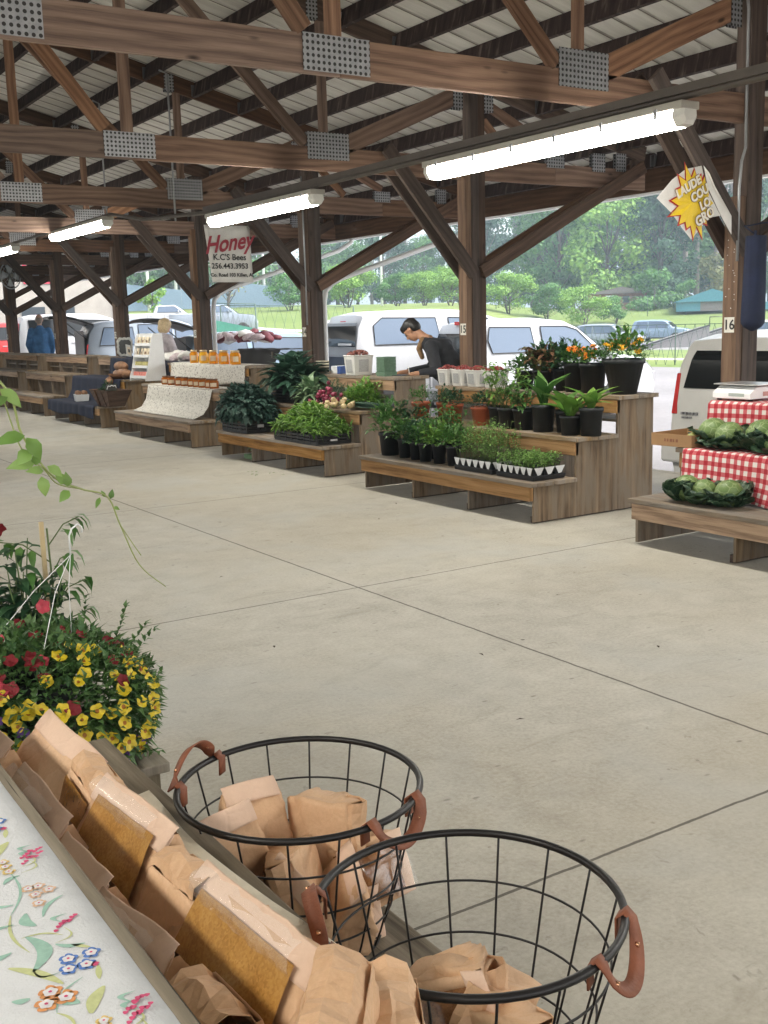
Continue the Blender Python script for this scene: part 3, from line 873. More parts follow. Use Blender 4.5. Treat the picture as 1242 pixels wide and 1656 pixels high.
# foreground: printed tablecloth on the top shelf, cream runner on the middle one
M['floral'] = plain('white_cotton', (.60, .615, .64), .9, 0, .05, 30, bmp=.3, bscale=300)
M['cream'] = plain('cream_canvas', (.74, .67, .54), .9, 0, .08, 30, bmp=.5, bscale=160)
o = drape('tablecloth', [(-.5, .905), (.285, .905), (.3, .903), (.305, .895), (.306, .84)], -.7, 1.75, M['floral'], 'white tablecloth printed with orange, pink and blue flowers, bottom left corner', 'tablecloth', seed=11, wave=.0, hem=0, ny=80)
tcloth = o
PR = [plain('print_' + n, c, .85, 0, .12, 120) for n, c in (('orange', (.62, .27, .10)), ('pink', (.55, .07, .17)), ('blue', (.09, .19, .50)), ('white', (.64, .63, .65)), ('teal', (.28, .45, .38)), ('olive', (.47, .50, .25)), ('yellow', (.66, .48, .16)), ('peach', (.64, .42, .28)))]
def blot(b, x, y, r, mi, z=.9060, n=14, lob=5, amp=.16, ph=0.0, sx=1.0):
    k = len(b.v); b.v.append(Vector((x, y, z)))
    for i in range(n * 2):
        t = PI * i / n; q = r * (1 + amp * math.cos(lob * t + ph)); b.v.append(Vector((x + q * sx * math.cos(t), y + q * math.sin(t), z)))
    for i in range(2 * n): b.face([k, k + 1 + i, k + 1 + (i + 1) % (2 * n)], None, mi)
def flower(b, x, y, r, mi, rg):
    for j in range(5):
        t = 2 * PI * j / 5 + rg.uniform(-.2, .2); blot(b, x + r * .62 * math.cos(t), y + r * .62 * math.sin(t), r * .45, mi, .9060, 8, 3, .1, j)
    blot(b, x, y, r * .62, 3, .9063, 10, 5, .12); blot(b, x, y, r * .17, 1 if mi != 1 else 6, .9066, 6)
def frond(b, p, q, w, mi, bow=.012):
    p = Vector(p); q = Vector(q); d = (q - p); sd = Vector((-d.y, d.x)).normalized(); N = 10; k = len(b.v)
    for i in range(N + 1):
        t = i / N; c = p + d * t + sd * bow * math.sin(PI * t); ww = w * math.sin(PI * min(.98, t * .9 + .06)) ** .8
        b.v += [Vector((*(c + sd * ww), .9056)), Vector((*(c - sd * ww), .9056))]
    for i in range(N): b.face([k + 2 * i, k + 2 * i + 2, k + 2 * i + 3, k + 2 * i + 1][::-1], None, mi)
rg = random.Random(6); b = MB()
for iy in range(-3, 3):
    for ix in range(0, 3):
        ox, oy = -.195 * ix, .345 * iy + (.17 if ix % 2 else 0)
        def J(v, a=.003): return v + rg.uniform(-a, a)
        for (x, y) in ((.25, .967), (.267, .965), (.244, .949), (.258, .949)): flower(b, J(x) + ox, J(y) + oy, .0088, 2, rg)
        blot(b, .266 + ox, .944 + oy, .004, 1)
        for (x, y) in ((.216, .926), (.228, .911), (.209, .905)): flower(b, J(x) + ox, J(y) + oy, .0105, 0, rg)
        for (x, y) in ((.252, 1.124), (.258, 1.106), (.272, 1.11), (.253, 1.09), (.265, 1.122)): flower(b, J(x) + ox, J(y) + oy, .0072, 7, rg)
        for (cx, cy) in ((.275, 1.195), (.265, 1.032), (.277, .863)):
            for k in range(7): blot(b, cx + (k - 3) * .0042 + ox, cy + (k - 3) * .0022 + rg.uniform(-.004, .004) + oy, .0034 - abs(k - 3) * .0003, 1, .9060, 6, 3)
            frond(b, (cx - .004 + ox, cy - .006 + oy), (cx - .02 + ox, cy - .03 + oy), .0012, 5); frond(b, (cx - .002 + ox, cy + .004 + oy), (cx + .006 + ox, cy + .018 + oy), .003, 4)
        for (x, y) in ((.242, 1.19), (.242, 1.176), (.245, .855)): flower(b, J(x) + ox, J(y) + oy, .007, 6, rg)
        for (p, q, w, mi, bw) in (((.245, 1.17), (.222, 1.08), .0016, 4, .01), ((.222, 1.08), (.22, 1.0), .0018, 5, -.008), ((.22, 1.03), (.256, 1.012), .0014, 5, .006), ((.225, 1.03), (.214, .965), .0075, 4, .014), ((.215, .97), (.235, .95), .0013, 4, -.01), ((.196, .985), (.232, .93), .005, 5, .004),
                               ((.25, .93), (.214, .89), .0013, 4, -.008), ((.214, .89), (.222, .86), .0016, 5, .004), ((.239, .872), (.262, .905), .0065, 5, .003), ((.249, 1.058), (.279, 1.09), .0028, 4, .006), ((.238, 1.045), (.236, 1.075), .006, 4, .006), ((.268, .94), (.262, .918), .003, 5, 0), ((.2, .925), (.185, .93), .004, 4, .002),
                               ((.222, .90), (.236, .893), .005, 4, .003), ((.245, 1.0), (.27, .985), .003, 4, -.004), ((.23, 1.10), (.205, 1.12), .003, 4, .006), ((.22, 1.06), (.19, 1.05), .0028, 4, -.006), ((.205, 1.01), (.178, 1.02), .005, 4, .008), ((.232, 1.15), (.252, 1.16), .0035, 4, .004), ((.258, .99), (.272, .975), .0025, 5, .0)):
            frond(b, (p[0] + ox, p[1] + oy), (q[0] + ox, q[1] + oy), w, mi, bw)
keep = [i for i, f in enumerate(b.f) if all(-.49 < b.v[k].x < .296 and -.68 < b.v[k].y < 1.74 for k in f)]
b.f = [b.f[i] for i in keep]; b.uv = [b.uv[i] for i in keep]; b.mi = [b.mi[i] for i in keep]; b.sm = [b.sm[i] for i in keep]
b.build('printed_flowers', PR, tcloth)
b = MB(4)
def cream(u, v):
    y = lerp(-.6, 1.92, v); e = .70 + .012 * math.sin(y * 7) - .05 * max(0, y - 1.2) ** 1
    x = lerp(.345, e, u)
    return (x, y, .6035 + .004 * abs(noise.noise(Vector((x * 7, y * 5, 0)))) + .003 * (1 + math.sin(y * 11 + x * 8)) + .006 * max(0, u - .93) * 10 * abs(math.sin(y * 9)))
b.grid(cream, 14, 70, uvs=3)
o = b.build('table_runner', M['cream']); so = o.modifiers.new('thick', 'SOLIDIFY'); so.thickness = .002
tag(o, 'cream cloth runner lying under the row of paper bags', 'table runner')
# ---------------------------------------------------------------- foreground: paper bags and wire baskets
def paper(name, c, c2, rough=.75):
    mt, nt, b = newmat(name, rough, 0, .25)
    v = coord(nt)
    f = mth(nt, 'ADD', mth(nt, 'MULTIPLY', nz(nt, v, 7, 4), .6), mth(nt, 'MULTIPLY', nz(nt, v, 140, 4, .8), .4))
    nt.links.new(ramp(nt, [(.35, c), (.65, c2)], f).outputs[0], b.inputs['Base Color'])
    vc = nt.nodes.new('ShaderNodeTexVoronoi'); vc.feature = 'DISTANCE_TO_EDGE'; vc.inputs['Scale'].default_value = 17; nt.links.new(v, vc.inputs['Vector'])
    bump(nt, b, mth(nt, 'ADD', mth(nt, 'MULTIPLY', nz(nt, v, 16, 4, .55, .8), .8), mth(nt, 'MULTIPLY', mth(nt, 'MINIMUM', vc.outputs['Distance'], .09), 2.5)), .45, .008)
    return mt
M['kraft'] = paper('kraft_paper', (.55, .345, .205), (.70, .465, .295), .55)
M['kraft_pink'] = paper('kraft_paper_rolled', (.68, .485, .37), (.76, .56, .44))
def food(name, c1, c2, c3):
    mt, nt, b = newmat(name, .18, 0, .6)
    b.inputs['Coat Weight'].default_value = .8; b.inputs['Coat Roughness'].default_value = .06
    v = coord(nt, 'Object')
    vo = nt.nodes.new('ShaderNodeTexVoronoi'); vo.inputs['Scale'].default_value = 320; nt.links.new(v, vo.inputs['Vector'])
    sp = nt.nodes.new('ShaderNodeSeparateColor'); nt.links.new(vo.outputs['Color'], sp.inputs[0])
    f = mth(nt, 'ADD', mth(nt, 'MULTIPLY', sp.outputs[0], .16), mth(nt, 'MULTIPLY', nz(nt, v, 9, 3), .84))
    nt.links.new(ramp(nt, [(.3, c1), (.5, c2), (.72, c3)], f).outputs[0], b.inputs['Base Color'])
    bump(nt, b, nz(nt, v, 18, 3, .5, .8), .5, .006)
    return mt
fm, fnt, fb = newmat('clear_film', .06, 0, .9)
fb.inputs['Base Color'].default_value = (.95, .95, .95, 1); fb.inputs['Alpha'].default_value = .16; fb.inputs['Coat Weight'].default_value = 1.0; fb.inputs['Coat Roughness'].default_value = .04
bump(fnt, fb, nz(fnt, coord(fnt), 34, 3, .5, 1.0), .9, .01)
M['film'] = fm
M['window'] = food('window_over_amber_grain', (.26, .12, .025), (.40, .205, .05), (.50, .29, .095))
M['window2'] = food('window_over_brown_grain', (.13, .05, .02), (.25, .11, .04), (.36, .2, .1))
def paper_bag(w, d, h, seed, label, group, win=None, roll=True, open_=False):
    """gusseted kraft bag standing on its base at the origin; wide along y; window on the -x face"""
    t = empty('paper_bag', (0, 0, 0), 0, label, 'paper bag', group)
    rg = random.Random(seed); b = MB(seed)
    nv, nh = 18, 14
    off = Vector((seed * 3.1, seed * 1.7, 0))
    def sect(k):
        s = k / nv
        dd = d * (1.0 + .12 * math.sin(PI * min(1, s * 1.4))) * (1 - max(0, (s - .45) / .55) ** 1.5 * (.30 if open_ else .86))
        ww = w * (1 + .03 * math.sin(PI * s)) * (1 - .05 * max(0, (s - .5) * 2))
        return dd / 2, ww / 2, h * s
    ring = []
    for j in range(nh + 1): ring.append((-1, -1 + 2 * j / nh))          # -x face
    ring += [(-.33, 1.0), (.33, 1.0)]
    for j in range(nh + 1): ring.append((1, 1 - 2 * j / nh))
    ring += [(.33, -1.0), (-.33, -1.0)]
    n = len(ring)
    for k in range(nv + 1):
        hx, hy, z = sect(k)
        for (a, c) in ring:
            pinch = 1 - (.10 * (1 - abs(a)) * 2.2 * math.sin(PI * min(1, k / nv * 1.1)) if abs(a) < .9 else 0)
            p = Vector((a * hx, c * hy * pinch, z))
            q = p * 22 + off
            cr = noise.noise_vector(p * 13 + off) * .006; rg1 = 1 - abs(noise.noise(p * 24 + off)) * 3.2; rg2 = 1 - abs(noise.noise(p * 46 + off * 2)) * 3.0
            cr = cr + Vector((a, c, 0)).normalized() * (max(0, rg1) * .0065 + max(0, rg2) * .0028)
            cr = cr * max(.15, 1 - (k / nv) ** 5) * (.3 if (win and a < -.9) else 1)
            if k == 0: cr.z = 0
            b.v.append(p + cr * (1 if 0 < k else .4))
    for k in range(nv):
        for i in range(n):
            j = (i + 1) % n
            b.face([k * n + i, k * n + j, (k + 1) * n + j, (k + 1) * n + i], None, 0, True)
    b.face(list(range(n))[::-1], None)
    bo = b.build('paper_body', M['kraft'], t)
    if open_: so = bo.modifiers.new('thick', 'SOLIDIFY'); so.thickness = .0012
    hx, hy, z = sect(nv)
    if roll:
        r = MB(seed + 1)
        pts = []; prof = []
        # top turned over twice: a flat band with a rounded fold, tipped towards the front
        ct_, st_ = math.cos(.55), math.sin(.55)
        for i in range(15):
            a = 2 * PI * i / 13 + 1.2
            k = 1 - .035 * i; px, pz = .0075 * k * math.cos(a), .024 * k * math.sin(a) - .010
            prof.append((px * ct_ - pz * -st_ * 1.0, pz * ct_ + px * st_))
        s = len(r.v); m_ = 7
        for (px, pz) in prof:
            for j in range(m_):
                y = lerp(-hy * 1.03, hy * 1.03, j / (m_ - 1))
                q = noise.noise_vector(Vector((0, y * 14, seed))) * .006
                r.v.append(Vector((px - .004, y, z + pz + .002)) + q)
        for i in range(len(prof) - 1):
            for j in range(m_ - 1):
                a = s + i * m_ + j
                r.face([a, a + 1, a + m_ + 1, a + m_], None, 0, True)
        o = r.build('rolled_top', M['kraft_pink'], t); so = o.modifiers.new('thick', 'SOLIDIFY'); so.thickness = .0012
    elif open_:
        # top folded over once: a soft creased flap lying across the opening
        r = MB(seed + 1); m_ = 9
        for kk, (px, pz) in enumerate(((-hx, z - .002), (-hx * .9, z + .012), (-hx * .3, z + .020), (hx * .55, z + .012), (hx * 1.05, z - .012), (hx * 1.12, z - .04))):
            for j in range(m_):
                c = -1 + 2 * j / (m_ - 1)
                p = Vector((px, c * hy * (1 + .02 * kk), pz + .006 * math.sin(c * 5 + seed + kk)))
                r.v.append(p + noise.noise_vector(p * 34 + off) * .004)
        for kk in range(5):
            for j in range(m_ - 1):
                q = kk * m_ + j; r.face([q, q + 1, q + m_ + 1, q + m_], None)
        o = r.build('folded_flap', M['kraft'], t); so = o.modifiers.new('thick', 'SOLIDIFY'); so.thickness = .001
    if win:
        r = MB(seed + 2)
        def wf(u, v):
            s = lerp(.10, .97, v); k = s * nv
            k0 = int(min(nv - 1, k)); f = k - k0
            A = sect(k0); B = sect(k0 + 1)
            hx_ = lerp(A[0], B[0], f); z_ = lerp(A[2], B[2], f); hy_ = lerp(A[1], B[1], f)
            bulge = .010 * math.sin(PI * u) * math.sin(PI * min(1, v * 1.2))
            y_ = lerp(-.80, .80, u) * hy_
            return (-hx_ - .0105 - bulge - .002 * noise.noise(Vector((y_ * 30, z_ * 30, seed))), y_, z_)
        r.grid(wf, 8, 10)
        r.build('clear_window', M[win], t)
    if win and roll:
        r = MB(seed + 3)
        def ff(u, v):
            a = lerp(.2, 2.6, v); y_ = lerp(-.85, .85, u) * hy
            w = .004 * noise.noise(Vector((y_ * 40, a * 2, seed)))
            return (-.012 - .026 * math.sin(a) * .9 + w, y_, z - .030 + .046 * (1 - v) + .004 + w + .010 * math.sin(a))
        r.grid(ff, 14, 8); r.build('clear_film', M['film'], t)
    return t
BG_ = 'brown paper bags lined up on the middle shelf'
rowbags = [
 (.39, 2.02, 2, .16, .25, .15, 1, None, 1, 0, 'brown paper bag at the far left end of the row, touching the picture edge'),
 (.375, 1.60, 3, .08, .23, .19, 2, 'window2', 1, 0, 'paper bag with a shiny rolled top, nearest the tablecloth at the far end'),
 (.378, 1.37, 2, .06, .19, .175, 3, None, 1, 0, 'paper bag with a plump rolled top against the grey plank, mid row'),
 (.385, 1.185, 6, .04, .20, .17, 4, 'window2', 1, 0, 'paper bag with a dark amber window just right of the printed tablecloth'),
 (.392, .985, 3, .03, .11, .175, 5, None, 0, 1, 'narrow paper bag with a square folded top at the bottom of the photo'),
 (.395, .86, 0, .03, .16, .10, 14, None, 1, 0, 'paper bag at the bottom edge of the photo nearest the tablecloth'),
 (.46, 1.86, 3, .22, .30, .165, 6, None, 1, 0, 'big smooth paper bag below the yellow flowers, behind the others'),
 (.450, 1.63, -4, .14, .18, .17, 7, 'window', 0, 1, 'paper bag standing open with a clear window full of reddish food'),
 (.43, 1.43, 4, .17, .25, .205, 8, 'window', 1, 0, 'paper bag with amber contents showing, beside the corner of the cream cloth'),
 (.44, 1.235, 3, .12, .13, .185, 11, None, 0, 1, 'paper bag with a sharp folded corner between the two amber windows'),
 (.435, 1.06, 4, .19, .28, .21, 9, 'window', 1, 0, 'large paper bag with a wide shiny amber window, centre of the row'),
 (.46, .895, -38, .08, .15, .20, 10, None, 0, 1, 'crumpled paper bag turned end on at the bottom of the photo'),
 (.525, 1.13, 6, .30, .20, .10, 12, 'window', 0, 1, 'paper bag leaning back with its clear film flap, next to the cream cloth'),
 (.545, .93, -30, .18, .14, .13, 13, None, 0, 1, 'slumped paper bag at the bottom, closest to the near wire basket'),
]
for (x, y, rz, lean, w, h, sd_, win, roll, op, lab) in rowbags:
    t = paper_bag(w, .088, h, sd_, lab, BG_, win, bool(roll), bool(op))
    t.location = (x + (.022 if x > .42 else 0), y, .612); t.rotation_euler = (R(random.Random(sd_).uniform(-3, 3)), lean, R(rz))
M['wire'] = plain('black_wire', (.018, .017, .018), .4, .4)
M['leather'] = plain('tan_leather', (.22, .07, .033), .65, 0, .25, 18, bmp=.4, bscale=90)
M['rivet'] = plain('copper_rivet', (.6, .33, .2), .25, .9)
def wire_basket(loc, lab, handles, rot=0):
    t = empty('wire_basket', loc, 0, lab, 'basket', 'black wire baskets with leather handles')
    RT, RB, HH = .236, .150, .315
    def rad(z): return lerp(RB, RT, (z / HH) ** .85)
    circ = lambda r_, z, n=56: [(r_ * math.cos(2 * PI * i / n), r_ * math.sin(2 * PI * i / n), z) for i in range(n)]
    b = MB(); b.tube(circ(RT, HH), .0068, 8, closed=True); b.build('rim', M['wire'], t)
    b = MB()
    for z in (.004, .075, .15, .235): b.tube(circ(rad(z), z), .0021, 6, closed=True)
    n = 16
    for i in range(n):
        a = 2 * PI * (i + .5) / n + rot
        b.tube([(rad(z) * math.cos(a), rad(z) * math.sin(a), z) for z in (.002, .04, .1, .16, .22, .28, HH)], .0021, 6)
    for i in range(8):
        a = PI * i / 8 + rot
        b.tube([(RB * math.cos(a), RB * math.sin(a), .003), (-RB * math.cos(a), -RB * math.sin(a), .003)], .0019, 5)
    b.tube(circ(.06, .004, 24), .002, 5, closed=True)
    b.build('wire_cage', M['wire'], t)
    for (a0, a1, up, out) in handles:
        h = empty('x'); bpy.data.objects.remove(h)
        b = MB(); N = 18
        A = Vector((RT * math.cos(R(a0)), RT * math.sin(R(a0)), HH)); B = Vector((RT * math.cos(R(a1)), RT * math.sin(R(a1)), HH))
        mid = (A + B) / 2; o_ = Vector((mid.x, mid.y, 0)).normalized()
        s = len(b.v)
        path = []
        for i in range(N + 1):
            f = i / N
            arch = math.sin(PI * f) ** .6
            p = A.lerp(B, f) + o_ * (out * arch + .012) + Vector((0, 0, up * arch - .0))
            path.append(p)
        path = [A - o_ * .012 + Vector((0, 0, -.035)), A - o_ * .013, A + Vector((0, 0, .012))] + path + [B + Vector((0, 0, .012)), B - o_ * .013, B - o_ * .012 + Vector((0, 0, -.035))]
        # widthwise direction: follows the strap so that its flat side faces out
        for i, p in enumerate(path):
            d = (path[min(i + 1, len(path) - 1)] - path[max(i - 1, 0)]).normalized()
            wd = d.cross(o_ * .55 + Vector((0, 0, .85))); 
            if i < 3 or i > len(path) - 4: wd = (B - A)
            wd = (wd - d * wd.dot(d)).normalized()
            if i and wd.dot(last) < 0: wd = -wd
            last = wd
            b.v += [p - wd * .0125, p + wd * .0125]
        for i in range(len(path) - 1):
            a = s + 2 * i; b.face([a, a + 1, a + 3, a + 2], None, 0, True)
        o = b.build('leather_handle', M['leather'], t); so = o.modifiers.new('thick', 'SOLIDIFY'); so.thickness = .003
        for q in (5, len(path) - 6):
            rv = MB(); p = path[q]; 
            rv.tube([p - o_ * .003, p + o_ * .0035], .004, 8); rv.build('rivet', M['rivet'], o)
    return t
B1 = wire_basket((.92, 1.76, .302), 'farther black wire basket full of brown paper bags', [(148, 108, .055, .0), (-86, -52, -.05, .015)])
B2 = wire_basket((.92, 1.22, .302), 'nearer black wire basket with a few brown paper bags low inside', [(178, 138, .045, .01), (-44, -78, -.06, .02)], .1)
inb = [
 (-.135, .05, .10, -6, -6, 100, .13, .20, 'r', 'paper bag standing at the far left inside the farther basket'),
 (-.06, .09, .09, 4, 10, 95, .13, .21, 'r', 'second paper bag from the left inside the farther basket'),
 (.06, .11, .15, 80, 8, 18, .16, .17, 'o', 'paper bag lying open on top at the back of the farther basket'),
 (.00, -.0, .12, 78, -16, -35, .15, .17, 'o', 'paper bag on top in the middle of the farther basket'),
 (.08, .0, .09, 72, 15, 50, .13, .15, 'r', 'paper bag at the right inside the farther basket'),
 (-.06, -.075, .05, 18, -8, 5, .14, .17, 'r', 'paper bag pressed against the front wires of the farther basket'),
 (.045, -.075, .03, 14, 8, -20, .14, .16, 'r', 'paper bag low against the right front wires of the farther basket'),
 (.0, .0, .02, 85, 0, 50, .15, .16, 'r', 'paper bag at the bottom of the farther basket'),
]
for i, (x, y, z, rx, ry, rz, w, h, k, lab) in enumerate(inb):
    t = paper_bag(w, .07, h * .9, 30 + i, lab, 'brown paper bags inside the wire baskets', 'window2' if i in (3, 4) else None, k == 'r', k == 'o')
    t.location = (.92 + x, 1.76 + y, .302 + z + .0); t.rotation_euler = (R(rx), R(ry), R(rz))
inb2 = [(.09, .02, .05, 66, 12, -70, 'o', 'paper bag tucked at the right wires of the nearer basket'), (-.05, .07, .07, 70, 6, 35, 'o', 'paper bag lying on top at the left in the nearer basket'), (.04, .07, .08, 68, -10, -15, 'r', 'paper bag lying on top at the back of the nearer basket'),
        (.05, -.03, .02, 62, 12, -50, 'r', 'paper bag at the right of the nearer basket'), (-.07, -.0, .02, 66, -8, 70, 'r', 'paper bag at the front left of the nearer basket'), (.0, -.02, .06, 76, 4, 5, 'o', 'paper bag lying open at the front of the nearer basket')]
for i, (x, y, z, rx, ry, rz, k, lab) in enumerate(inb2):
    t = paper_bag(.14, .07, .15, 50 + i, lab, 'brown paper bags inside the wire baskets', 'window2' if i == 1 else None, k == 'r', k == 'o')
    t.location = (.92 + x, 1.22 + y, .302 + z + .03); t.rotation_euler = (R(rx), R(ry), R(rz))

# ---------------------------------------------------------------- flower basket, stand, hook
st = empty('low_stand', (.64, 2.42, 0), 0, 'small grey weathered wooden stand under the flower basket', 'stand')
for j in range(3):
    b = MB(j); b.box(-.24 + j * .168, -.24 + j * .168 + .164, -.02, .6, .425, .45, grain=1); b.build('top_board', M['grey_plank'], st, bevel=.003)
for (x, y) in ((-.2, .0), (.22, .0), (-.2, .55), (.22, .55)):
    b = MB(int(x * 9)); b.box(x - .02, x + .02, y, y + .04, 0, .424, grain=2); b.build('leg', M['grey_plank'], st)
for y in (.006, .556):
    b = MB(6); b.box(-.179, .199, y, y + .022, .33, .42, grain=0); b.build('apron', M['grey_plank'], st)
M['leaf_pet'] = leafmat('petunia_leaves', [(0.047, 0.115, 0.034), (0.095, 0.189, 0.054), (0.149, 0.257, 0.095), (0.068, 0.149, 0.074)])
M['leaf_dark'] = leafmat('dark_leaves', [(0.016, 0.054, 0.027), (0.034, 0.095, 0.041), (0.061, 0.142, 0.061), (0.027, 0.074, 0.041)])
M['leaf_mid'] = leafmat('mid_green_leaves', [(0.041, 0.121, 0.027), (0.074, 0.189, 0.041), (0.135, 0.270, 0.068), (0.054, 0.149, 0.047)])
M['leaf_bright'] = leafmat('bright_leaves', [(0.068, 0.176, 0.027), (0.135, 0.284, 0.041), (0.243, 0.405, 0.081), (0.095, 0.216, 0.041)])
M['leaf_lime'] = leafmat('lime_vine_leaves', [(0.135, 0.257, 0.054), (0.230, 0.378, 0.095), (0.338, 0.486, 0.162), (0.081, 0.162, 0.041)])
M['stem'] = plain('green_stem', (.10, .15, .05), .6)
M['stem_red'] = plain('reddish_stem', (.16, .09, .05), .6)
M['pet_yellow'] = plain('yellow_petals', (.66, .50, .02), .5, 0, .1, 90)
M['pet_gold'] = plain('golden_throat', (.40, .15, .01), .5)
M['pet_red'] = plain('deep_red_petals', (.17, .004, .010), .7, 0, .25, 60)
M['pet_coral'] = plain('coral_petals', (.42, .035, .06), .55, 0, .2, 60)
M['pet_purple'] = plain('purple_petals', (.10, .035, .22), .55, 0, .2, 60)
M['pet_orange'] = plain('orange_petals', (.65, .18, .01), .5, 0, .15, 60)
M['pet_amber'] = plain('amber_petals', (.65, .33, .01), .5, 0, .15, 60)
def trumpet(b, p, n, r, mi, mj, rg):
    """petunia-like flower: five-lobed flared disc on a narrow throat; mi petals, mj throat"""
    n = Vector(n).normalized(); a = n.orthogonal().normalized(); a.rotate(Matrix.Rotation(rg.uniform(0, 6), 3, n)); t = n.cross(a)
    p = Vector(p); s = len(b.v); N = 20
    b.v.append(p - n * r * .35)
    for k in range(N):
        th = 2 * PI * k / N
        b.v.append(p - n * r * .12 + (a * math.cos(th) + t * math.sin(th)) * r * .28)
    for k in range(N):
        th = 2 * PI * k / N
        q = r * (.93 + .09 * math.cos(5 * th))
        b.v.append(p + n * r * .12 * math.sin(5 * th + 1) + (a * math.cos(th) + t * math.sin(th)) * q)
    for k in range(N):
        k2 = (k + 1) % N
        b.face([s, s + 1 + k, s + 1 + k2], None, mj, True)
        b.face([s + 1 + k, s + 1 + N + k, s + 1 + N + k2, s + 1 + k2], None, mi, True)
FB = empty('flower_basket', (.65, 2.72, .43), 0, 'full basket of yellow, red and purple petunias at the left', 'flower basket')
b = MB(); b.lathe((0, 0, 0), [(.09, 0), (.12, .13), (.127, .13), (.127, .145), (.11, .145), (.1, .12), (.0001, .11)], 24); b.build('pot', M['black_plastic'], FB)
rg = random.Random(12)
b = MB(); fl = []
def dome(rg, k=1.0):
    th = rg.uniform(0, 2 * PI); ph = math.acos(rg.uniform(-.55, 1))
    lump = 1 + .16 * noise.noise(Vector((math.cos(th) * 1.7, math.sin(th) * 1.7, ph * 1.3)))
    r = k * lump
    return Vector((.325 * r * math.sin(ph) * math.cos(th), .30 * r * math.sin(ph) * math.sin(th), .125 + .185 * r * math.cos(ph))), Vector((math.sin(ph) * math.cos(th), math.sin(ph) * math.sin(th), math.cos(ph) + .15))
for i in range(7500):
    p, n = dome(rg, rg.uniform(.72, 1.06))
    if p.z < -.03: continue
    d = (n + Vector((rg.uniform(-.9, .9), rg.uniform(-.9, .9), rg.uniform(-.5, .8)))).normalized()
    b.leaf(p, d, (0, 0, 1), rg.uniform(.026, .044), rg.uniform(.012, .02), bend=.2)
for i in range(18):
    p, n = dome(rg, .98)
    if p.z < .02: continue
    d = (n + Vector((rg.uniform(-.5, .5), rg.uniform(-.5, .5), .5))).normalized(); q = p
    for k in range(7):
        q = q + d * .017
        for s_ in range(3):
            b.leaf(q, (d + Vector((rg.uniform(-1, 1), rg.uniform(-1, 1), rg.uniform(-.3, .9)))), (0, 0, 1), .024, .011)
b.build('foliage', M['leaf_pet'], FB)
cols = {'y': ('pet_yellow', 'pet_gold'), 'r': ('pet_red', 'pet_red'), 'c': ('pet_coral', 'pet_coral'), 'p': ('pet_purple', 'pet_purple')}
def flowers(kind, name, spots, parent):
    for (p, n, r_) in spots:
        fb = MB(); trumpet(fb, p, n, r_, 0, 1, rg)
        fb.build(name, [M[cols[kind][0]], M[cols[kind][1]]], parent)
camd = Vector((-.24, -.95, .35)).normalized()
def facing(k, want):
    out = []; tries = 0
    while len(out) < k and tries < 20000:
        tries += 1
        p, n = dome(rg, 1.05)
        if n.normalized().dot(camd) < .1: continue
        if not want(p): continue
        if any((p - q[0]).length < .031 for q in out): continue
        out.append((p, (n.normalized() + camd * .5 + Vector((rg.uniform(-.4, .4), rg.uniform(-.3, .3), .1))), rg.uniform(.015, .0225)))
    return out
flowers('y', 'yellow_petunia', facing(110, lambda p: p.z < .27 + .03 * math.sin(p.x * 20) and p.z > -.04), FB)
flowers('y', 'yellow_petunia', facing(26, lambda p: .05 < p.z < .24 and p.x < .02), FB)
flowers('r', 'red_petunia', facing(30, lambda p: p.z > .20), FB)
flowers('c', 'coral_petunia', facing(5, lambda p: p.z > .24 and p.x < .05), FB)
flowers('p', 'purple_petunia', facing(14, lambda p: p.z < .05), FB)
flowers('p', 'purple_petunia', facing(4, lambda p: .1 < p.z < .2 and abs(p.x + .1) < .09), FB)
b = MB()
hk = Vector((.145, .02, .50))
for a in (0.4, 2.5, 4.6): b.tube([(.15 * math.cos(a), .15 * math.sin(a), .18), (.13 * math.cos(a) + .02, .13 * math.sin(a), .26), (hk.x * .6 + .05 * math.cos(a), .04 * math.sin(a), .42), hk], .0011, 5)
b.tube([hk, hk + Vector((0, 0, .05)), hk + Vector((.008, 0, .068)), hk + Vector((.024, 0, .078)), hk + Vector((.034, 0, .07)), hk + Vector((.034, 0, .055))], .0024, 7)
b.build('wire_hanger', M['white_paint'], FB)

# potted mandevilla and others behind it
def sprig(b, base, top, nl, L, W, rg, jitter=1.0, sb=None, sr=.003):
    base = Vector(base); top = Vector(top); mid = (base + top) / 2 + Vector((rg.uniform(-.03, .03), rg.uniform(-.03, .03), 0))
    pts = [base, mid, top]
    if sb is not None: sb.tube([base, base.lerp(mid, .5), mid, mid.lerp(top, .5), top], [sr, sr, sr * .8, sr * .7, sr * .5], 5)
    for i in range(nl):
        f = rg.uniform(.2, 1)
        p = base.lerp(mid, f * 2) if f < .5 else mid.lerp(top, f * 2 - 1)
        a = rg.uniform(0, 2 * PI)
        b.leaf(p, (math.cos(a) * jitter, math.sin(a) * jitter, rg.uniform(-.3, .6)), (0, 0, 1), L * rg.uniform(.6, 1.15), W * rg.uniform(.7, 1.1), bend=rg.uniform(.05, .5), seg=3)
def pot_mesh(r1, r0, h, seg=22, rim=.010):
    b = MB(); b.lathe((0, 0, 0), [(r0, 0), (r1 * .96, h * .86), (r1 + rim * .4, h * .86), (r1 + rim * .4, h), (r1 - .004, h), (r1 - .01, h * .9), (.0001, h * .9)], seg); return b
MV = empty('flowering_plant', (.70, 3.0, 0), 0, 'tall leafy plant with pink and red blooms at the left edge', 'potted plant')
b = pot_mesh(.15, .11, .32); b.build('pot', M['black_plastic'], MV, loc=(0, 0, .3))
b = MB(); b.box(-.22, .2, -.2, .2, 0, .3); b.build('crate', M['black_plastic'], MV)
rg = random.Random(5); b = MB(); sb = MB()
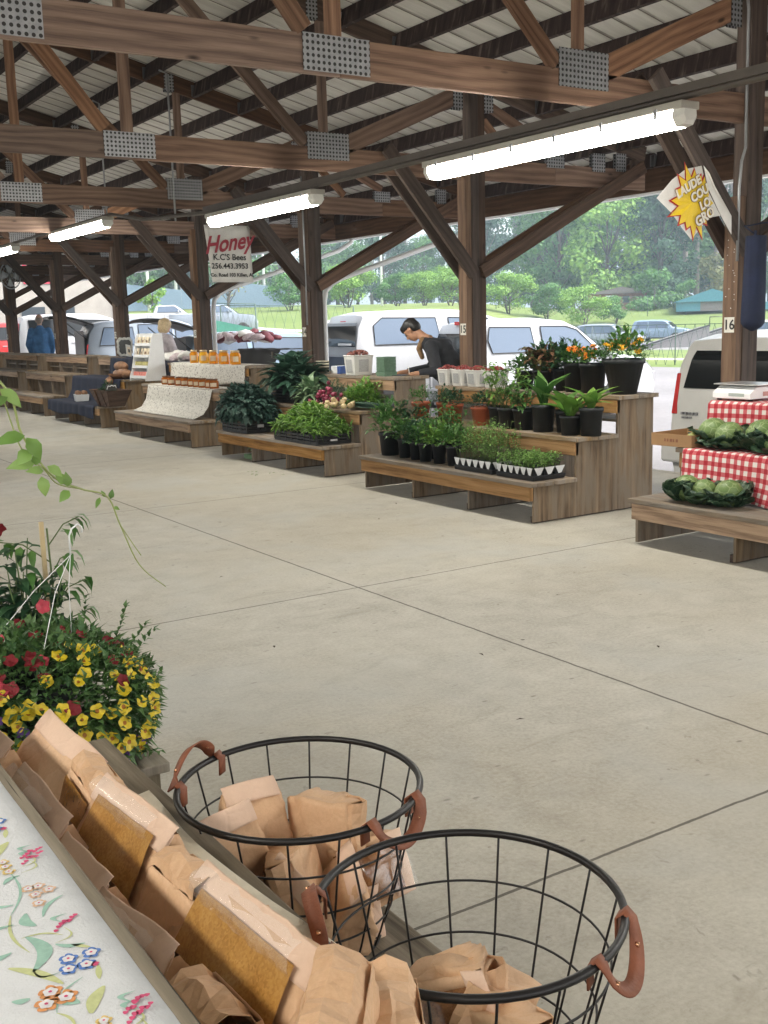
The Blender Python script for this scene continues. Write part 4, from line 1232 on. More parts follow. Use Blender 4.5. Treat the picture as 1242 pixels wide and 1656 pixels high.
for i in range(26):
    a = rg.uniform(0, 2 * PI); r_ = rg.uniform(.03, .16)
    sprig(b, (.04 * math.cos(a), .04 * math.sin(a), .58), (r_ * math.cos(a), r_ * math.sin(a), rg.uniform(.7, 1.0)), 12, .075, .034, rg, 1, sb)
b.build('foliage', M['leaf_dark'], MV); sb.build('stems', M['stem'], MV)
for (p, nn, c, r_) in (((-.055, -.1, 1.11), (.2, -1, .3), 'pet_coral', .042), ((-.06, -.16, 1.0), (.1, -.8, -.5), 'pet_red', .036), ((.04, -.16, .78), (.1, -.9, .3), 'pet_coral', .03), ((-.03, -.17, .74), (0, -1, .2), 'pet_red', .032), ((-.1, -.17, .84), (0, -1, .3), 'pet_red', .03)):
    fb = MB(); trumpet(fb, p, nn, r_ * .68, 0, 0, rg); fb.build('bloom', M[c], MV)
TP = empty('tomato_plant', (.79, 3.0, .3), 0, 'young plant with jagged leaves tied to a pale stake behind the flowers', 'potted plant')
b = pot_mesh(.07, .05, .15); b.build('pot', M['black_plastic'], TP)
b = MB(); b.box(-.0, .011, -.006, .006, .1, .68, grain=2); b.build('stake', plain('pale_bamboo', (.5, .39, .22), .6), TP)
b = MB(); sb = MB(); rg = random.Random(8)
for i in range(9):
    z = .3 + i * .045; a = rg.uniform(-1.2, 1.2) + (PI if i % 2 else 0)
    e = Vector((.12 * math.cos(a), .06 * math.sin(a), z + .02)); o_ = Vector((.02, 0, z - .05))
    sb.tube([o_, (o_ + e) / 2 + Vector((0, 0, .02)), e], .002, 5)
    for k in range(7):
        f = .35 + k * .1; p = o_.lerp(e, min(1, f)) + Vector((0, 0, .012))
        b.leaf(p, (math.cos(a) + rg.uniform(-.9, .9), math.sin(a) + rg.uniform(-.9, .9), -.35), (0, 0, 1), .055, .024, bend=.5, seg=3)
sb.tube([(0.02, 0, .12), (.03, .01, .35), (.02, 0, .66)], .003, 5)
b.build('foliage', M['leaf_mid'], TP); sb.build('stems', M['stem'], TP)
DK = empty('leafy_pot', (.58, 3.05, .3), 0, 'dark leafy potted plant low at the left edge above the petunias', 'potted plant')
b = pot_mesh(.12, .09, .24); b.build('pot', M['black_plastic'], DK)
b = MB(); sb = MB()
for i in range(30):
    a = rg.uniform(0, 2 * PI); r_ = rg.uniform(.02, .17)
    sprig(b, (.03 * math.cos(a), .03 * math.sin(a), .22), (r_ * math.cos(a), r_ * math.sin(a), rg.uniform(.3, .56)), 10, .06, .026, rg, 1, sb)
b.build('foliage', M['leaf_dark'], DK); sb.build('stems', M['stem'], DK)
# arching vine
VN = empty('trailing_vine', (.30, 2.1, .9), 0, 'thin vine with light green leaves arching in from the left edge', 'vine')
VP = [(.25, 2.05, 1.52), (.40, 2.05, 1.50), (.50, 2.05, 1.40), (.53, 2.08, 1.31), (.585, 2.1, 1.225), (.645, 2.12, 1.19), (.705, 2.14, 1.165), (.735, 2.16, 1.10), (.785, 2.2, 1.0), (.86, 2.25, .93)]
def cat(P, n=6):
    P = [Vector(p) for p in P]; P = [P[0]] + P + [P[-1]]; out = []
    for i in range(1, len(P) - 2):
        for k in range(n):
            t = k / n
            out.append(.5 * ((2 * P[i]) + (P[i + 1] - P[i - 1]) * t + (2 * P[i - 1] - 5 * P[i] + 4 * P[i + 1] - P[i + 2]) * t * t + (3 * P[i] - P[i - 1] - 3 * P[i + 1] + P[i + 2]) * t ** 3))
    out.append(P[-2]); return out
b = MB(); org = Vector((.30, 2.1, .9))
vp = [p - org for p in cat(VP)]
b.tube(vp, [lerp(.0028, .0011, i / len(vp)) for i in range(len(vp))], 6)
b.tube([p - org for p in cat([(.49, 2.05, 1.40), (.53, 2.09, 1.28), (.57, 2.1, 1.24), (.60, 2.12, 1.205), (.645, 2.12, 1.19)])], .0014, 5)
b.tube([p - org for p in cat([(.735, 2.16, 1.10), (.77, 2.19, 1.05), (.79, 2.2, 1.02)])], .001, 5)
b.tube([p - org for p in cat([(.0, 2.3, .9), (.1, 2.2, 1.25), (.25, 2.05, 1.52)])], .003, 5)
b.build('vine_stem', plain('pale_vine_stem', (.32, .38, .14), .6), VN)
rg = random.Random(3); b = MB()
for (x, y, z, dx, dz, L, W) in ((.475, 2.04, 1.41, -.8, .2, .06, .028), (.455, 2.02, 1.43, -.2, .6, .065, .03), (.49, 2.05, 1.40, .5, -.5, .05, .024), (.50, 2.04, 1.385, -1, -.5, .05, .02), (.47, 2.0, 1.40, -.6, -.8, .05, .022), (.46, 2.03, 1.41, -.9, -.3, .045, .022),
        (.53, 2.06, 1.31, -1, -.15, .062, .026), (.535, 2.07, 1.305, .55, -1.0, .05, .03), (.54, 2.07, 1.28, -.6, -.5, .036, .028), (.55, 2.08, 1.255, -1, -.05, .055, .028), (.55, 2.08, 1.25, .2, 1.0, .03, .018), (.575, 2.09, 1.245, .9, -.7, .036, .02),
        (.57, 2.1, 1.235, -.8, .1, .035, .018), (.565, 2.1, 1.225, .1, -1, .04, .024), (.61, 2.1, 1.205, -.5, .7, .035, .02), (.62, 2.11, 1.19, -.7, -.6, .03, .02), (.615, 2.1, 1.2, -.1, .8, .03, .018), (.70, 2.14, 1.165, -.3, .6, .016, .008), (.712, 2.14, 1.16, .2, .9, .02, .012), (.69, 2.14, 1.165, -.4, -.7, .024, .01), (.72, 2.15, 1.14, .4, -.2, .014, .008)):
    b.leaf(Vector((x, y, z)) - org, (dx, -.15, dz), (-.2, -1, .5), L, W, bend=.15, seg=4)
b.build('leaves', M['leaf_lime'], VN)
b = MB(); b.tube([Vector((.405, 2.1, 1.275)) - org, Vector((.44, 2.1, 1.272)) - org, Vector((.475, 2.1, 1.268)) - org], [.002, .006, .001], 8)
b.build('pink_bud', M['pet_coral'], VN)
# ---------------------------------------------------------------- goods on the benches
def foliage_mass(b, rg, n, cx, cy, z0, rx, ry, h, L, W, droop=.2, up=.5, seg=2):
    """leaves filling a mound"""
    for i in range(n):
        th = rg.uniform(0, 2 * PI); ph = math.acos(rg.uniform(0, 1)); r = rg.uniform(.45, 1.0)
        n_ = Vector((math.sin(ph) * math.cos(th), math.sin(ph) * math.sin(th), math.cos(ph)))
        lump = 1 + .25 * noise.noise(Vector((n_.x * 2.2 + cx * 3, n_.y * 2.2 + cy * 3, n_.z * 2)))
        p = Vector((cx + n_.x * rx * r * lump, cy + n_.y * ry * r * lump, z0 + n_.z * h * r * lump))
        d = (n_ + Vector((rg.uniform(-.7, .7), rg.uniform(-.7, .7), rg.uniform(-.4, .8) * up))).normalized()
        b.leaf(p, d, (0, 0, 1), L * rg.uniform(.6, 1.2), W * rg.uniform(.6, 1.2), bend=droop * rg.uniform(.3, 1.6), seg=seg)
def potted(x, y, z, r1, r0, h, label, fol, leaf='leaf_mid', pot='black_plastic', group='potted plants on the stepped bench', seed=0, flowers=None, name='potted_plant', cat='potted plant'):
    k_ = 1.0 if z < .4 else (1.12 if pot == 'terracotta' else 1.2); r1 *= k_; r0 *= k_; h *= 1.08 if z > .4 else 1.0
    t = empty(name, (x, y, z), 0, label, cat, group)
    pot_mesh(r1, r0, h).build('pot', M[pot], t)
    b = MB(); b.lathe((0, 0, h * .9 + .003), [(r1 - .008, -.01), (r1 - .012, .004), (.0001, .008)], 14); b.build('soil', M['soil'], t)
    rg = random.Random(seed + 100); b = MB(); sb = MB()
    fol(b, sb, rg, h)
    fo = b.build('foliage', M[leaf], t); q_ = 1.1 if pot == 'terracotta' else (1.5 if z < .4 else 1.4); fo.scale = (q_, q_, q_ - .06); fo.location.z = -(q_ - 1.06) * h
    if sb.v: so_ = sb.build('stems', M['stem'], t); so_.scale = (1.38, 1.38, 1.3); so_.location.z = -.3 * h
    if flowers:
        for (cnt_, mt, zr, rr_, sz) in flowers:
            for k in range(cnt_):
                a = rg.uniform(0, 2 * PI); rr2 = rr_ * math.sqrt(rg.uniform(0, 1))
                fb = MB(); p = Vector((rr2 * math.cos(a), rr2 * math.sin(a), h + rg.uniform(*zr)))
                n_ = Vector((rg.uniform(-.9, .2), rg.uniform(-1, 0), .7))
                # marigold: layered ruffled petals
                for ring, q in ((9, 1.0), (8, .75), (6, .45)):
                    for j in range(ring):
                        aa = 2 * PI * j / ring + q * 3
                        nn = n_.normalized(); u = nn.orthogonal().normalized(); v = nn.cross(u)
                        d = (u * math.cos(aa) + v * math.sin(aa)) + nn * (1.1 - q)
                        fb.leaf(p + nn * (1 - q) * sz * .3, d, nn, sz * q, sz * .5 * q, bend=-.1)
                fb.build('blossom', M[mt], t)
    return t
def bushy(n, rx, hh, L, W, z=.02, **k):
    return lambda b, sb, rg, h: foliage_mass(b, rg, n, 0, 0, h - .02 + z, rx, rx, hh, L, W, **k)
def stalky(ns, hh, spread, nl, L, W):
    def f(b, sb, rg, h):
        for i in range(ns):
            a = rg.uniform(0, 2 * PI); r0 = rg.uniform(0, .035); r1 = rg.uniform(.3, 1) * spread
            sprig(b, (r0 * math.cos(a), r0 * math.sin(a), h - .02), (r1 * math.cos(a), r1 * math.sin(a), h + hh * rg.uniform(.6, 1.05)), nl, L, W, rg, 1, sb, .0028)
    return f
def broad(nl, L, W, tilt=1.6):
    def f(b, sb, rg, h):
        for i in range(nl):
            a = 2 * PI * i / nl + rg.uniform(-.3, .3)
            b.leaf((0, 0, h - .03), (math.cos(a), math.sin(a), tilt * rg.uniform(.6, 1.3)), (0, 0, 1), L * rg.uniform(.8, 1.1), W, bend=.25, seg=6, fold=.3)
    return f
PB = 'plants in pots on the middle bench'
# low shelf of bench B
potted(5.37, 8.20, .31, .10, .078, .21, 'bushy herb in a big black pot at the left end of the low shelf', bushy(260, .13, .20, .06, .03), 'leaf_mid', group=PB, seed=1)
for i, (x, y, lab) in enumerate(((5.35, 7.93, 'dark herb in a black pot, second from the left on the low shelf'), (5.35, 7.75, 'herb in a black pot, third from the left on the low shelf'),
                             (5.33, 7.58, 'herb in a black pot, fourth from the left on the low shelf'), (5.34, 7.39, 'herb in a black pot, fifth from the left on the low shelf'), (5.34, 7.19, 'herb in a black pot right beside the seedling tray'))):
    potted(x, y, .31, .062, .048, .165 if i else .17, lab, bushy(190, .10, .13, .045, .02), ('leaf_mid', 'leaf_dark', 'leaf_mid', 'leaf_bright', 'leaf_mid')[i], group=PB, seed=2 + i)
for i, (x, y) in enumerate(((5.5, 8.02), (5.5, 7.7), (5.5, 7.4))):
    potted(x, y, .31, .07, .05, .17, ('tall herb in a black pot at the back of the low shelf, left', 'tall herb in a black pot at the back of the low shelf, centre', 'herb in a black pot at the back of the low shelf, right')[i], stalky(12, .24, .11, 12, .055, .024), 'leaf_dark' if i == 0 else 'leaf_mid', group=PB, seed=12 + i)
# seedling trays
M['cell_white'] = plain('white_plant_label', (.62, .63, .64), .5)
M['leaf_seed'] = leafmat('seedling_leaves', [(0.081, 0.189, 0.034), (0.162, 0.311, 0.068), (0.257, 0.405, 0.108), (0.121, 0.243, 0.054)])
def tray(x0, x1, y0, y1, z, label, hh, leafm, labels, seed, ht):
    t = empty('seedling_tray', ((x0 + x1) / 2, (y0 + y1) / 2, z), 0, label, 'seedling tray', 'trays of seedlings')
    rg = random.Random(seed); wx, wy = (x1 - x0), (y1 - y0)
    b = MB(); b.box(-wx / 2, wx / 2, -wy / 2, wy / 2, .0, .035, taper=1.04); b.build('tray', M['black_plastic'], t, bevel=.004)
    nx, ny = 3, 6
    b = MB(); sb = MB(); lb = MB()
    for i in range(nx):
        for j in range(ny):
            cx = -wx / 2 + wx * (i + .5) / nx; cy = -wy / 2 + wy * (j + .5) / ny
            c = MB(); c.box(cx - wx / nx * .36, cx + wx / nx * .36, cy - wy / ny * .36, cy + wy / ny * .36, .036, .085, taper=1.25); c.build('cell_pack', M['black_plastic'], t)
            for k in range(8):
                px, py = cx + rg.uniform(-.03, .03), cy + rg.uniform(-.025, .025)
                top = (px + rg.uniform(-.04, .04), py + rg.uniform(-.04, .04), .085 + hh * rg.uniform(.55, 1.0))
                sprig(b, (px, py, .08), top, ht, .034, .017, rg, 1, sb, .0013)
            if i == 0 and labels:
                # white triangular tag folded over the front edge of each pack
                yy = cy; w = wy / ny * .46; xx = -wx / 2 - .006
                q = MB(); q.prism([(xx, yy - w, .098), (xx, yy + w, .098), (xx, yy + w * .3, .045), (xx, yy - w * .3, .040)], (-.0015, 0, 0)); q.build('plant_tag', M['cell_white'], t)
    b.build('seedlings', M[leafm], t); sb.build('stems', M['stem'], t)
    if True:
        for j in range(3):
            cx = -wx / 2 + wx * (j + .5) / 3; w = wx / 3 * .46; yy = -wy / 2 - .006
            q = MB(); q.prism([(cx - w, yy, .098), (cx + w, yy, .098), (cx + w * .3, yy, .045), (cx - w * .3, yy, .040)], (0, -.0015, 0)); q.build('plant_tag', M['cell_white'], t)
    return t
tray(5.21, 5.52, 6.52, 7.0, .312, 'tray of taller green seedlings with white triangular tags', .33, 'leaf_seed', True, 3, 9)
tray(5.21, 5.52, 6.03, 6.46, .312, 'tray of fine feathery seedlings in white cells at the end', .13, 'leaf_seed', True, 4, 8)
# middle shelf
for i, (x, y, r, lab) in enumerate(((5.74, 8.22, .078, 'herb in an orange pot, leftmost on the middle shelf'), (5.84, 7.98, .07, 'partly hidden orange pot, second from the left'),
                             (5.74, 7.72, .08, 'dark mounded herb in an orange pot, third from the left'), (5.74, 7.32, .08, 'dark round herb in the rightmost orange pot'))):
    potted(x, y, .61, r, r * .78, .15, lab, bushy(300, .12, .13, .036, .018) if i else bushy(170, .12, .14, .045, .018), 'leaf_dark' if i else 'leaf_mid', 'terracotta', 'orange pots on the middle shelf', 20 + i)
potted(5.75, 7.10, .61, .07, .055, .16, 'tall leggy seedling in a black pot beside the rightmost orange pot', stalky(8, .26, .15, 9, .08, .026), 'leaf_seed', group=PB, seed=31)
potted(5.72, 6.93, .61, .075, .06, .16, 'leggy bright plant in a black pot in the middle of the shelf', stalky(9, .27, .16, 9, .085, .026), 'leaf_bright', group=PB, seed=32)
potted(5.74, 6.76, .61, .075, .06, .16, 'bushy young plant in a black pot below the reddish foliage', stalky(8, .2, .14, 9, .075, .028), 'leaf_mid', group=PB, seed=33)
potted(5.74, 6.52, .61, .078, .066, .2, 'broad upright leaves in a tall black pot', broad(8, .26, .075, 2.2), 'leaf_mid', group=PB, seed=34)
potted(5.82, 6.36, .61, .06, .05, .16, 'broad leaved plant in a small black pot, partly hidden', broad(7, .2, .07, 1.6), 'leaf_mid', group=PB, seed=35)
potted(5.71, 6.17, .61, .07, .058, .14, 'broad pointed leaves spreading from a small black pot', broad(9, .26, .08, 1.2), 'leaf_bright', group=PB, seed=36)
potted(5.78, 6.02, .61, .075, .064, .2, 'spiky leaves in a black pot at the very end of the middle shelf', broad(7, .2, .06, 1.5), 'leaf_bright', group=PB, seed=37)
# top shelf
M['leaf_red'] = leafmat('bronze_leaves', [(0.135, 0.068, 0.041), (0.230, 0.121, 0.061), (0.081, 0.121, 0.041), (0.270, 0.095, 0.068)])
potted(6.12, 6.95, .9, .075, .06, .16, 'bronze and green leaved plant behind the leggy seedlings', stalky(12, .16, .14, 13, .07, .036), 'leaf_red', group=PB, seed=41)
potted(6.22, 6.80, .9, .08, .06, .17, 'dark bushy plant on the top shelf, left of the marigolds', bushy(260, .13, .17, .06, .03), 'leaf_dark', group=PB, seed=42)
potted(6.22, 7.05, .9, .08, .06, .17, 'dark green bush on the top shelf above the bronze plant', bushy(260, .13, .15, .06, .03), 'leaf_dark', group=PB, seed=43)
potted(6.2, 7.28, .9, .07, .055, .14, 'low trailing plant on the top shelf beside the berry tubs', bushy(170, .13, .10, .05, .03), 'leaf_mid', group=PB, seed=44)
potted(6.18, 6.62, .9, .085, .07, .22, 'orange marigolds in the left tall black pot', bushy(260, .10, .10, .04, .016), 'leaf_mid', group=PB, seed=45, flowers=[(10, 'pet_orange', (.05, .13), .10, .033)])
potted(6.16, 6.40, .9, .09, .075, .22, 'orange and amber marigolds in the second tall black pot', bushy(260, .11, .10, .04, .016), 'leaf_mid', group=PB, seed=46, flowers=[(5, 'pet_orange', (.05, .14), .09, .034), (6, 'pet_amber', (.03, .10), .11, .03)])
potted(6.2, 6.10, .9, .135, .085, .255, 'yellow marigolds in the largest black pot at the end of the top shelf', bushy(420, .155, .17, .05, .02), 'leaf_mid', group=PB, seed=47, flowers=[(14, 'pet_amber', (.04, .14), .15, .036)])
# berry tubs
M['tub'] = plain('white_tub_plastic', (.62, .61, .58), .4)
M['berry'] = plain('dark_red_berries', (.24, .035, .03), .35, 0, .4, 60)
M['berry2'] = plain('brown_red_berries', (.16, .05, .035), .4, 0, .4, 60)
M['print_grey'] = plain('grey_printed_panel', (.36, .36, .36), .6, 0, .4, 160)
def tub(x, y, z, s, lab, grp, seed, bm='berry'):
    t = empty('berry_tub', (x, y, z), R(-3), lab, 'berry tub', grp)
    b = MB(); w = .075 * s; h = .13 * s
    b.frame(Vector((0, 0, h / 2)), Vector((1, 0, 0)), w * .86, Vector((0, 1, 0)), w * .86, Vector((0, 0, 1)), h / 2, 0, 1.16)
    b.box(-w * 1.05, w * 1.05, -w * 1.05, w * 1.05, h - .006, h + .008)
    b.build('tub', M['tub'], t, bevel=.008)
    b = MB(); b.prism([(-w * .9 - .0035, w * .55, h * .18), (-w * .9 - .0035, -w * .55, h * .18), (-w * .98 - .003, -w * .55, h * .82), (-w * .98 - .003, w * .55, h * .82)], (-.001, 0, 0)); b.build('printed_panel', M['print_grey'], t)
    b = MB(); b.prism([(-w * .5, -w * .9 - .0035, h * .18), (w * .5, -w * .9 - .0035, h * .18), (w * .5, -w * .98 - .003, h * .82), (-w * .5, -w * .98 - .003, h * .82)], (0, -.001, 0)); b.build('printed_panel', M['print_grey'], t)
    rg = random.Random(seed)
    b = MB()
    for i in range(42):
        px, py = rg.uniform(-w * .85, w * .85), rg.uniform(-w * .85, w * .85)
        q = h + .004 + .028 * s * max(0, 1 - (px * px + py * py) / (w * w)) + rg.uniform(-.004, .004)
        r_ = .012 * s
        b.lathe((px, py, q), [(.0001, -r_), (r_ * .8, -r_ * .5), (r_, .2 * r_), (r_ * .6, r_ * .9), (.0001, r_)], 7)
    b.build('berries', M[bm], t)
for i, (x, y, lab) in enumerate(((6.15, 8.33, 'white tub of red berries just right of the clerk'), (6.15, 8.11, 'white tub of red berries, second right of the clerk'),
                            (6.15, 7.88, 'white tub of red berries in front of post 15'), (6.15, 7.62, 'white tub of berries, last in the row before the plants'))):
    tub(x, y, .9, 1.12, lab, 'white berry tubs in a row', 60 + i)
tub(6.2, 10.05, .95, 1.6, 'larger white tub of dark berries left of the green cartons', 'single', 70, 'berry2')
# bench C goods
M['crate'] = plain('black_slatted_crate', (.014, .014, .016), .5, 0, .3)
def crate(x0, x1, y0, y1, z, h, lab, grp='black plastic produce crates'):
    t = empty('produce_crate', ((x0 + x1) / 2, (y0 + y1) / 2, z), 0, lab, 'crate', grp)
    wx, wy = (x1 - x0) / 2, (y1 - y0) / 2
    b = MB(); b.box(-wx, wx, -wy, wy, 0, .012); b.build('base', M['crate'], t)
    for (a0, a1, c0, c1, nm) in ((-wx, -wx + .012, -wy, wy, 'side'), (wx - .012, wx, -wy, wy, 'side'), (-wx + .0121, wx - .0121, -wy, -wy + .012, 'side'), (-wx + .0121, wx - .0121, wy - .012, wy, 'side')):
        b = MB()
        n = max(2, int(h / .035))
        for k in range(n): b.box(a0, a1, c0, c1, .013 + k * (h - .013) / n, .013 + (k + .72) * (h - .013) / n)
        L = max(a1 - a0, c1 - c0); m_ = max(2, int(L / .12))
        for k in range(m_ + 1):
            if a1 - a0 > c1 - c0: xx = a0 + (a1 - a0) * k / m_; b.box(xx - .006, xx + .006, c0 - .003, c1 + .003, .012, h)
            else: yy = c0 + (c1 - c0) * k / m_; b.box(a0 - .003, a1 + .003, yy - .006, yy + .006, .012, h)
        b.build(nm, M['crate'], t)
    b = MB(); b.box(-.04, .04, -wy - .005, -wy - .0035, h * .32, h * .48); b.build('white_label', M['cell_white'], t)
    return t
M['leaf_kale'] = leafmat('kale_leaves', [(0.016, 0.047, 0.038), (0.034, 0.081, 0.061), (0.068, 0.121, 0.095), (0.024, 0.068, 0.047)], rough=.5)
M['leaf_collard'] = leafmat('collard_leaves', [(0.020, 0.061, 0.041), (0.041, 0.101, 0.061), (0.095, 0.176, 0.121), (0.027, 0.074, 0.047)], rough=.4)
M['leaf_pepper'] = leafmat('bright_pepper_greens', [(0.068, 0.176, 0.020), (0.135, 0.284, 0.034), (0.230, 0.405, 0.068), (0.068, 0.162, 0.027), (0.324, 0.486, 0.135)], rough=.35)
crate(5.27, 5.62, 10.98, 11.62, .312, .20, 'black crate under the dark kale, at the left of the low shelf')
b = MB(); rg = random.Random(21)
for i in range(1500):
    th = rg.uniform(0, 2 * PI); ph = math.acos(rg.uniform(-.25, 1)); n_ = Vector((math.sin(ph) * math.cos(th), math.sin(ph) * math.sin(th), math.cos(ph)))
    r = rg.uniform(.6, 1.05)
    p = Vector((.25 * n_.x * r, .43 * n_.y * r, .17 + .23 * n_.z * r))
    b.leaf(p, n_ + Vector((rg.uniform(-.8, .8), rg.uniform(-.8, .8), rg.uniform(-.6, .5))), (0, 0, 1), rg.uniform(.05, .1), rg.uniform(.05, .085), bend=rg.uniform(.1, .7), fold=rg.uniform(-.4, .5))
o = b.build('kale_heap', M['leaf_kale'], loc=(5.43, 11.3, .33)); o.scale = (1.05, 1.12, 1.2); tag(o, 'heap of curly dark green kale spilling over the left black crate', 'kale')
crate(5.23, 5.63, 9.32, 10.22, .312, .11, 'long low black crate under the bright green peppers')
b = MB(); rg = random.Random(22)
for i in range(2600):
    u, v = rg.uniform(-1, 1), rg.uniform(-1, 1)
    hgt = .10 + .17 * (1 - u * u * .8) * (1 - abs(v) ** 2.2) * (1 + .2 * noise.noise(Vector((u * 2, v * 3, 0))))
    p = Vector((.19 * u + .0, .43 * v + .0, rg.uniform(.6, 1.0) * hgt))
    if rg.random() < .35:
        a = rg.uniform(0, 2 * PI); d = Vector((math.cos(a), math.sin(a), rg.uniform(-.4, .5))).normalized()
        L = rg.uniform(.06, .10)
        b.tube([p, p + d * L * .5 + Vector((0, 0, .008)), p + d * L], [.0075, .008, .002], 5)
    else:
        b.leaf(p, (rg.uniform(-1, 1), rg.uniform(-1, 1), rg.uniform(-.5, .7)), (0, 0, 1), rg.uniform(.045, .085), rg.uniform(.018, .03), bend=rg.uniform(-.3, .6), fold=.4)
o = b.build('pepper_heap', M['leaf_pepper'], loc=(5.43, 9.77, .33)); o.scale = (1.08, 1.08, 1.35); tag(o, 'bright green heap of long peppers in the long black crate', 'peppers')
crate(5.78, 6.13, 10.75, 11.35, .632, .22, 'black crate on the middle shelf under the big collard leaves')
def bigleaves(rg, n, rx, ry, z0, h, L, W, droop=.5):
    b = MB()
    for i in range(n):
        th = rg.uniform(0, 2 * PI); ph = math.acos(rg.uniform(.0, 1)); n_ = Vector((math.sin(ph) * math.cos(th), math.sin(ph) * math.sin(th), math.cos(ph)))
        p = Vector((rx * n_.x * rg.uniform(.2, .9), ry * n_.y * rg.uniform(.2, .9), z0 + h * n_.z * rg.uniform(.3, .9)))
        b.leaf(p, n_ + Vector((rg.uniform(-.5, .5), rg.uniform(-.5, .5), rg.uniform(-.2, .5))), (0, 0, 1), L * rg.uniform(.7, 1.1), W * rg.uniform(.7, 1.1), bend=droop * rg.uniform(.4, 1.6), fold=rg.uniform(.0, .5), seg=5)
    return b
o = bigleaves(random.Random(23), 200, .2, .42, .13, .26, .20, .14).build('collard_heap', M['leaf_collard'], loc=(5.95, 11.05, .65)); o.scale = (1.2, 1.35, 1.2); tag(o, 'large dark collard leaves piled on the crate beside the gold jars', 'collards')
M['leaf_pale'] = leafmat('pale_ribbed_leaves', [(0.081, 0.162, 0.081), (0.176, 0.297, 0.149), (0.324, 0.432, 0.257), (0.121, 0.216, 0.108)])
b = bigleaves(random.Random(24), 110, .14, .22, .05, .22, .16, .07)
for i in range(26):
    rg = random.Random(i); b.tube([(-.18 + rg.uniform(-.03, .03), -.12 + rg.uniform(-.06, .06), .0), (-.05, rg.uniform(-.08, .08), .10), (.05, rg.uniform(-.15, .15), .22)], [.006, .005, .003], 5)
o = b.build('pale_greens', M['leaf_pale'], loc=(5.82, 10.45, .64)); tag(o, 'pale ribbed leafy greens lying between the collards and the red onions', 'greens')
M['leaf_dill'] = leafmat('fine_dark_greens', [(0.027, 0.081, 0.041), (0.054, 0.121, 0.061), (0.081, 0.162, 0.081)])
b = MB(); rg = random.Random(25); foliage_mass(b, rg, 900, 0, 0, .0, .17, .3, .27, .05, .008, up=1)
o = b.build('feathery_greens', M['leaf_dill'], loc=(5.98, 10.2, .64)); tag(o, 'feathery dark greens heaped behind the red onions', 'greens')
b = MB(); foliage_mass(b, rg, 700, 0, 0, .0, .16, .27, .24, .06, .035, up=.6)
o = b.build('curly_greens', M['leaf_bright'], loc=(5.98, 9.62, .64)); o.scale = (1.1, 1.2, 1.15); tag(o, 'bunch of bright curly green lettuce in front of the green cartons', 'lettuce')
M['onion_red'] = plain('red_onion_skin', (.23, .025, .06), .35, 0, .35, 25)
M['onion_yel'] = plain('pale_onion_skin', (.56, .43, .24), .45, 0, .15, 30)
def bulbs(name, n, spread, r, mat, loc, lab, cat, seed):
    t = empty(name, loc, 0, lab, cat); rg = random.Random(seed)
    for i in range(n):
        p = Vector((rg.gauss(0, spread[0]), rg.gauss(0, spread[1]), r + abs(rg.gauss(0, spread[2])))); q = r * rg.uniform(.8, 1.15)
        b = MB(); b.lathe((0, 0, 0), [(.0001, -q * .95), (q * .55, -q * .8), (q, -.1 * q), (q * .8, q * .55), (q * .25, q * .95), (q * .1, q * 1.5), (.0001, q * 1.55)], 12)
        b.xform(Euler((rg.uniform(-1.2, 1.2), rg.uniform(-1.2, 1.2), 0)).to_matrix()); b.xform(Matrix.Translation(p)); b.build('onion', M[mat], t)
bulbs('red_onion_bunch', 34, (.05, .11, .11), .026, 'onion_red', (5.72, 9.92, .645), 'bunch of small dark red onions above the pepper crate', 'red onions', 1)
bulbs('pale_onion_bunch', 15, (.05, .08, .03), .03, 'onion_yel', (5.62, 9.50, .645), 'cluster of pale yellow onions right of the red ones', 'onions', 2)
b = MB(); rg = random.Random(26)
for i in range(46):
    y0_ = rg.uniform(-.06, .06); z0_ = rg.uniform(.0, .05)
    b.tube([(-.03 + y0_ * .8, .16, .01 + z0_ * .6), (.0 + y0_, .0, .02 + z0_), (.03 + y0_ * 1.4, -.26 + rg.uniform(-.05, .03), .02 + z0_ * .8)], [.006, .005, .002], 5)
o = b.build('spring_onions', M['leaf_collard'], loc=(5.82, 9.40, .64)); tag(o, 'bundle of long green onion tops at the end of the middle shelf', 'green onions')
# cartons, card, box
M['carton'] = plain('moulded_green_pulp', (.13, .22, .15), .85, 0, .15, 40)
ct = empty('carton_stack', (6.22, 9.53, .95), 0, 'stack of green pulp cartons beside the clerk', 'cartons')
for k in range(12):
    b = MB(); b.frame(Vector((0, 0, .0235 + k * .0155)), Vector((1, 0, 0)), .074, Vector((0, 1, 0)), .074, Vector((0, 0, 1)), .0225 if k == 0 else .0070, 0, 1.07 if k else 1.15)
    b.build('pulp_carton', M['carton'], ct, bevel=.003)
b = MB(); b.box(-.075, .075, -.004, .004, .0, .14)
cd = b.build('striped_card', plain('cream_card', (.55, .5, .38), .6), loc=(6.2, 10.84, .953)); cd.rotation_euler = (R(-8), 0, R(-35)); tag(cd, 'small black and cream striped card on the top shelf', 'card')
for k in range(4):
    b = MB(); b.box(-.075, .075, -.0052, -.0045, .012 + k * .034, .028 + k * .034); b.build('black_stripe', M['black_cloth'], cd)
bx_ = empty('paper_box', (6.3, 10.55, .95), 0, 'low white box with a blue end between the card and berries', 'box')
b = MB(); b.box(-.08, .08, -.0, .13, 0, .085); b.build('box_body', M['white_paint'], bx_, bevel=.004)
b = MB(); b.box(-.08, .08, -.075, -.001, 0, .085); b.build('blue_end', plain('blue_card', (.05, .1, .3), .5), bx_, bevel=.004)
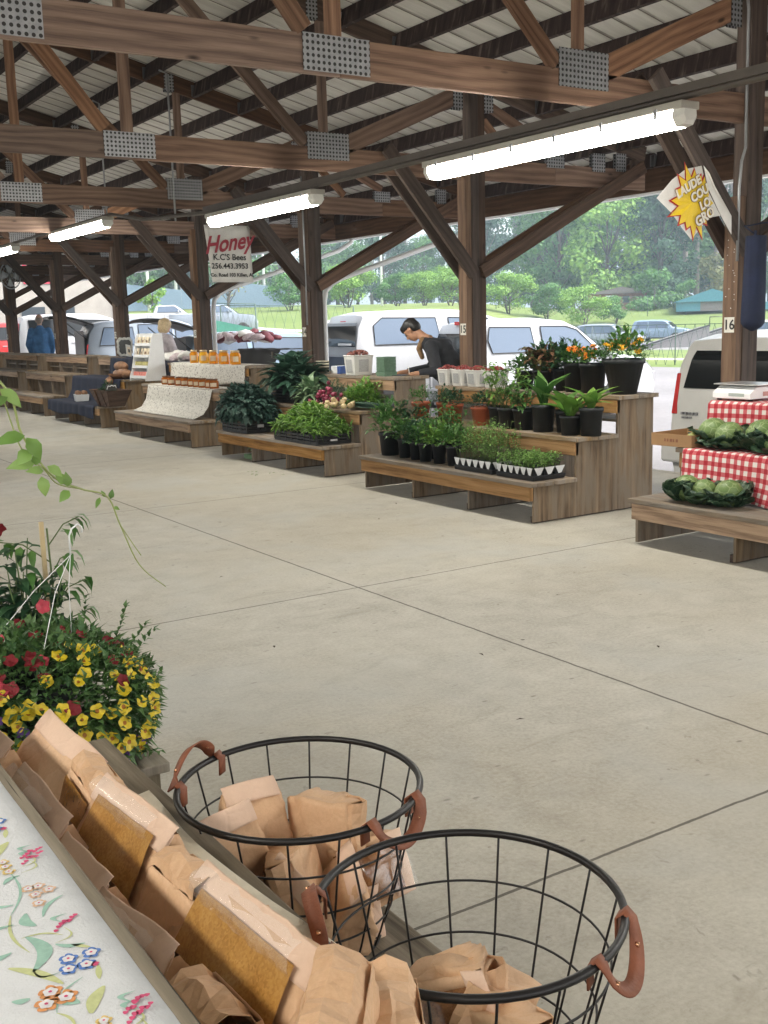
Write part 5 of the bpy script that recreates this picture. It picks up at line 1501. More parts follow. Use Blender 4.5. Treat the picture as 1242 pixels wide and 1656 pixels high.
# items under bench C
b = MB(); foliage_mass(b, random.Random(4), 60, 0, 0, .1, .16, .16, .12, .1, .09, up=.3, seg=3); b.box(-.15, .15, -.14, .14, .0, .05)
o = b.build('cabbage_scraps', M['leaf_pale'], loc=(5.52, 11.15, .002)); tag(o, 'shadowy heap of leaf scraps on the floor under the kale bench', 'leaves')
rg = random.Random(9)
for i in range(9):
    b = MB(); b.leaf((0, 0, .004), (1, rg.uniform(-1, 1), .1), (0, 0, 1), rg.uniform(.025, .05), .02, bend=.1)
    o = b.build('fallen_leaf', M['leaf_mid'], loc=(4.95 + rg.uniform(-.15, .12), 9.9 + rg.uniform(-.3, .3), .003)); o.rotation_euler = (0, 0, rg.uniform(0, 6)); tag(o, 'tiny green leaf scrap on the concrete before the pepper bench', 'leaf', 'leaf scraps on the floor')

rg = random.Random(19)
for i, (x, y) in enumerate(((3.9, 4.3), (2.6, 5.9), (4.4, 6.9), (3.6, 3.3), (2.2, 4.4), (4.2, 3.0), (2.9, 3.7), (3.4, 7.6), (2.3, 7.2), (4.9, 7.4), (2.5, 3.0), (4.6, 5.6))):
    b = MB(); b.leaf((0, 0, .003), (1, rg.uniform(-1, 1), .1), (0, 0, 1), rg.uniform(.018, .04), .014, bend=-.1)
    o = b.build('dried_leaf', M['soil'], loc=(x, y, .003)); o.rotation_euler = (0, 0, rg.uniform(0, 6)); tag(o, 'tiny dark dried leaf or crumb on the open concrete floor', 'debris', 'dark crumbs on the floor')
# ---------------------------------------------------------------- honey jars
def jarmat(name, c, e=0.0):
    mt, nt, b = newmat(name, .08, 0, .6)
    b.inputs['Base Color'].default_value = (*c, 1); b.inputs['Coat Weight'].default_value = .5
    b.inputs['Transmission Weight'].default_value = .45; b.inputs['IOR'].default_value = 1.2
    return mt
M['honey'] = jarmat('gold_honey', (.95, .42, .02)); M['honey2'] = jarmat('amber_honey', (.5, .15, .02)); M['honey3'] = jarmat('pale_honey', (1.0, .6, .05))
M['lid_w'] = plain('white_gold_lid', (.55, .42, .25), .4, .3); M['lid_b'] = plain('brown_cloth_lid', (.14, .07, .04), .7)
M['jar_label'] = plain('paper_jar_label', (.60, .5, .36), .6, 0, .1, 60)
def jar(x, y, z, r, h, mat, lid, lab, grp):
    t = empty('honey_jar', (x, y, z), 0, lab, 'honey jar', grp)
    b = MB(); b.lathe((0, 0, 0), [(r * .9, 0), (r, .008), (r, h * .72), (r * .7, h * .84), (r * .7, h * .9)], 16); b.build('glass_jar', M[mat], t)
    b = MB(); b.lathe((0, 0, 0), [(r * .76, h * .87), (r * .78, h), (.0001, h)], 16); b.build('lid', M[lid], t)
    b = MB()
    b.grid(lambda u, v: ((r + .001) * math.cos(lerp(3.5, 4.8, u)), (r + .001) * math.sin(lerp(3.5, 4.8, u)), lerp(h * .22, h * .6, v)), 8, 1); b.build('paper_label', M['jar_label'], t)
ys_ = [14.62, 14.43, 14.27, 14.10, 13.94, 13.76, 13.58, 13.40, 13.22]
nth = ['leftmost', 'second', 'third', 'fourth', 'fifth', 'sixth', 'seventh', 'eighth', 'rightmost']
for i, y in enumerate(ys_):
    jar(6.3 if i % 2 else 6.24, y, 1.006, .062, .185, ('honey', 'honey3')[i in (1, 2)], 'lid_w', '%s tall gold honey jar on the upper lace cloth%s' % (nth[i], ', counting from the left' if 0 < i < 8 else ''), 'gold honey jars on the top shelf')
ys_ = [14.72, 14.5, 14.22, 14.02, 13.78, 13.6, 13.42, 13.2, 13.06]
for i, y in enumerate(ys_):
    jar(5.83, y, .716, .065, .125, 'honey2', 'lid_b', '%s short amber jar on the lower lace cloth%s' % (nth[i], ', counting from the left' if 0 < i < 8 else ''), 'short amber jars on the middle shelf')

# ---------------------------------------------------------------- navy bench: trough, bread, white rack, boards
M['trough'] = wood('dark_trough_wood', (.04, .02, .012), (.10, .05, .03), (.18, .10, .06), grain=14)
tr = empty('wooden_trough', (5.56, 16.35, .352), 0, 'slanted dark wooden trough on the navy cloth', 'trough')
for nm, pts, d in (('side_board', [(-.2, -.42, .25), (-.2, .42, .25), (-.12, .27, .0), (-.12, -.27, .0)], (.015, 0, 0)), ('side_board', [(.185, -.42, .25), (.185, .42, .25), (.105, .27, .0), (.105, -.27, .0)], (.015, 0, 0)),
                  ('end_board', [(-.184, -.42, .25), (.184, -.42, .25), (.104, -.27, 0), (-.104, -.27, 0)], (0, .015, 0)), ('end_board', [(-.184, .405, .25), (.184, .405, .25), (.104, .255, 0), (-.104, .255, 0)], (0, .015, 0))):
    b = MB(3); b.prism(pts, d); b.build(nm, M['trough'], tr)
b = MB(); b.box(-.1, .1, -.25, .25, .0, .012); b.build('base', M['trough'], tr)
for y in (-.14, .14): 
    b = MB(); b.prism([(-.205, y - .02, .25), (-.205, y + .02, .25), (-.125, y + .02, .0), (-.125, y - .02, .0)], (-.012, 0, 0)); b.build('batten', M['trough'], tr)
b = MB(); foliage_mass(b, random.Random(31), 260, 0, 0, 0, .15, .22, .2, .07, .025, up=.5)
o = b.build('greenery', M['leaf_dark'], loc=(5.58, 16.55, .5)); tag(o, 'dark sprigs of greenery in the wooden trough', 'greenery')
M['bread'] = plain('baked_crust', (.27, .14, .075), .6, 0, .45, 14, bmp=.6, bscale=40)
for i, (x, y, z, rz, lab) in enumerate(((5.95, 17.05, .80, 80, 'brown loaf above the greenery, left'), (5.93, 16.75, .82, 100, 'brown loaf above the greenery, right'), (5.95, 16.9, .93, 95, 'brown loaf on top of the other two'), (5.8, 17.0, .70, 60, 'pale loaf low in front of the darker loaves'))):
    b = MB(); b.lathe((0, 0, 0), [(.0001, -.2), (.05, -.17), (.075, -.08), (.08, .0), (.075, .1), (.045, .18), (.0001, .2)], 12, wob=.05)
    b.xform(Euler((0, R(90), 0)).to_matrix()); o = b.build('bread_loaf', M['bread'], loc=(x, y, z)); o.rotation_euler = (0, 0, R(rz)); tag(o, lab, 'bread', 'loaves on the navy bench')
bk = empty('bread_basket', (5.94, 16.9, .735), 0, 'shallow brown basket under the loaves', 'basket')
b = MB(); b.lathe((0, 0, 0), [(.13, 0), (.19, .08), (.2, .08), (.14, -.0), (.0001, .005)], 20, sy=1.3); b.build('basket_body', M['trough'], bk)
mb_ = empty('muffin_box', (5.6, 17.95, .352), R(-10), 'small white box of muffins at the left end of the navy cloth', 'box')
b = MB(); b.frame(Vector((0, 0, .055)), Vector((1, 0, 0)), .1, Vector((0, 1, 0)), .12, Vector((0, 0, 1)), .055, 0, 1.12); b.build('box_body', M['white_paint'], mb_)
for i in range(4):
    b = MB(); b.lathe((-.05 + .1 * (i % 2), -.06 + .12 * (i // 2), .115), [(.04, -.01), (.052, .015), (.035, .05), (.0001, .06)], 10); b.build('muffin', M['bread'], mb_)
M['chalk'] = plain('grey_chalkboard', (.07, .07, .065), .8, 0, .2, 8)
M['frame_w'] = plain('whitewashed_frame', (.5, .49, .45), .7, 0, .15, 30)
cb_ = empty('framed_chalkboard', (6.42, 17.95, 1.06), R(38), 'small chalkboard in a scalloped white frame on the navy bench', 'chalkboard')
ou = []; N = 72; W_, H_ = .23, .155
def fr(t, k):
    c, s = math.cos(t), math.sin(t)
    e = 5.0; q = (abs(c) ** e + abs(s) ** e) ** (-1 / e)
    w = 1 + .035 * math.cos(12 * t)
    return Vector((W_ * k * q * c * w, 0, H_ * k * q * s * w))
b = MB(); 
for i in range(N):
    t = 2 * PI * i / N; o_ = fr(t, 1.0) + Vector((0, 0, .16)); i_ = Vector((fr(t, .82).x, 0, fr(t, .76).z + .16)); b.v += [o_, i_, o_ + Vector((0, .02, 0)), i_ + Vector((0, .02, 0))]
for i in range(N):
    a, c = 4 * i, 4 * ((i + 1) % N)
    b.face([a, c, c + 1, a + 1]); b.face([a + 2, a + 3, c + 3, c + 2]); b.face([a, a + 2, c + 2, c]); b.face([a + 1, c + 1, c + 3, a + 3])
b.build('scalloped_frame', M['frame_w'], cb_)
b = MB(); b.box(-.19, .19, .007, .013, .03, .28); b.build('board_face', M['chalk'], cb_)
fc = empty('framed_card', (6.36, 17.62, 1.06), R(40), 'small tilted white framed card leaning before the chalkboard', 'framed card')
b = MB(); b.box(-.075, .075, -.006, .006, .0, .2); o = b.build('frame', M['frame_w'], fc); o.rotation_euler = (R(-10), R(10), 0)
b = MB(); b.box(-.052, .052, -.0075, -.0065, .03, .165); o2 = b.build('card', M['jar_label'], fc); o2.rotation_euler = (R(-10), R(10), 0)
b = MB(); b.box(-.03, .03, -.0085, -.0078, .07, .125); o3 = b.build('printed_square', M['chalk'], fc); o3.rotation_euler = (R(-10), R(10), 0)
# white stepped display rack
rk = empty('display_rack', (5.97, 15.75, .74), R(6), 'white stepped display rack of small cards standing on the navy bench', 'display rack')
sd2 = [(-.19, 0, 0), (-.19, 0, .05), (-.15, 0, .16), (-.10, 0, .38), (-.06, 0, .62), (-.02, 0, .70), (.13, 0, .70), (.16, 0, 0)]
for y in (-.26, .25):
    b = MB(); b.prism([Vector(p) + Vector((0, y, 0)) for p in sd2], (0, .01, 0)); b.build('side_panel', M['white_paint'], rk)
M['card_pink'] = plain('pink_wrapped_goods', (.6, .2, .16), .5, 0, .5, 60); M['card_olive'] = plain('olive_wrapped_goods', (.4, .36, .14), .5, 0, .5, 60); M['card_cream'] = plain('cream_cards', (.62, .54, .4), .6, 0, .2, 30)
b = MB(); b.prism([(.0, -.249, .70), (.01, -.249, .70), (.13, -.249, 0), (.12, -.249, 0)], (0, .498, 0)); b.build('back_panel', M['white_paint'], rk)
for k, (x, z, mm) in enumerate(((-.17, .05, 'card_pink'), (-.135, .2, 'card_olive'), (-.10, .36, 'card_cream'), (-.065, .53, 'card_cream'))):
    b = MB(); b.box(x, .1, -.249, .249, z - .012, z); b.box(x - .006, x, -.249, .249, z - .012, z + .03); b.build('rack_shelf', M['white_paint'], rk)
    rg = random.Random(k)
    for j in range(7 if k < 2 else 4):
        y = -.22 + j * (.44 / (6 if k < 2 else 3)); h = .085 if k < 2 else .12; w = .027 if k < 2 else .045
        b = MB(); b.box(-.006, .006, -w, w, 0, h); o = b.build('small_card', M[mm], rk); o.location = (x + .03, y * .9, z + .002); o.rotation_euler = (0, R(12), R(rg.uniform(-12, 12)))
        if k >= 2: 
            q = MB(); q.box(-.0075, -.0065, -w * .5, w * .5, h * .3, h * .6); q.build('hanging_trinket', M['lid_b'], o)
pl_ = bigleaves(random.Random(51), 0, 1, 1, 0, 1, 1, 1)
def heap(name, mats, n, rx, ry, h, loc, lab, cat, seed, s=.1):
    """soft folded bundles piled up: lumpy rounded shapes"""
    rg = random.Random(seed); b = MB()
    for i in range(n):
        c = Vector((rg.uniform(-rx, rx), rg.uniform(-ry, ry), s * .45 + rg.uniform(0, h)))
        k0 = len(b.v); q = s * rg.uniform(.7, 1.2)
        b.lathe((0, 0, 0), [(.0001, -q * .45), (q * .8, -q * .32), (q, 0), (q * .7, q * .3), (.0001, q * .42)], 10, mi=i % len(mats), wob=.14, sx=1.3)
        b.xform(Matrix.Translation(c) @ Euler((rg.uniform(-.5, .5), rg.uniform(-.5, .5), rg.uniform(0, 6))).to_matrix().to_4x4(), k0)
    return tag(b.build(name, mats, loc=loc), lab, cat)
M['lilac'] = plain('pale_printed_cloth', (.48, .4, .42), .85, 0, .35, 30); M['maroon'] = plain('maroon_wrap', (.12, .02, .03), .7, 0, .3, 20)
heap('folded_cloths', [M['lilac'], M['white_sheet']], 14, .09, .34, .05, (6.5, 15.75, 1.01), 'pale pile of folded cloths behind the white rack', 'cloths', 3, .11)
sm = empty('price_sign', (5.44, 15.95, .61), R(20), 'tiny black sign with a white zigzag on the trough rim', 'sign')
b = MB(); b.box(-.10, .10, -.006, .006, 0, .09); b.build('sign_board', M['chalk'], sm)
b = MB(); b.tube([(-.09, -.008, .02), (-.06, -.008, .07), (-.03, -.008, .06), (.0, -.008, .075), (.04, -.008, .06), (.07, -.008, .07), (.09, -.008, .03)], .006, 5); b.build('white_scroll', M['white_paint'], sm)

# ---------------------------------------------------------------- cabbage stand goods
def cabbage(x, y, z, r, lab, seed, outer=9, dark='leaf_collard'):
    t = empty('cabbage', (x, y, z), random.Random(seed).uniform(0, 6), lab, 'cabbage', 'green cabbages')
    rg = random.Random(seed); b = MB(); N = 18; Q = 12; s = len(b.v)
    def hp(u, v):
        th = u * 2 * PI; ph = v * PI
        n_ = Vector((math.sin(ph) * math.cos(th), math.sin(ph) * math.sin(th), math.cos(ph)))
        return n_ * r * (1 + .05 * noise.noise(n_ * 3 + Vector((seed, 0, 0))) + .02 * math.sin(th * 7)) * Vector((1, 1, .9)).x + Vector((0, 0, r * .95))
    b.grid(hp, N, Q); b.build('head', M['cab_head'], t)
    for k in range(outer):
        a = 2 * PI * k / outer + rg.uniform(-.3, .3); q = MB()
        L = r * rg.uniform(1.7, 2.3); n = 9
        def lf(u, v):
            w = (v - .5) * 2; ww = r * 1.45 * math.sin(PI * min(.97, u * .8 + .16)) ** .7
            fl = u * u
            rad = r * (.25 + 1.25 * u) + .02 * math.sin(w * 9 + k) * u
            zz = r * (.05 + 2.3 * u * (1 - .42 * u) * rg_t) + .012 * math.sin(w * 8 + u * 9) * u + abs(w) * r * .22 * u
            px = math.cos(a) * rad - math.sin(a) * w * ww; py = math.sin(a) * rad + math.cos(a) * w * ww
            return (px, py, max(.004, zz))
        rg_t = rg.uniform(.15, 1.15)
        q.grid(lf, n, 8); q.build('outer_leaf', M['cab_leaf'] if rg.random() < .75 else M['cab_leaf2'], t)
    t.scale = (1.22, 1.22, 1.15)
    return t
def cabm(name, c1, c2, c3):
    mt, nt, b = newmat(name, .45, 0, .4)
    v = coord(nt)
    vo = nt.nodes.new('ShaderNodeTexVoronoi'); vo.feature = 'DISTANCE_TO_EDGE'; vo.inputs['Scale'].default_value = 26; nt.links.new(v, vo.inputs['Vector'])
    col = ramp(nt, [(.3, c1), (.7, c2)], nz(nt, v, 9, 4)).outputs[0]
    col = mix(nt, ramp(nt, [(.02, (1, 1, 1)), (.07, (0, 0, 0))], vo.outputs['Distance']).outputs[0], col, c3)
    nt.links.new(col, b.inputs['Base Color']); bump(nt, b, nz(nt, v, 30, 4), .5, .006); return mt
M['cab_head'] = cabm('cabbage_head', (.10, .17, .05), (.18, .26, .09), (.26, .33, .15))
M['cab_leaf'] = cabm('cabbage_outer_leaf', (.016, .045, .026), (.035, .08, .042), (.08, .13, .07))
M['cab_leaf2'] = cabm('cabbage_leaf_light', (.03, .07, .035), (.06, .11, .055), (.1, .16, .08))
for i, (x, y, z, r, lab) in enumerate(((5.38, 4.72, .312, .075, 'cabbage at the left of the lowest shelf'), (5.36, 4.56, .312, .07, 'pale cabbage at the centre front of the lowest shelf'), (5.40, 4.40, .312, .075, 'cabbage at the right of the lowest shelf'),
                                 (5.82, 4.88, .617, .085, 'cabbage behind the cardboard tray'), (5.76, 4.70, .617, .08, 'cabbage at the middle of the upper cloth'), (5.84, 4.5, .617, .09, 'cabbage near the right edge under the scale'), (5.76, 4.32, .617, .08, 'cabbage cut by the right edge of the photo'), (5.86, 4.15, .617, .09, 'cabbage just outside the right edge'))):
    cabbage(x, y, z, r, lab, 80 + i)
cy_ = empty('cardboard_tray', (5.80, 5.08, .617), R(3), 'shallow brown cardboard tray overhanging the checked cloth', 'cardboard tray')
b = MB(); b.box(-.19, .19, -.17, .17, 0, .006); b.build('tray_base', M['cardboard'], cy_)
for (a0, a1, c0, c1) in ((-.19, -.184, -.17, .17), (.184, .19, -.17, .17), (-.1839, .1839, -.17, -.164), (-.1839, .1839, .164, .17)):
    b = MB(); b.box(a0, a1, c0, c1, .0062, .085); b.build('tray_side', M['cardboard'], cy_)
b = MB(); 
for k, (u, w) in enumerate(((-.05, .018), (-.022, .012), (.0, .02), (.028, .014), (.05, .012))): b.box(-.1915, -.1905, u - w * .5, u + w * .5, .032, .052)
b.build('faded_print', plain('faded_red_print', (.22, .09, .05), .8), cy_)
M['squash'] = plain('yellow_green_squash', (.45, .47, .12), .4, 0, .2, 20)
for i, (x, y, lab) in enumerate(((5.72, 4.98, 'pale yellow squash in the tray, front'), (5.80, 5.0, 'pale yellow squash in the tray, middle'), (5.86, 5.03, 'pale yellow squash in the tray, back'))):
    b = MB(); b.lathe((0, 0, .042), [(.0001, -.04), (.03, -.034), (.042, 0), (.032, .03), (.006, .042), (.005, .055), (.0001, .056)], 14, wob=.05)
    tag(b.build('squash', M['squash'], loc=(x, y, .625)), lab, 'squash', 'squashes in the cardboard tray')
sc_ = empty('produce_scale', (6.2, 4.92, .91), R(0), 'white electronic weighing scale with a steel pan on the top checked cloth', 'scale')
b = MB(); b.prism([(-.17, -.16, .012), (-.17, -.16, .055), (-.10, -.16, .095), (.15, -.16, .10), (.15, -.16, .012)], (0, .32, 0)); b.build('scale_body', M['white_paint'], sc_, bevel=.006)
b = MB(); b.box(-.15, .14, -.2, .17, .105, .113); b.box(-.05, .05, -.05, .05, .095, .106); b.build('steel_pan', plain('brushed_steel', (.6, .6, .6), .3, .85), sc_, bevel=.003)
b = MB(); b.prism([(-.171, -.11, .03), (-.171, .02, .03), (-.171, .02, .052), (-.171, -.11, .052)], (-.001, 0, 0)); b.build('display_strip', plain('grey_lcd', (.35, .4, .38), .3), sc_)
b = MB(); b.box(-.04, .06, -.1615, -.1603, .03, .06); b.build('red_label', plain('red_white_label', (.5, .25, .22), .5), sc_)
for (x, y) in ((-.13, -.13), (.12, -.13), (-.13, .13), (.12, .13)):
    b = MB(); b.lathe((x, y, 0), [(.018, 0), (.018, .014), (.0001, .014)], 10); b.build('foot', M['black_plastic'], sc_)
# ---------------------------------------------------------------- people
def bake(o):
    dg = bpy.context.evaluated_depsgraph_get()
    me = bpy.data.meshes.new_from_object(o.evaluated_get(dg)); 
    o.modifiers.clear(); old = o.data; o.data = me; bpy.data.meshes.remove(old)
    return o
def flesh(name, bones, mats, parent, voxel=.012, smooth=4, balls=()):
    """bones: (p0, r0, p1, r1) tapered limbs, balls: (centre, (rx,ry,rz), rot) merged into one continuous surface"""
    b = MB()
    for (p0, r0, p1, r1) in bones:
        p0, p1 = Vector(p0), Vector(p1)
        pts = [p0.lerp(p1, i / 4) for i in range(5)]
        b.tube(pts, [lerp(r0, r1, i / 4) for i in range(5)], 12)
        for p, r in ((p0, r0), (p1, r1)):
            b.lathe(p, [(.0001, -r)] + [(r * math.sin(PI * k / 6), -r * math.cos(PI * k / 6)) for k in range(1, 6)] + [(.0001, r)], 12)
    for c, rad, rt in balls:
        k0 = len(b.v)
        b.lathe((0, 0, 0), [(.0001, -1)] + [(math.sin(PI * k / 10), -math.cos(PI * k / 10)) for k in range(1, 10)] + [(.0001, 1)], 16)
        b.xform(Matrix.Translation(c) @ Euler(rt).to_matrix().to_4x4() @ Matrix.Diagonal((*rad, 1)), k0)
    o = b.build(name, mats, parent)
    m_ = o.modifiers.new('r', 'REMESH'); m_.mode = 'VOXEL'; m_.voxel_size = voxel; m_.use_smooth_shade = True
    s_ = o.modifiers.new('s', 'SMOOTH'); s_.iterations = smooth; s_.factor = .5
    bake(o)
    if o.data.materials: 
        pass
    o.data.materials.clear(); o.data.materials.append(mats)
    return o
def skinm(name, c):
    return plain(name, c, .55, 0, .1, 12)
M['skin1'] = skinm('tan_skin', (.42, .22, .13)); M['skin2'] = skinm('fair_skin', (.52, .32, .24))
def cloth(name, c, var=.3): return plain(name, c, .85, 0, var, 10, bmp=.5, bscale=16)
M['black_shirt'] = cloth('black_shirt', (.018, .019, .024)); M['jeans'] = cloth('dark_jeans', (.03, .045, .08)); M['blue_jacket'] = cloth('blue_jacket', (.05, .15, .33)); M['grey_top'] = cloth('pale_grey_top', (.42, .38, .40)); M['tan_scarf'] = cloth('tan_scarf', (.22, .13, .06))
M['khaki'] = cloth('khaki_trousers', (.2, .16, .11))
M['hair_black'] = plain('black_hair', (.012, .010, .010), .5, 0, .4, 60, bmp=.5, bscale=70); M['hair_blond'] = plain('blond_hair', (.50, .38, .22), .5, 0, .35, 50, bmp=.6, bscale=60); M['hair_grey'] = plain('short_grey_hair', (.25, .2, .17), .6, 0, .3, 60)
M['eye'] = plain('dark_eye', (.02, .015, .012), .3); M['lip'] = plain('lips', (.28, .1, .08), .5)
def hand(bones, wrist, direc, palmn, s=1.0, curl=.5):
    """palm and five separate bent fingers"""
    w = Vector(wrist); d = Vector(direc).normalized(); n = Vector(palmn).normalized(); sd_ = d.cross(n).normalized()
    pc = w + d * .045 * s
    bones.append((w, .024 * s, pc, .027 * s))
    for i, (o_, L) in enumerate(((-.030, .058), (-.011, .070), (.010, .066), (.029, .052))):
        a = pc + d * .036 * s + sd_ * o_ * s
        bones.append((pc + sd_ * o_ * .8 * s, .013 * s, a, .010 * s))
        m_ = a + (d * (1 - curl * .3) + n * curl * .6).normalized() * L * .5 * s
        e = m_ + (d * (1 - curl) + n * curl * 1.3).normalized() * L * .5 * s
        bones.append((a, .0095 * s, m_, .0085 * s)); bones.append((m_, .0085 * s, e, .007 * s))
    a = w + d * .02 * s - sd_ * .025 * s; m_ = a + (d * .6 - sd_ * .8 + n * .3).normalized() * .038 * s
    bones.append((a, .013 * s, m_, .011 * s)); bones.append((m_, .011 * s, m_ + (d * .9 - sd_ * .2 + n * .3).normalized() * .03 * s, .008 * s))
def head(c, fwd, up, skin_balls, bones, s=1.0):
    c = Vector(c); f = Vector(fwd).normalized(); u = Vector(up); sd_ = f.cross(u).normalized(); u = sd_.cross(f).normalized()
    rot = Matrix((sd_, f, u)).transposed().to_euler()
    P = lambda x, y, z: c + (sd_ * x + f * y + u * z) * s
    skin_balls += [(P(0, -.01, .035), (.074 * s, .093 * s, .088 * s), rot), (P(0, .018, -.03), (.058 * s, .066 * s, .078 * s), rot), (P(0, .045, -.082), (.03 * s, .03 * s, .025 * s), rot),
                   (P(0, .092, -.012), (.013 * s, .020 * s, .024 * s), rot), (P(0, .082, .006), (.02 * s, .012 * s, .03 * s), rot),
                   (P(-.079, -.005, -.005), (.010 * s, .018 * s, .03 * s), rot), (P(.079, -.005, -.005), (.010 * s, .018 * s, .03 * s), rot), (P(0, .075, -.055), (.024 * s, .012 * s, .011 * s), rot),
                   (P(0, .068, .035), (.05 * s, .014 * s, .012 * s), rot)]
    return P, rot
def face_bits(P, rot, parent, s=1.0):
    for x in (-.028, .028):
        b = MB(); b.lathe((0, 0, 0), [(.0001, -.008), (.011, -.003), (.011, .003), (.0001, .008)], 10); k = b
        k.xform(Matrix.Translation(P(x, .083, .012)) @ rot.to_matrix().to_4x4() @ Matrix.Rotation(PI / 2, 4, 'X')); k.build('eye', M['eye'], parent)
        b = MB(); b.tube([P(x - .018, .084, .031), P(x, .09, .036), P(x + .018, .084, .031)], .003, 5); b.build('eyebrow', M['hair_black'], parent)
    b = MB(); b.tube([P(-.02, .083, -.054), P(0, .09, -.053), P(.02, .083, -.054)], .004, 5); b.build('mouth', M['lip'], parent)

def V(*a): return Vector(a)
# clerk bent over the top shelf, writing; faces towards +y and down
CK = empty('person', (0, 0, 0), 0, 'person in a black shirt bent over the shelf, writing by the green cartons', 'person')
hip = V(7.06, 9.50, .85); ch = V(6.97, 9.60, 1.17); nk = V(6.88, 9.72, 1.31); hc = V(6.79, 9.86, 1.405)
f = (V(-.34, .52, -.72)).normalized(); sd_ = V(.85, .42, 0).normalized()          # body right = +x side
shL = ch + V(-.12, -.07, .09) * 1.0; shR = ch + V(.20, .10, .085)
shL = ch + V(-.185, -.09, .07); shR = ch + V(.165, .10, .07)
elL = V(6.73, 9.33, .98); wrL = V(6.47, 9.36, .965); elR = V(6.98, 9.80, .99); wrR = V(6.50, 9.68, .965)
body = []; balls = []
body += [(hip, .12, ch, .13), (ch, .12, nk, .06), (nk, .05, hc - f * .02, .05), (shL, .05, elL, .04), (elL, .038, wrL, .027), (shR, .05, elR, .04), (elR, .038, wrR, .027), (ch, .09, shL, .05), (ch, .09, shR, .05)]
for s_ in (-1, 1):
    hj = hip + V(.0, 0, -.05) + sd_ * .09 * s_; kn = hj + V(.0, .06 * (s_ > 0), -.38); an = V(kn.x + .0, kn.y - .03, .075)
    body += [(hj, .085, kn, .055), (kn, .052, an, .036), (an, .04, an + V(-.08, .15, -.04), .032)]
hand(body, wrL, (-.35, .9, -.15), (0, 0, -1), 1, .5); hand(body, wrR, (-.9, -.1, -.12), (0, 0, -1), 1, .35)
P, rot = head(hc, f, V(-.2, .5, .8), balls, body)
flesh('body', body, M['skin1'], CK, .009, 2, balls)
hb = [(P(0, -.02, .062), (.083, .100, .080), rot), (P(0, -.05, .02), (.080, .07, .085), rot), (P(0, .045, .098), (.06, .05, .034), rot), (P(.02, .075, .085), (.045, .03, .022), rot)]
flesh('hair', [], M['hair_black'], CK, .009, 1, hb)
face_bits(P, rot, CK)
sh = [(hip, .15, ch, .16), (ch, .15, nk - V(0, 0, .03), .08), (ch, .12, shL, .075), (ch, .12, shR, .075), (shL, .073, elL, .062), (elL, .060, wrL.lerp(elL, .25), .045), (shR, .073, elR, .062), (elR, .060, wrR.lerp(elR, .3), .045)]
flesh('shirt', sh, M['black_shirt'], CK, .012, 3, [(ch.lerp(hip, .45), (.19, .15, .2), (0.5, 0, -.4))])
tr_ = []
for s_ in (-1, 1):
    hj = hip + V(.0, 0, -.05) + sd_ * .09 * s_; kn = hj + V(.0, .06 * (s_ > 0), -.38); an = V(kn.x, kn.y - .03, .12)
    tr_ += [(hip, .14, hj, .12), (hj, .11, kn, .08), (kn, .078, an, .06)]
flesh('trousers', tr_, M['jeans'], CK, .015, 3)
flesh('scarf', [(nk + V(-.05, .0, -.0), .028, nk + V(.02, -.04, .02), .03), (nk + V(-.05, 0, 0), .035, nk + V(-.06, .06, -.10), .035), (nk + V(-.06, .06, -.10), .033, nk + V(-.03, .05, -.19), .028), (nk + V(.02, -.04, .02), .03, nk + V(.06, .03, -.01), .028)], M['tan_scarf'], CK, .009, 1)
b = MB(); b.lathe((0, 0, 0), [(.0655, -.008), (.0665, .008)], 16); b.xform(Matrix.Translation(shR.lerp(elR, .52)) @ (elR - shR).to_track_quat('Z', 'Y').to_matrix().to_4x4()); b.build('sleeve_band', M['lilac'], CK)
b = MB(); b.tube([wrL + V(-.04, .05, -.0), wrL + V(-.015, .11, .085)], .004, 6)
tag(b.build('pencil', M['tub']), "pencil in the clerk's hand", 'pencil'); bpy.data.objects['pencil']['label'] = "thin pencil held in the hand of the black shirted clerk"
b = MB(); b.box(-.11, .11, -.15, .15, 0, .006); o = b.build('clipboard', M['black_plastic'], loc=(6.33, 9.52, .952)); o.rotation_euler = (0, 0, R(20)); tag(o, 'dark pad lying on the shelf under the writing hand', 'clipboard')
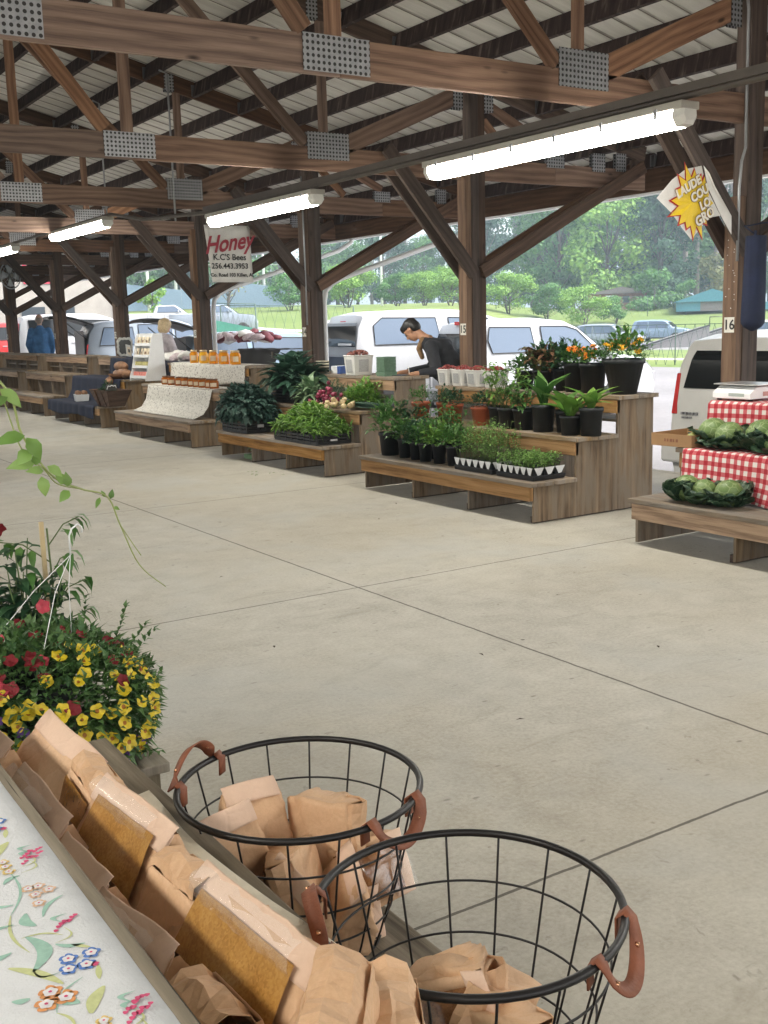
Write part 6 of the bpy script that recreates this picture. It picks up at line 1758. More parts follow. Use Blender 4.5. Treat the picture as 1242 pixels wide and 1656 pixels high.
# man in a blue jacket, back to us
MN = empty('person', (6.95, 24.95, .0), 0, 'grey haired man in a blue jacket with his back turned, at the far left', 'person')
Z = 1.07
def stand(root, jk, hairm, skin, rotz, jr=1.0, lean=0.0, hs=1.0, lab=None, arms='down', hair_b=None, tro='khaki'):
    q = Matrix.Rotation(rotz, 4, 'Z')
    T = lambda x, y, z: (q @ Vector((x, y + lean * max(0, z - .9), z * Z)))
    hip = T(0, 0, .95); ch = T(0, 0, 1.32); nk = T(0, .0, 1.52); hc = T(0, .03, 1.66)
    bones = [(hip, .12, ch, .14), (ch, .13, nk, .055), (nk, .05, hc, .05)]
    jkb = [(hip, .165 * jr, ch, .185 * jr), (ch, .17 * jr, nk - V(0, 0, .04), .09)]
    trb = []
    for s in (-1, 1):
        sh_ = T(.18 * s, 0, 1.43)
        if arms == 'down': el = T(.27 * s, -.03, 1.15); wr = T(.22 * s, .12, .95)
        else: el = T(.27 * s, .1, 1.18); wr = T(.12 * s, .33, 1.15)
        bones += [(ch, .09, sh_, .055), (sh_, .05, el, .04), (el, .038, wr, .028)]
        hand(bones, wr, (wr - el), q @ Vector((-s, 0, 0)), 1, .5)
        jkb += [(ch, .13 * jr, sh_, .088), (sh_, .086, el, .068), (el, .066, wr, .05)]
        hj = T(.09 * s, 0, .88); kn = T(.1 * s, .02, .48); an = T(.1 * s, -.02, .09)
        bones += [(hj, .09, kn, .055), (kn, .055, an, .04), (an, .04, an + (q @ Vector((0, .15, -.045))), .034)]
        trb += [(hip, .15, hj, .12), (hj, .115, kn, .082), (kn, .08, an + V(0, 0, .03), .062)]
    balls = []; P, rot = head(hc, q @ Vector((.15, 1, -.1)), V(0, 0, 1), balls, bones, hs)
    flesh('body', bones, M[skin], root, .014, 2, balls)
    flesh('jacket' if jk == 'blue_jacket' else 'top', jkb, M[jk], root, .018, 3)
    flesh('trousers', trb, M[tro], root, .018, 3)
    if hair_b: flesh('hair', [], M[hairm], root, .012, 1, [(P(*c), r_, rot) for c, r_ in hair_b])
stand(MN, 'blue_jacket', 'hair_grey', 'skin2', R(-20), 1.12, 0, 1.05, hair_b=[((0, -.035, .01), (.083, .08, .07)), ((0, -.05, -.04), (.07, .05, .05))])
WM = empty('person', (6.95, 17.85, .0), 0, 'blond woman in a pale grey top behind the white display rack', 'person')
Z = .93
stand(WM, 'grey_top', 'hair_blond', 'skin2', R(-75), .95, .22, 1.0, arms='fwd', hair_b=[((0, -.015, .045), (.108, .12, .10)), ((0, -.045, -.03), (.108, .09, .11)), ((0, -.06, -.08), (.075, .06, .05))])

# ---------------------------------------------------------------- banners, umbrella, fan
def sheet(name, pts3, mat, parent, n=10, amp=.006, seed=0, back=None):
    """four corners (tl, tr, br, bl) -> softly waving vinyl sheet"""
    tl, tr, br, bl = [Vector(p) for p in pts3]
    nrm = (tr - tl).cross(bl - tl).normalized()
    b = MB(); b.grid(lambda u, v: tl.lerp(tr, u).lerp(bl.lerp(br, u), v) + nrm * (amp * math.sin(u * 5 + seed) * math.cos(v * 3)), n, n)
    o = b.build(name, mat, parent); so = o.modifiers.new('t', 'SOLIDIFY'); so.thickness = .0015; so.offset = -1 if True else 0
    return o, nrm
M['yellow_print'] = plain('yellow_star_print', (.80, .56, .015), .5, 0, .1); M['red_print'] = plain('red_print', (.45, .02, .02), .5, 0, .1); M['cream_print'] = plain('cream_letters', (.72, .68, .58), .5, 0, .05)
SB = empty('starburst_banner', (6.33, 5.55, 2.32), 0, 'white banner with a yellow starburst, folded over and tied near post 16', 'banner')
b = MB()
ou = [(-.40, .02), (-.26, .10), (-.10, .205), (.05, .245), (.09, .13), (.17, -.01), (.255, -.13), (.22, -.10), (.12, -.155), (.02, -.27), (-.08, -.275), (-.16, -.17), (-.29, -.06)]
ou = [(-.38, .00), (-.24, .13), (-.10, .21), (.085, .245), (.15, .09), (.30, -.10), (.18, -.12), (.06, -.22), (-.02, -.28), (-.13, -.20), (-.24, -.10)]
cc = Vector((0, 0, 0)); s = 0; b.v.append(cc)
for (x, z) in ou: b.v.append(Vector((x, .0 + .012 * math.sin(x * 9), z)))
for i in range(len(ou)): b.face([0, 1 + i, 1 + (i + 1) % len(ou)][::-1])
o = b.build('banner_sheet', M['white_sheet'], SB); so = o.modifiers.new('t', 'SOLIDIFY'); so.thickness = .002; so.offset = 1
b = MB(); fl_ = [(.085, -.012, .245), (.13, -.03, .19), (.26, -.02, .02), (.42, -.0, -.10), (.425, .0, -.235), (.30, .0, -.10), (.15, -.004, .09)]
b.v = [Vector(p) for p in fl_]; 
for i in range(1, len(fl_) - 1): b.face([0, i, i + 1][::-1])
o = b.build('folded_flap', M['white_sheet'], SB); so = o.modifiers.new('t', 'SOLIDIFY'); so.thickness = .002
def clipx(x, z):   # keep the print left of the fold line
    lim = .085 + (.245 - z) * .545
    return (min(x, lim - .008), z)
def star(b, ro, ri, off, mi, cx=-.005, cz=-.015, n=16, rot=.2):
    s = len(b.v); b.v.append(Vector((cx, off, cz)))
    for k in range(2 * n):
        a = rot + PI * k / n; r_ = (ro * (1 + .16 * math.sin(k * 2.3))) if k % 2 else ri
        x, z = clipx(cx + r_ * math.cos(a) * 1.02, cz + r_ * math.sin(a)); b.v.append(Vector((x, off + .012 * math.sin(x * 9), z)))
    for k in range(2 * n): b.face([s, s + 1 + k, s + 1 + (k + 1) % (2 * n)][::-1])
b = MB(); star(b, .262, .185, -.0045, 0); b.build('red_star_outline', M['red_print'], SB)
b = MB(); star(b, .240, .170, -.009, 0); b.build('yellow_star', M['yellow_print'], SB)
for tx_, x, z, sz in (('LAUDE', -.075, .085, .088), ('COU', .045, .045, .088), ('LO', .105, -.025, .088), ('GRO', .105, -.118, .098)):
    o = text_mesh(tx_, sz, 'printed_word', M['cream_print'], SB, bold=.004); o.location = (x, -.020, z); o.rotation_euler = (R(90), R(-27), 0)
    o = text_mesh(tx_, sz, 'word_outline', M['lid_b'], SB, bold=.0075); o.location = (x, -.0165, z); o.rotation_euler = (R(90), R(-27), 0)
HB = empty('honey_banner', (6.08, 12.93, 2.36), 0, 'white honey banner with red script and a phone number, hanging behind the second light', 'banner')
o, n_ = sheet('banner_sheet', [(-.33, .0, .42), (.30, .0, .42), (.34, .02, -.29), (-.25, .0, -.29)], M['white_sheet'], HB, amp=.006)
M['script_red'] = plain('red_script', (.33, .03, .05), .5)
o = text_mesh('Honey', .27, 'printed_word', M['script_red'], HB, bold=.007); o.location = (.02, -.015, .20); o.rotation_euler = (R(90), R(-4), 0); o.data.transform(Matrix(((.92, .38, 0, 0), (.06, 1.1, 0, 0), (0, 0, 1, 0), (0, 0, 0, 1))))
for tx_, x, z, sz in (("K.C'S Bees", .0, .02, .105), ('256.443.3953', .0, -.09, .095), ('Co. Road 103 Killen, AL', .03, -.20, .062)):
    o = text_mesh(tx_, sz, 'printed_word', M['ink'], HB, bold=.002); o.location = (x, -.015, z); o.rotation_euler = (R(90), 0, 0)
b = MB(); b.tube([V(-.3, 0, .42), V(-.28, -.05, .62)], .003, 5); b.tube([V(.3, 0, .42), V(.28, -.05, .62)], .003, 5); b.build('cords', M['galv'], HB)
UM = empty('folded_umbrella', (7.03, 5.55, 0), 0, 'folded navy umbrella sleeve hanging on the post numbered 16', 'umbrella')
b = MB()
def um(u, v):
    th = u * 2 * PI; z = lerp(1.36, 2.08, v)
    r = .105 * (math.sin(min(1, v * 9 + .02) * PI / 2) ** .6) * lerp(1, .82, v) * (1 + .06 * math.sin(th * 6 + v * 2) * v)
    return (r * math.cos(th) + .0 + .01 * v, r * .8 * math.sin(th), z)
b.grid(um, 36, 24); b.build('sleeve', M['navy'], UM)
b = MB(); b.tube([V(.0, 0, 2.0), V(0, 0, 2.12)], .012, 8); b.tube([V(-.02, 0, 2.1), V(-.03, .08, 2.16), V(.1, .15, 2.17), V(.2, .1, 2.19), V(.45, .0, 2.2)], .006, 6); b.build('strap', M['navy'], UM)
FN = empty('wall_fan', (6.9, 26.95, 2.86), R(28), 'round grey fan mounted high at the left edge', 'fan')
b = MB()
for r_ in (.08, .16, .24, .31): b.tube([(r_ * math.cos(2 * PI * i / 32), -.06 + .04 * (r_ / .31) ** 2, r_ * math.sin(2 * PI * i / 32)) for i in range(32)], .004 if r_ < .3 else .014, 6, closed=True)
for k in range(18): a = 2 * PI * k / 18; b.tube([(.03 * math.cos(a), -.065, .03 * math.sin(a)), (.31 * math.cos(a), -.02, .31 * math.sin(a))], .003, 4)
b.build('cage', M['galv'], FN)
for k in range(4):
    b = MB(); a = PI / 2 * k
    b.grid(lambda u, v: ((.04 + .22 * u) * math.cos(a + (v - .5) * .9) , .0 + .03 * (v - .5), (.04 + .22 * u) * math.sin(a + (v - .5) * .9)), 4, 4); o = b.build('blade', M['galv'], FN); so = o.modifiers.new('t', 'SOLIDIFY'); so.thickness = .003
b = MB(); b.tube([(0, -.07, 0), (0, .1, 0)], .05, 12); b.tube([(0, .1, 0), (.05, .12, .25)], .015, 8); b.build('motor', M['dark_metal'], FN)
# ---------------------------------------------------------------- vehicles
def vehicle(name, corner, az, L, W, prof, paint, label, cat, side_w=(), rear_w=None, front_w=None, belt=.98, roof_in=.13, tail=(.75, 1.05, .16), zoff=0.0, wheels=(.85, -.95), wr=.36, extras=None, open_hatch=False, rearbar=True):
    """corner: near (-y side) rear corner on the ground; prof: [(x, z)] upper outline from the rear, single valued in x"""
    a = R(az); fx = Vector((math.sin(a), math.cos(a), 0)); ly = Vector((-math.cos(a), math.sin(a), 0))   # +y side
    base = Vector((corner[0], corner[1], 0)) + ly * (W / 2)
    gz = H(base.x + fx.x * 2.5, base.y + fx.y * 2.5) + zoff if base.x > 8 else zoff
    t = empty(name, (base.x, base.y, gz), math.atan2(fx.y, fx.x), label, cat)
    zt = max(p[1] for p in prof)
    def hw(z): return W / 2 if z <= belt else W / 2 - roof_in * ((z - belt) / max(.01, zt - belt)) ** 1.2
    xs = []
    for (p, q) in zip(prof, prof[1:]):
        n = max(1, int(abs(q[0] - p[0]) / .3) + 1)
        xs += [(lerp(p[0], q[0], i / n), lerp(p[1], q[1], i / n)) for i in range(n)]
    xs.append(prof[-1])
    b = MB(); rows = []
    for (x, z) in xs:
        e = min(1, min(x, L - x) / .35 + .0); rnd = .10 * (1 - e) ** 2     # corners tuck in
        zb = min(belt, z - .05); h1 = W / 2 - rnd
        ht = max(.2, hw(z) - rnd)
        ring = [(-h1 + .05, .24), (-h1, .45), (-h1 - .01, zb * .8), (-h1 + .01, zb), (-ht, z - .055), (-ht + .05, z - .012), (-ht * .55, z + .012), (0, z + .02)]
        ring += [(-y, q) for y, q in ring[:-1]][::-1]
        rows.append([Vector((x, y, q)) for y, q in ring])
    n = len(rows[0])
    for r_ in rows: b.v += r_
    for i in range(len(rows) - 1):
        for j in range(n - 1):
            q = i * n + j; b.face([q, q + n, q + n + 1, q + 1][::-1], None, 0, True)
    b.face([j for j in range(n)]); b.face([(len(rows) - 1) * n + j for j in range(n)][::-1])
    o = b.build('body', paint, t)
    ed = o.modifiers.new('e', 'EDGE_SPLIT'); ed.split_angle = R(38)
    # side windows on both sides
    for poly, mt in side_w:
        for s in (-1, 1):
            q = MB(); P_ = [Vector((x, s * (hw(z) + .007), z)) for x, z in poly]
            k = len(q.v); q.v += P_; q.v += [p - Vector((0, s * .004, 0)) for p in P_]; m_ = len(P_)
            f = list(range(m_)); q.face(f if s > 0 else f[::-1]); q.build('window', M[mt], t)
    def zx(z, rear=True):
        pp = prof if rear else prof[::-1]
        for (p, q_) in zip(pp, pp[1:]):
            if min(p[1], q_[1]) <= z <= max(p[1], q_[1]) and abs(q_[1] - p[1]) > 1e-4: return lerp(p[0], q_[0], (z - p[1]) / (q_[1] - p[1]))
        return pp[0][0]
    for w, rear, nm in ((rear_w, True, 'rear_window'), (front_w, False, 'windscreen')):
        if not w: continue
        z0, z1, k = w; q = MB(); s = -1 if rear else 1
        N = 6
        for (z) in [lerp(z0, z1, k_ / 8) for k_ in range(9)]:
            for i in range(N + 1):
                y = lerp(-1, 1, i / N) * (hw(z) - k); q.v.append(Vector((zx(z, rear) + s * .022, y, z + .012)))
        for r_ in range(8):
            for i in range(N): a_ = r_ * (N + 1) + i; q.face([a_, a_ + 1, a_ + N + 2, a_ + N + 1] if not rear else [a_, a_ + N + 1, a_ + N + 2, a_ + 1])
        q.build(nm, M['glass_dark'], t)
    for x in wheels:
        x = x if x > 0 else L + x
        for s in (-1, 1):
            q = MB(); q.lathe((0, 0, 0), [(wr * .62, -.1), (wr * .97, -.1), (wr, -.07), (wr, .07), (wr * .97, .1), (wr * .62, .1)], 22)
            q.xform(Matrix.Translation((x, s * (W / 2 - .09), wr)) @ Matrix.Rotation(PI / 2, 4, 'X')); wo = q.build('wheel', M['tyre'], t)
            q = MB(); q.lathe((0, 0, 0), [(wr * .6, -.085), (wr * .5, -.06), (.06, -.075), (.0001, -.08)], 12); q.lathe((0, 0, 0), [(.0001, .08), (.06, .075), (wr * .5, .06), (wr * .6, .085)], 12)
            q.xform(Matrix.Translation((x, s * (W / 2 - .085), wr)) @ Matrix.Rotation(PI / 2, 4, 'X')); q.build('rim', M['rim'], wo)
            q = MB(); q.lathe((0, 0, 0), [(.0001, -.002), (wr * 1.16, -.002), (wr * 1.16, .002), (.0001, .002)], 22)
            q.xform(Matrix.Translation((x, s * (W / 2 - .0), wr)) @ Matrix.Rotation(PI / 2, 4, 'X')); q.build('wheel_arch', M['car_black'], t)
    # door seams, handles and dark sill trim
    for s in (-1, 1):
        for xq in (L * .30, L * .50, L * .72):
            q = MB(); y_ = s * (W / 2 + .0125); q.box(xq - .006, xq + .006, min(y_, y_ - s * .004), max(y_, y_ - s * .004), .42, belt - .03); q.build('door_seam', M['car_black'], t)
        for xq in (L * .33, L * .53):
            q = MB(); y_ = s * (W / 2 + .03); q.box(xq, xq + .16, min(y_, y_ - s * .03), max(y_, y_ - s * .03), belt - .16, belt - .125); q.build('door_handle', M['rim'], t, bevel=.006)
        q = MB(); y_ = s * (W / 2 + .004); q.box(.3, L - .4, min(y_, y_ - s * .02), max(y_, y_ - s * .02), .235, .34); q.build('sill_trim', M['car_black'], t)
        for poly, mt in side_w:
            q = MB(); pts = [(x, s * (hw(z) + .009), z) for x, z in poly]; q.tube(pts, .011, 5, closed=True); q.build('window_trim', M['car_black'], t)
    z0, z1, w = tail
    for s in (-1, 1):
        q = MB(); y0_, y1_ = s * (W / 2 - .085 - w), s * (W / 2 - .085 + .0); xa, xb = zx(z0) - .012, zx(z1) - .012; q.prism([(xa, y0_ + s * w * .35, z0), (xa, y1_, z0), (xb, y1_ - s * .01, z1), (xb, y0_ + s * w * .55, z1)], (.14, 0, 0)); q.build('tail_lamp', M['red_lens'], t, bevel=.01)
        q = MB(); xx = prof[-1][0]; q.box(xx - .12, xx + .012, min(s * (W / 2 - .45), s * (W / 2 - .1)), max(s * (W / 2 - .45), s * (W / 2 - .1)), .62, .78); q.build('headlight', M['rim'], t, bevel=.01)
    if rearbar:
        q = MB(); q.box(-.09, .06, -W / 2 + .03, W / 2 - .03, .36, .58); q.build('rear_bumper', paint, t, bevel=.03)
    for s in (-1, 1):
        q = MB(); xm = L * .66; y0_, y1_ = s * (W / 2 + .03), s * (W / 2 + .2); q.box(xm, xm + .1, min(y0_, y1_), max(y0_, y1_), belt + .02, belt + .19); q.build('wing_mirror', paint, t, bevel=.02)
    if extras: extras(t, hw, zx)
    return t
SUVP = [(0, .62), (.03, .98), (.12, 1.42), (.26, 1.62), (.6, 1.68), (1.6, 1.71), (2.5, 1.68), (2.8, 1.58), (3.35, 1.08), (3.5, 1.04), (4.2, .98), (4.55, .88), (4.68, .62)]
def suv_x(t, hw, zx):
    q = MB(); q.box(-.035, -.02, -.28, .28, .62, .76); q.build('number_plate', M['cell_white'], t)
    q = MB(); q.beam((.0, .1, 1.02), (.06, -.42, 1.17), .03, .02, (0, 0, 1)); q.beam((-.02, .14, 1.0), (.0, .05, 1.03), .05, .03, (0, 0, 1)); q.build('rear_wiper', M['car_black'], t)
    q = MB(); q.lathe((0, 0, 0), [(.0001, -.01), (.055, -.008), (.06, .0), (.0001, .0)], 16); q.xform(Matrix.Translation((.0, -.02, .95)) @ Matrix.Rotation(PI / 2, 4, 'Y')); q.build('badge', M['rim'], t)
    q = MB(); 
    for k in range(5): q.box(-.006, .03, .52 + k * .045, .55 + k * .045, .86, .885)
    for k in range(3): q.box(-.006, .03, .60 + k * .045, .63 + k * .045, .82, .84)
    q.build('chrome_lettering', M['rim'], t)
vehicle('parked_suv', (8.75, 6.05), 88, 4.7, 1.9, [(x, z * 1.0) for x, z in SUVP], M['car_cream'], 'cream white hatchback SUV parked tail first behind the checked cloth stand', 'SUV',
        side_w=[([(.35, 1.08), (.95, 1.08), (.95, 1.55), (.5, 1.55)], 'glass_dark'), ([(1.05, 1.08), (2.0, 1.08), (2.0, 1.58), (1.05, 1.58)], 'glass_dark'), ([(2.1, 1.08), (3.15, 1.08), (2.72, 1.55), (2.1, 1.58)], 'glass_dark')],
        rear_w=(1.12, 1.5, .2), front_w=(1.14, 1.54, .1), tail=(.86, 1.28, .11), extras=suv_x)
WAG = [(0, .7), (.02, 1.1), (.10, 1.60), (.2, 1.80), (.5, 1.86), (1.8, 1.89), (2.6, 1.85), (3.0, 1.72), (3.6, 1.24), (3.8, 1.18), (4.7, 1.1), (4.95, .95), (5.05, .65)]
def brake(t, hw, zx):
    q = MB(); q.box(.14, .24, -.14, .14, 1.79, 1.855); q.build('high_brake_lamp', M['red_lens'], t)
    q = MB(); q.box(-.03, -.015, -.25, .25, .7, .84); q.build('number_plate', M['cell_white'], t)
WAG2 = [(0, .7), (.02, 1.1), (.1, 1.6), (.2, 1.8), (.5, 1.86), (1.5, 1.88), (2.0, 1.83), (2.3, 1.7), (2.85, 1.28), (3.0, 1.2), (3.8, 1.08), (4.05, .9), (4.15, .65)]
vehicle('parked_wagon', (12.25, 15.75), 98, 4.15, 1.85, WAG2, M['car_white'], 'white wagon with two blue tinted side windows, parked behind post 15', 'car',
        side_w=[([(.36, 1.26), (1.30, 1.26), (1.22, 1.72), (.34, 1.74), (.28, 1.5)], 'glass_blue'), ([(1.48, 1.26), (2.2, 1.24), (2.68, 1.26), (2.25, 1.65), (2.0, 1.72), (1.44, 1.73)], 'glass_blue')],
        rear_w=(1.18, 1.62, .16), front_w=(1.3, 1.68, .1), belt=1.15, tail=(.95, 1.2, .1), extras=brake)
def cap_x(t, hw, zx):
    brake(t, hw, zx)
    q = MB(); q.box(-.025, -.012, -.8, .8, .78, 1.12); q.build('dark_tailgate_panel', plain('slate_grey_panel', (.06, .07, .10), .4), t)
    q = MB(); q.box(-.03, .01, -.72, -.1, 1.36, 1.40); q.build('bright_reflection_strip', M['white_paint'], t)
vehicle('parked_truck', (11.5, 18.7), 98, 5.5, 1.98, [(x * 1.08, z + .16 if z > 1 else z) for x, z in WAG], M['car_white'], 'tall white capped truck with a dark tail window, right of the white downspout', 'truck',
        side_w=[([(.42, 1.36), (1.95, 1.36), (1.85, 1.88), (.62, 1.90), (.42, 1.75)], 'glass_blue'), ([(2.2, 1.36), (3.6, 1.36), (3.1, 1.84), (2.15, 1.88)], 'glass_blue')],
        rear_w=(1.32, 1.80, .1), front_w=(1.42, 1.8, .1), belt=1.28, tail=(.95, 1.25, .1), extras=cap_x)
# pickup with a loaded bed
PK = [(0, .7), (.02, 1.30), (.04, 1.32), (2.0, 1.33), (2.05, 1.34), (2.25, 1.78), (2.5, 1.84), (3.5, 1.84), (4.0, 1.5), (4.3, 1.26), (5.3, 1.16), (5.5, .9), (5.55, .65)]
def pk_x(t, hw, zx):
    q = MB(); q.box(.0, 2.0, -.93, .93, 1.345, 1.37); q.build('bed_cover', M['car_black'], t)
    q = MB(); q.box(-.05, -.02, -.90, .9, .74, 1.30); q.build('black_tailgate', M['car_black'], t)
vehicle('pickup_truck', (10.9, 22.3), 96, 5.55, 1.95, PK, M['car_white'], 'white pickup with a black tailgate and bundles piled on its bed', 'pickup',
        side_w=[([(2.35, 1.38), (3.9, 1.38), (3.45, 1.76), (2.5, 1.76)], 'glass_blue')], rear_w=None, front_w=(1.4, 1.78, .12), belt=1.3, roof_in=.16, tail=(.95, 1.25, .1), extras=pk_x)
heap('bundle_pile', [M['maroon'], M['lilac'], M['maroon'], M['white_sheet']], 22, .3, .8, .06, (9.3, 19.2, 1.22), 'heap of maroon and white bundles on the pickup bed', 'bundles', 8, .16)
b = MB(); b.grid(lambda u, v: (lerp(-.35, .3, u) + 0, lerp(-.75, .75, v), .02 - (.5 * max(0, .3 - u) * 3) + .01 * math.sin(v * 20)), 12, 24)
o = b.build('black_table_cover', M['black_cloth'], loc=(7.9, 15.6, 1.12)); so = o.modifiers.new('t', 'SOLIDIFY'); so.thickness = .004; tag(o, 'black cloth covered folding table top beyond the gold honey jars', 'table')
b = MB()
for (x, y) in ((-.2, -.6), (.25, -.6), (-.2, .6), (.25, .6)): b.tube([(x, y, 1.11), (x, y, -.0)], .015, 6)
b.build('table_legs', M['dark_metal'], o).location = (0, 0, -1.12)
def hatch(t, hw, zx):
    q = MB(); q.grid(lambda u, v: (lerp(.3, -.85, u), lerp(-.72, .72, v), 1.70 + .22 * math.sin(u * 2.0) - .04 * (2 * v - 1) ** 2), 10, 8); o = q.build('open_liftgate', M['car_black'], t); so = o.modifiers.new('t', 'SOLIDIFY'); so.thickness = .05
    q = MB(); q.box(-.012, .0, -.72, .72, .82, 1.55); q.build('dark_cargo_opening', M['car_black'], t)
    for s in (-1, 1):
        q = MB(); q.tube([(.1, s * .7, 1.3), (-.45, s * .7, 1.78)], .012, 6); q.build('gas_strut', M['car_black'], t)
vehicle('parked_suv', (9.0, 28.1), 98, 4.9, 1.9, [(x, z + .1) for x, z in SUVP], M['car_silver'], 'silver blue SUV with its black liftgate open, behind the far posts', 'SUV',
        side_w=[([(.35, 1.16), (1.3, 1.16), (1.25, 1.62), (.5, 1.62)], 'glass_blue'), ([(1.4, 1.16), (2.3, 1.16), (2.3, 1.68), (1.4, 1.68)], 'glass_blue'), ([(2.4, 1.16), (3.2, 1.16), (2.75, 1.62), (2.4, 1.66)], 'glass_blue')], tail=(.9, 1.2, .25), front_w=(1.2, 1.6, .1), belt=1.06, extras=hatch)
vehicle('parked_car', (8.8, 20.85), 98, 4.5, 1.8, [(x * .96, z * .96) for x, z in SUVP], M['car_blue'], 'pale blue hatchback car behind the blond woman', 'car',
        side_w=[([(.35, 1.04), (1.3, 1.04), (1.25, 1.48), (.5, 1.48)], 'glass_blue'), ([(1.4, 1.04), (2.9, 1.04), (2.55, 1.48), (1.4, 1.52)], 'glass_blue')], tail=(.8, 1.1, .2), front_w=(1.08, 1.45, .1), extras=hatch)
vehicle('parked_van', (9.2, 35.5), 98, 5.0, 1.95, [(x, z + .1) for x, z in WAG], M['car_white'], 'white van beside the man in the blue jacket', 'van', side_w=[([(.36, 1.3), (1.30, 1.3), (1.22, 1.8), (.34, 1.8)], 'glass_dark'), ([(1.5, 1.3), (3.3, 1.3), (2.9, 1.75), (1.5, 1.8)], 'glass_dark')], rear_w=(1.2, 1.7, .16), front_w=(1.3, 1.7, .1), belt=1.2)
vehicle('parked_car', (9.0, 43.0), 98, 4.5, 1.8, SUVP, M['car_red'], 'bright red car at the far left edge', 'car', side_w=[([(.35, 1.08), (3.0, 1.08), (2.6, 1.55), (.5, 1.55)], 'glass_dark')], front_w=(1.12, 1.5, .1))
# far vehicles across the field road
def pol(az, d): a = R(az); return (d * math.sin(a), d * math.cos(a))
for az, d, hd, pr, pa, W, L, lab, ct_ in ((50.5, 80, 150, SUVP, 'car_white', 1.9, 4.7, 'distant white SUV on the road right of the white wagon', 'SUV'), (42.9, 78, 150, SUVP, 'car_silver', 1.85, 4.6, 'distant grey car just over the hood of the white wagon', 'car'),
                                 (45.8, 90, 150, SUVP, 'car_blue', 1.8, 4.5, 'distant pale blue car beyond the marigolds', 'car'),
                                 (19.6, 74, 110, PK, 'car_white', 1.95, 5.5, 'distant white pickup on the lot left of the blond woman', 'pickup'), (22.0, 70, 110, PK, 'car_silver', 1.95, 5.5, 'distant silver pickup on the lot right of the blond woman', 'pickup')):
    x, y = pol(az, d)
    sw = [([(.35, 1.08), (1.3, 1.08), (1.3, 1.55), (.5, 1.55)], 'glass_blue'), ([(1.45, 1.08), (3.1, 1.08), (2.7, 1.53), (1.45, 1.58)], 'glass_blue')] if pr is SUVP else [([(2.3, 1.38), (3.9, 1.38), (3.45, 1.76), (2.4, 1.76)], 'glass_blue')]
    vehicle('distant_' + ct_.lower(), (x, y), hd, L, W, pr, M[pa], lab, ct_, side_w=sw, front_w=(1.12, 1.5, .1), belt=.98 if pr is SUVP else 1.3)
# ---------------------------------------------------------------- trees
M['bark'] = wood('tree_bark', (.05, .04, .032), (.10, .085, .07), (.17, .15, .125), grain=8, knots=.2)
M['bark_pale'] = wood('pale_pine_bark', (.10, .085, .075), (.2, .175, .155), (.3, .27, .24), grain=6, knots=.1)
def tleaf(name, a, b_, c): return leafmat(name, [a, b_, c, tuple((x + y) / 2 for x, y in zip(a, b_))], rough=.6, trans=.3, spec=.2)
M['t_bright'] = tleaf('bright_spring_foliage', (0.114, 0.244, 0.048), (0.195, 0.358, 0.073), (0.325, 0.488, 0.114))
M['t_mid'] = tleaf('green_foliage', (0.057, 0.155, 0.048), (0.098, 0.227, 0.065), (0.163, 0.308, 0.090))
M['t_dark'] = tleaf('dark_foliage', (0.025, 0.071, 0.040), (0.046, 0.108, 0.057), (0.079, 0.159, 0.086))
M['t_pine'] = tleaf('pine_needles', (0.043, 0.101, 0.043), (0.079, 0.159, 0.071), (0.129, 0.216, 0.101))
M['t_olive'] = tleaf('olive_foliage', (0.112, 0.138, 0.050), (0.188, 0.200, 0.075), (0.275, 0.263, 0.112))
def tree_meshes(kind, seed, hgt, rad, leafm, barkm, n, size, trunk_h, multi=1, blobs=18, flat=.7, low=.3):
    """returns (trunk mesh, crown mesh): tapered trunk with limbs, crown of leaf clumps with gaps"""
    rg = random.Random(seed); tb = MB(seed); cb_ = MB(seed)
    centres = []
    for k in range(blobs):
        a = rg.uniform(0, 2 * PI); f = rg.uniform(0, 1)
        z = lerp(trunk_h, hgt * .95, f)
        env = math.sin(PI * min(1, (f * .85 + .12))) ** .6 if kind != 'cone' else (1 - f) ** .8 + .08
        r = rad * env * math.sqrt(rg.uniform(.05, 1)) * .85
        centres.append((Vector((r * math.cos(a), r * math.sin(a), z)), rad * rg.uniform(.26, .46) * (1 if kind != 'pine' else .8)))
    for mi_ in range(multi):
        a = rg.uniform(0, 6); o_ = Vector((.25 * math.cos(a), .25 * math.sin(a), 0)) * (multi > 1)
        top = Vector((rg.uniform(-.3, .3) + o_.x * 6, rg.uniform(-.3, .3) + o_.y * 6, hgt * (.92 if kind in ('pine', 'cone') else .62)))
        w = hgt * (.014 if kind == 'pine' else .022) / (1 + .5 * (multi > 1))
        tb.tube([o_, o_.lerp(top, .3) + Vector((rg.uniform(-.15, .15), rg.uniform(-.15, .15), 0)), o_.lerp(top, .65), top], [w * 1.25, w, w * .7, w * .25], 8)
    for c, r in centres:
        f = max(.12, min(.9, (c.z - r) / hgt * .8)); st = Vector((0, 0, hgt * f * .85))
        mid = st.lerp(c, .5) + Vector((0, 0, -.04 * hgt * rg.random()))
        w = hgt * .006; tb.tube([st, mid, c], [w, w * .7, w * .3], 5)
    per = n // blobs
    for c, r in centres:
        for i in range(per):
            d = Vector((rg.gauss(0, 1), rg.gauss(0, 1), rg.gauss(0, 1))).normalized(); q = r * rg.uniform(.35, 1.05)
            q *= 1 + .3 * noise.noise(d * 2.2 + c)
            p = c + Vector((d.x * q, d.y * q, d.z * q * flat))
            nn = (d + Vector((rg.uniform(-.8, .8), rg.uniform(-.8, .8), rg.uniform(-.2, 1)))).normalized()
            cb_.card(p, nn, size * rg.uniform(.6, 1.4), size * rg.uniform(.5, 1.1), 0, rg.uniform(0, 6))
    to = tb.build('trunk', M[barkm]); co = cb_.build('crown', M[leafm])
    return to, co
PROTO = {}
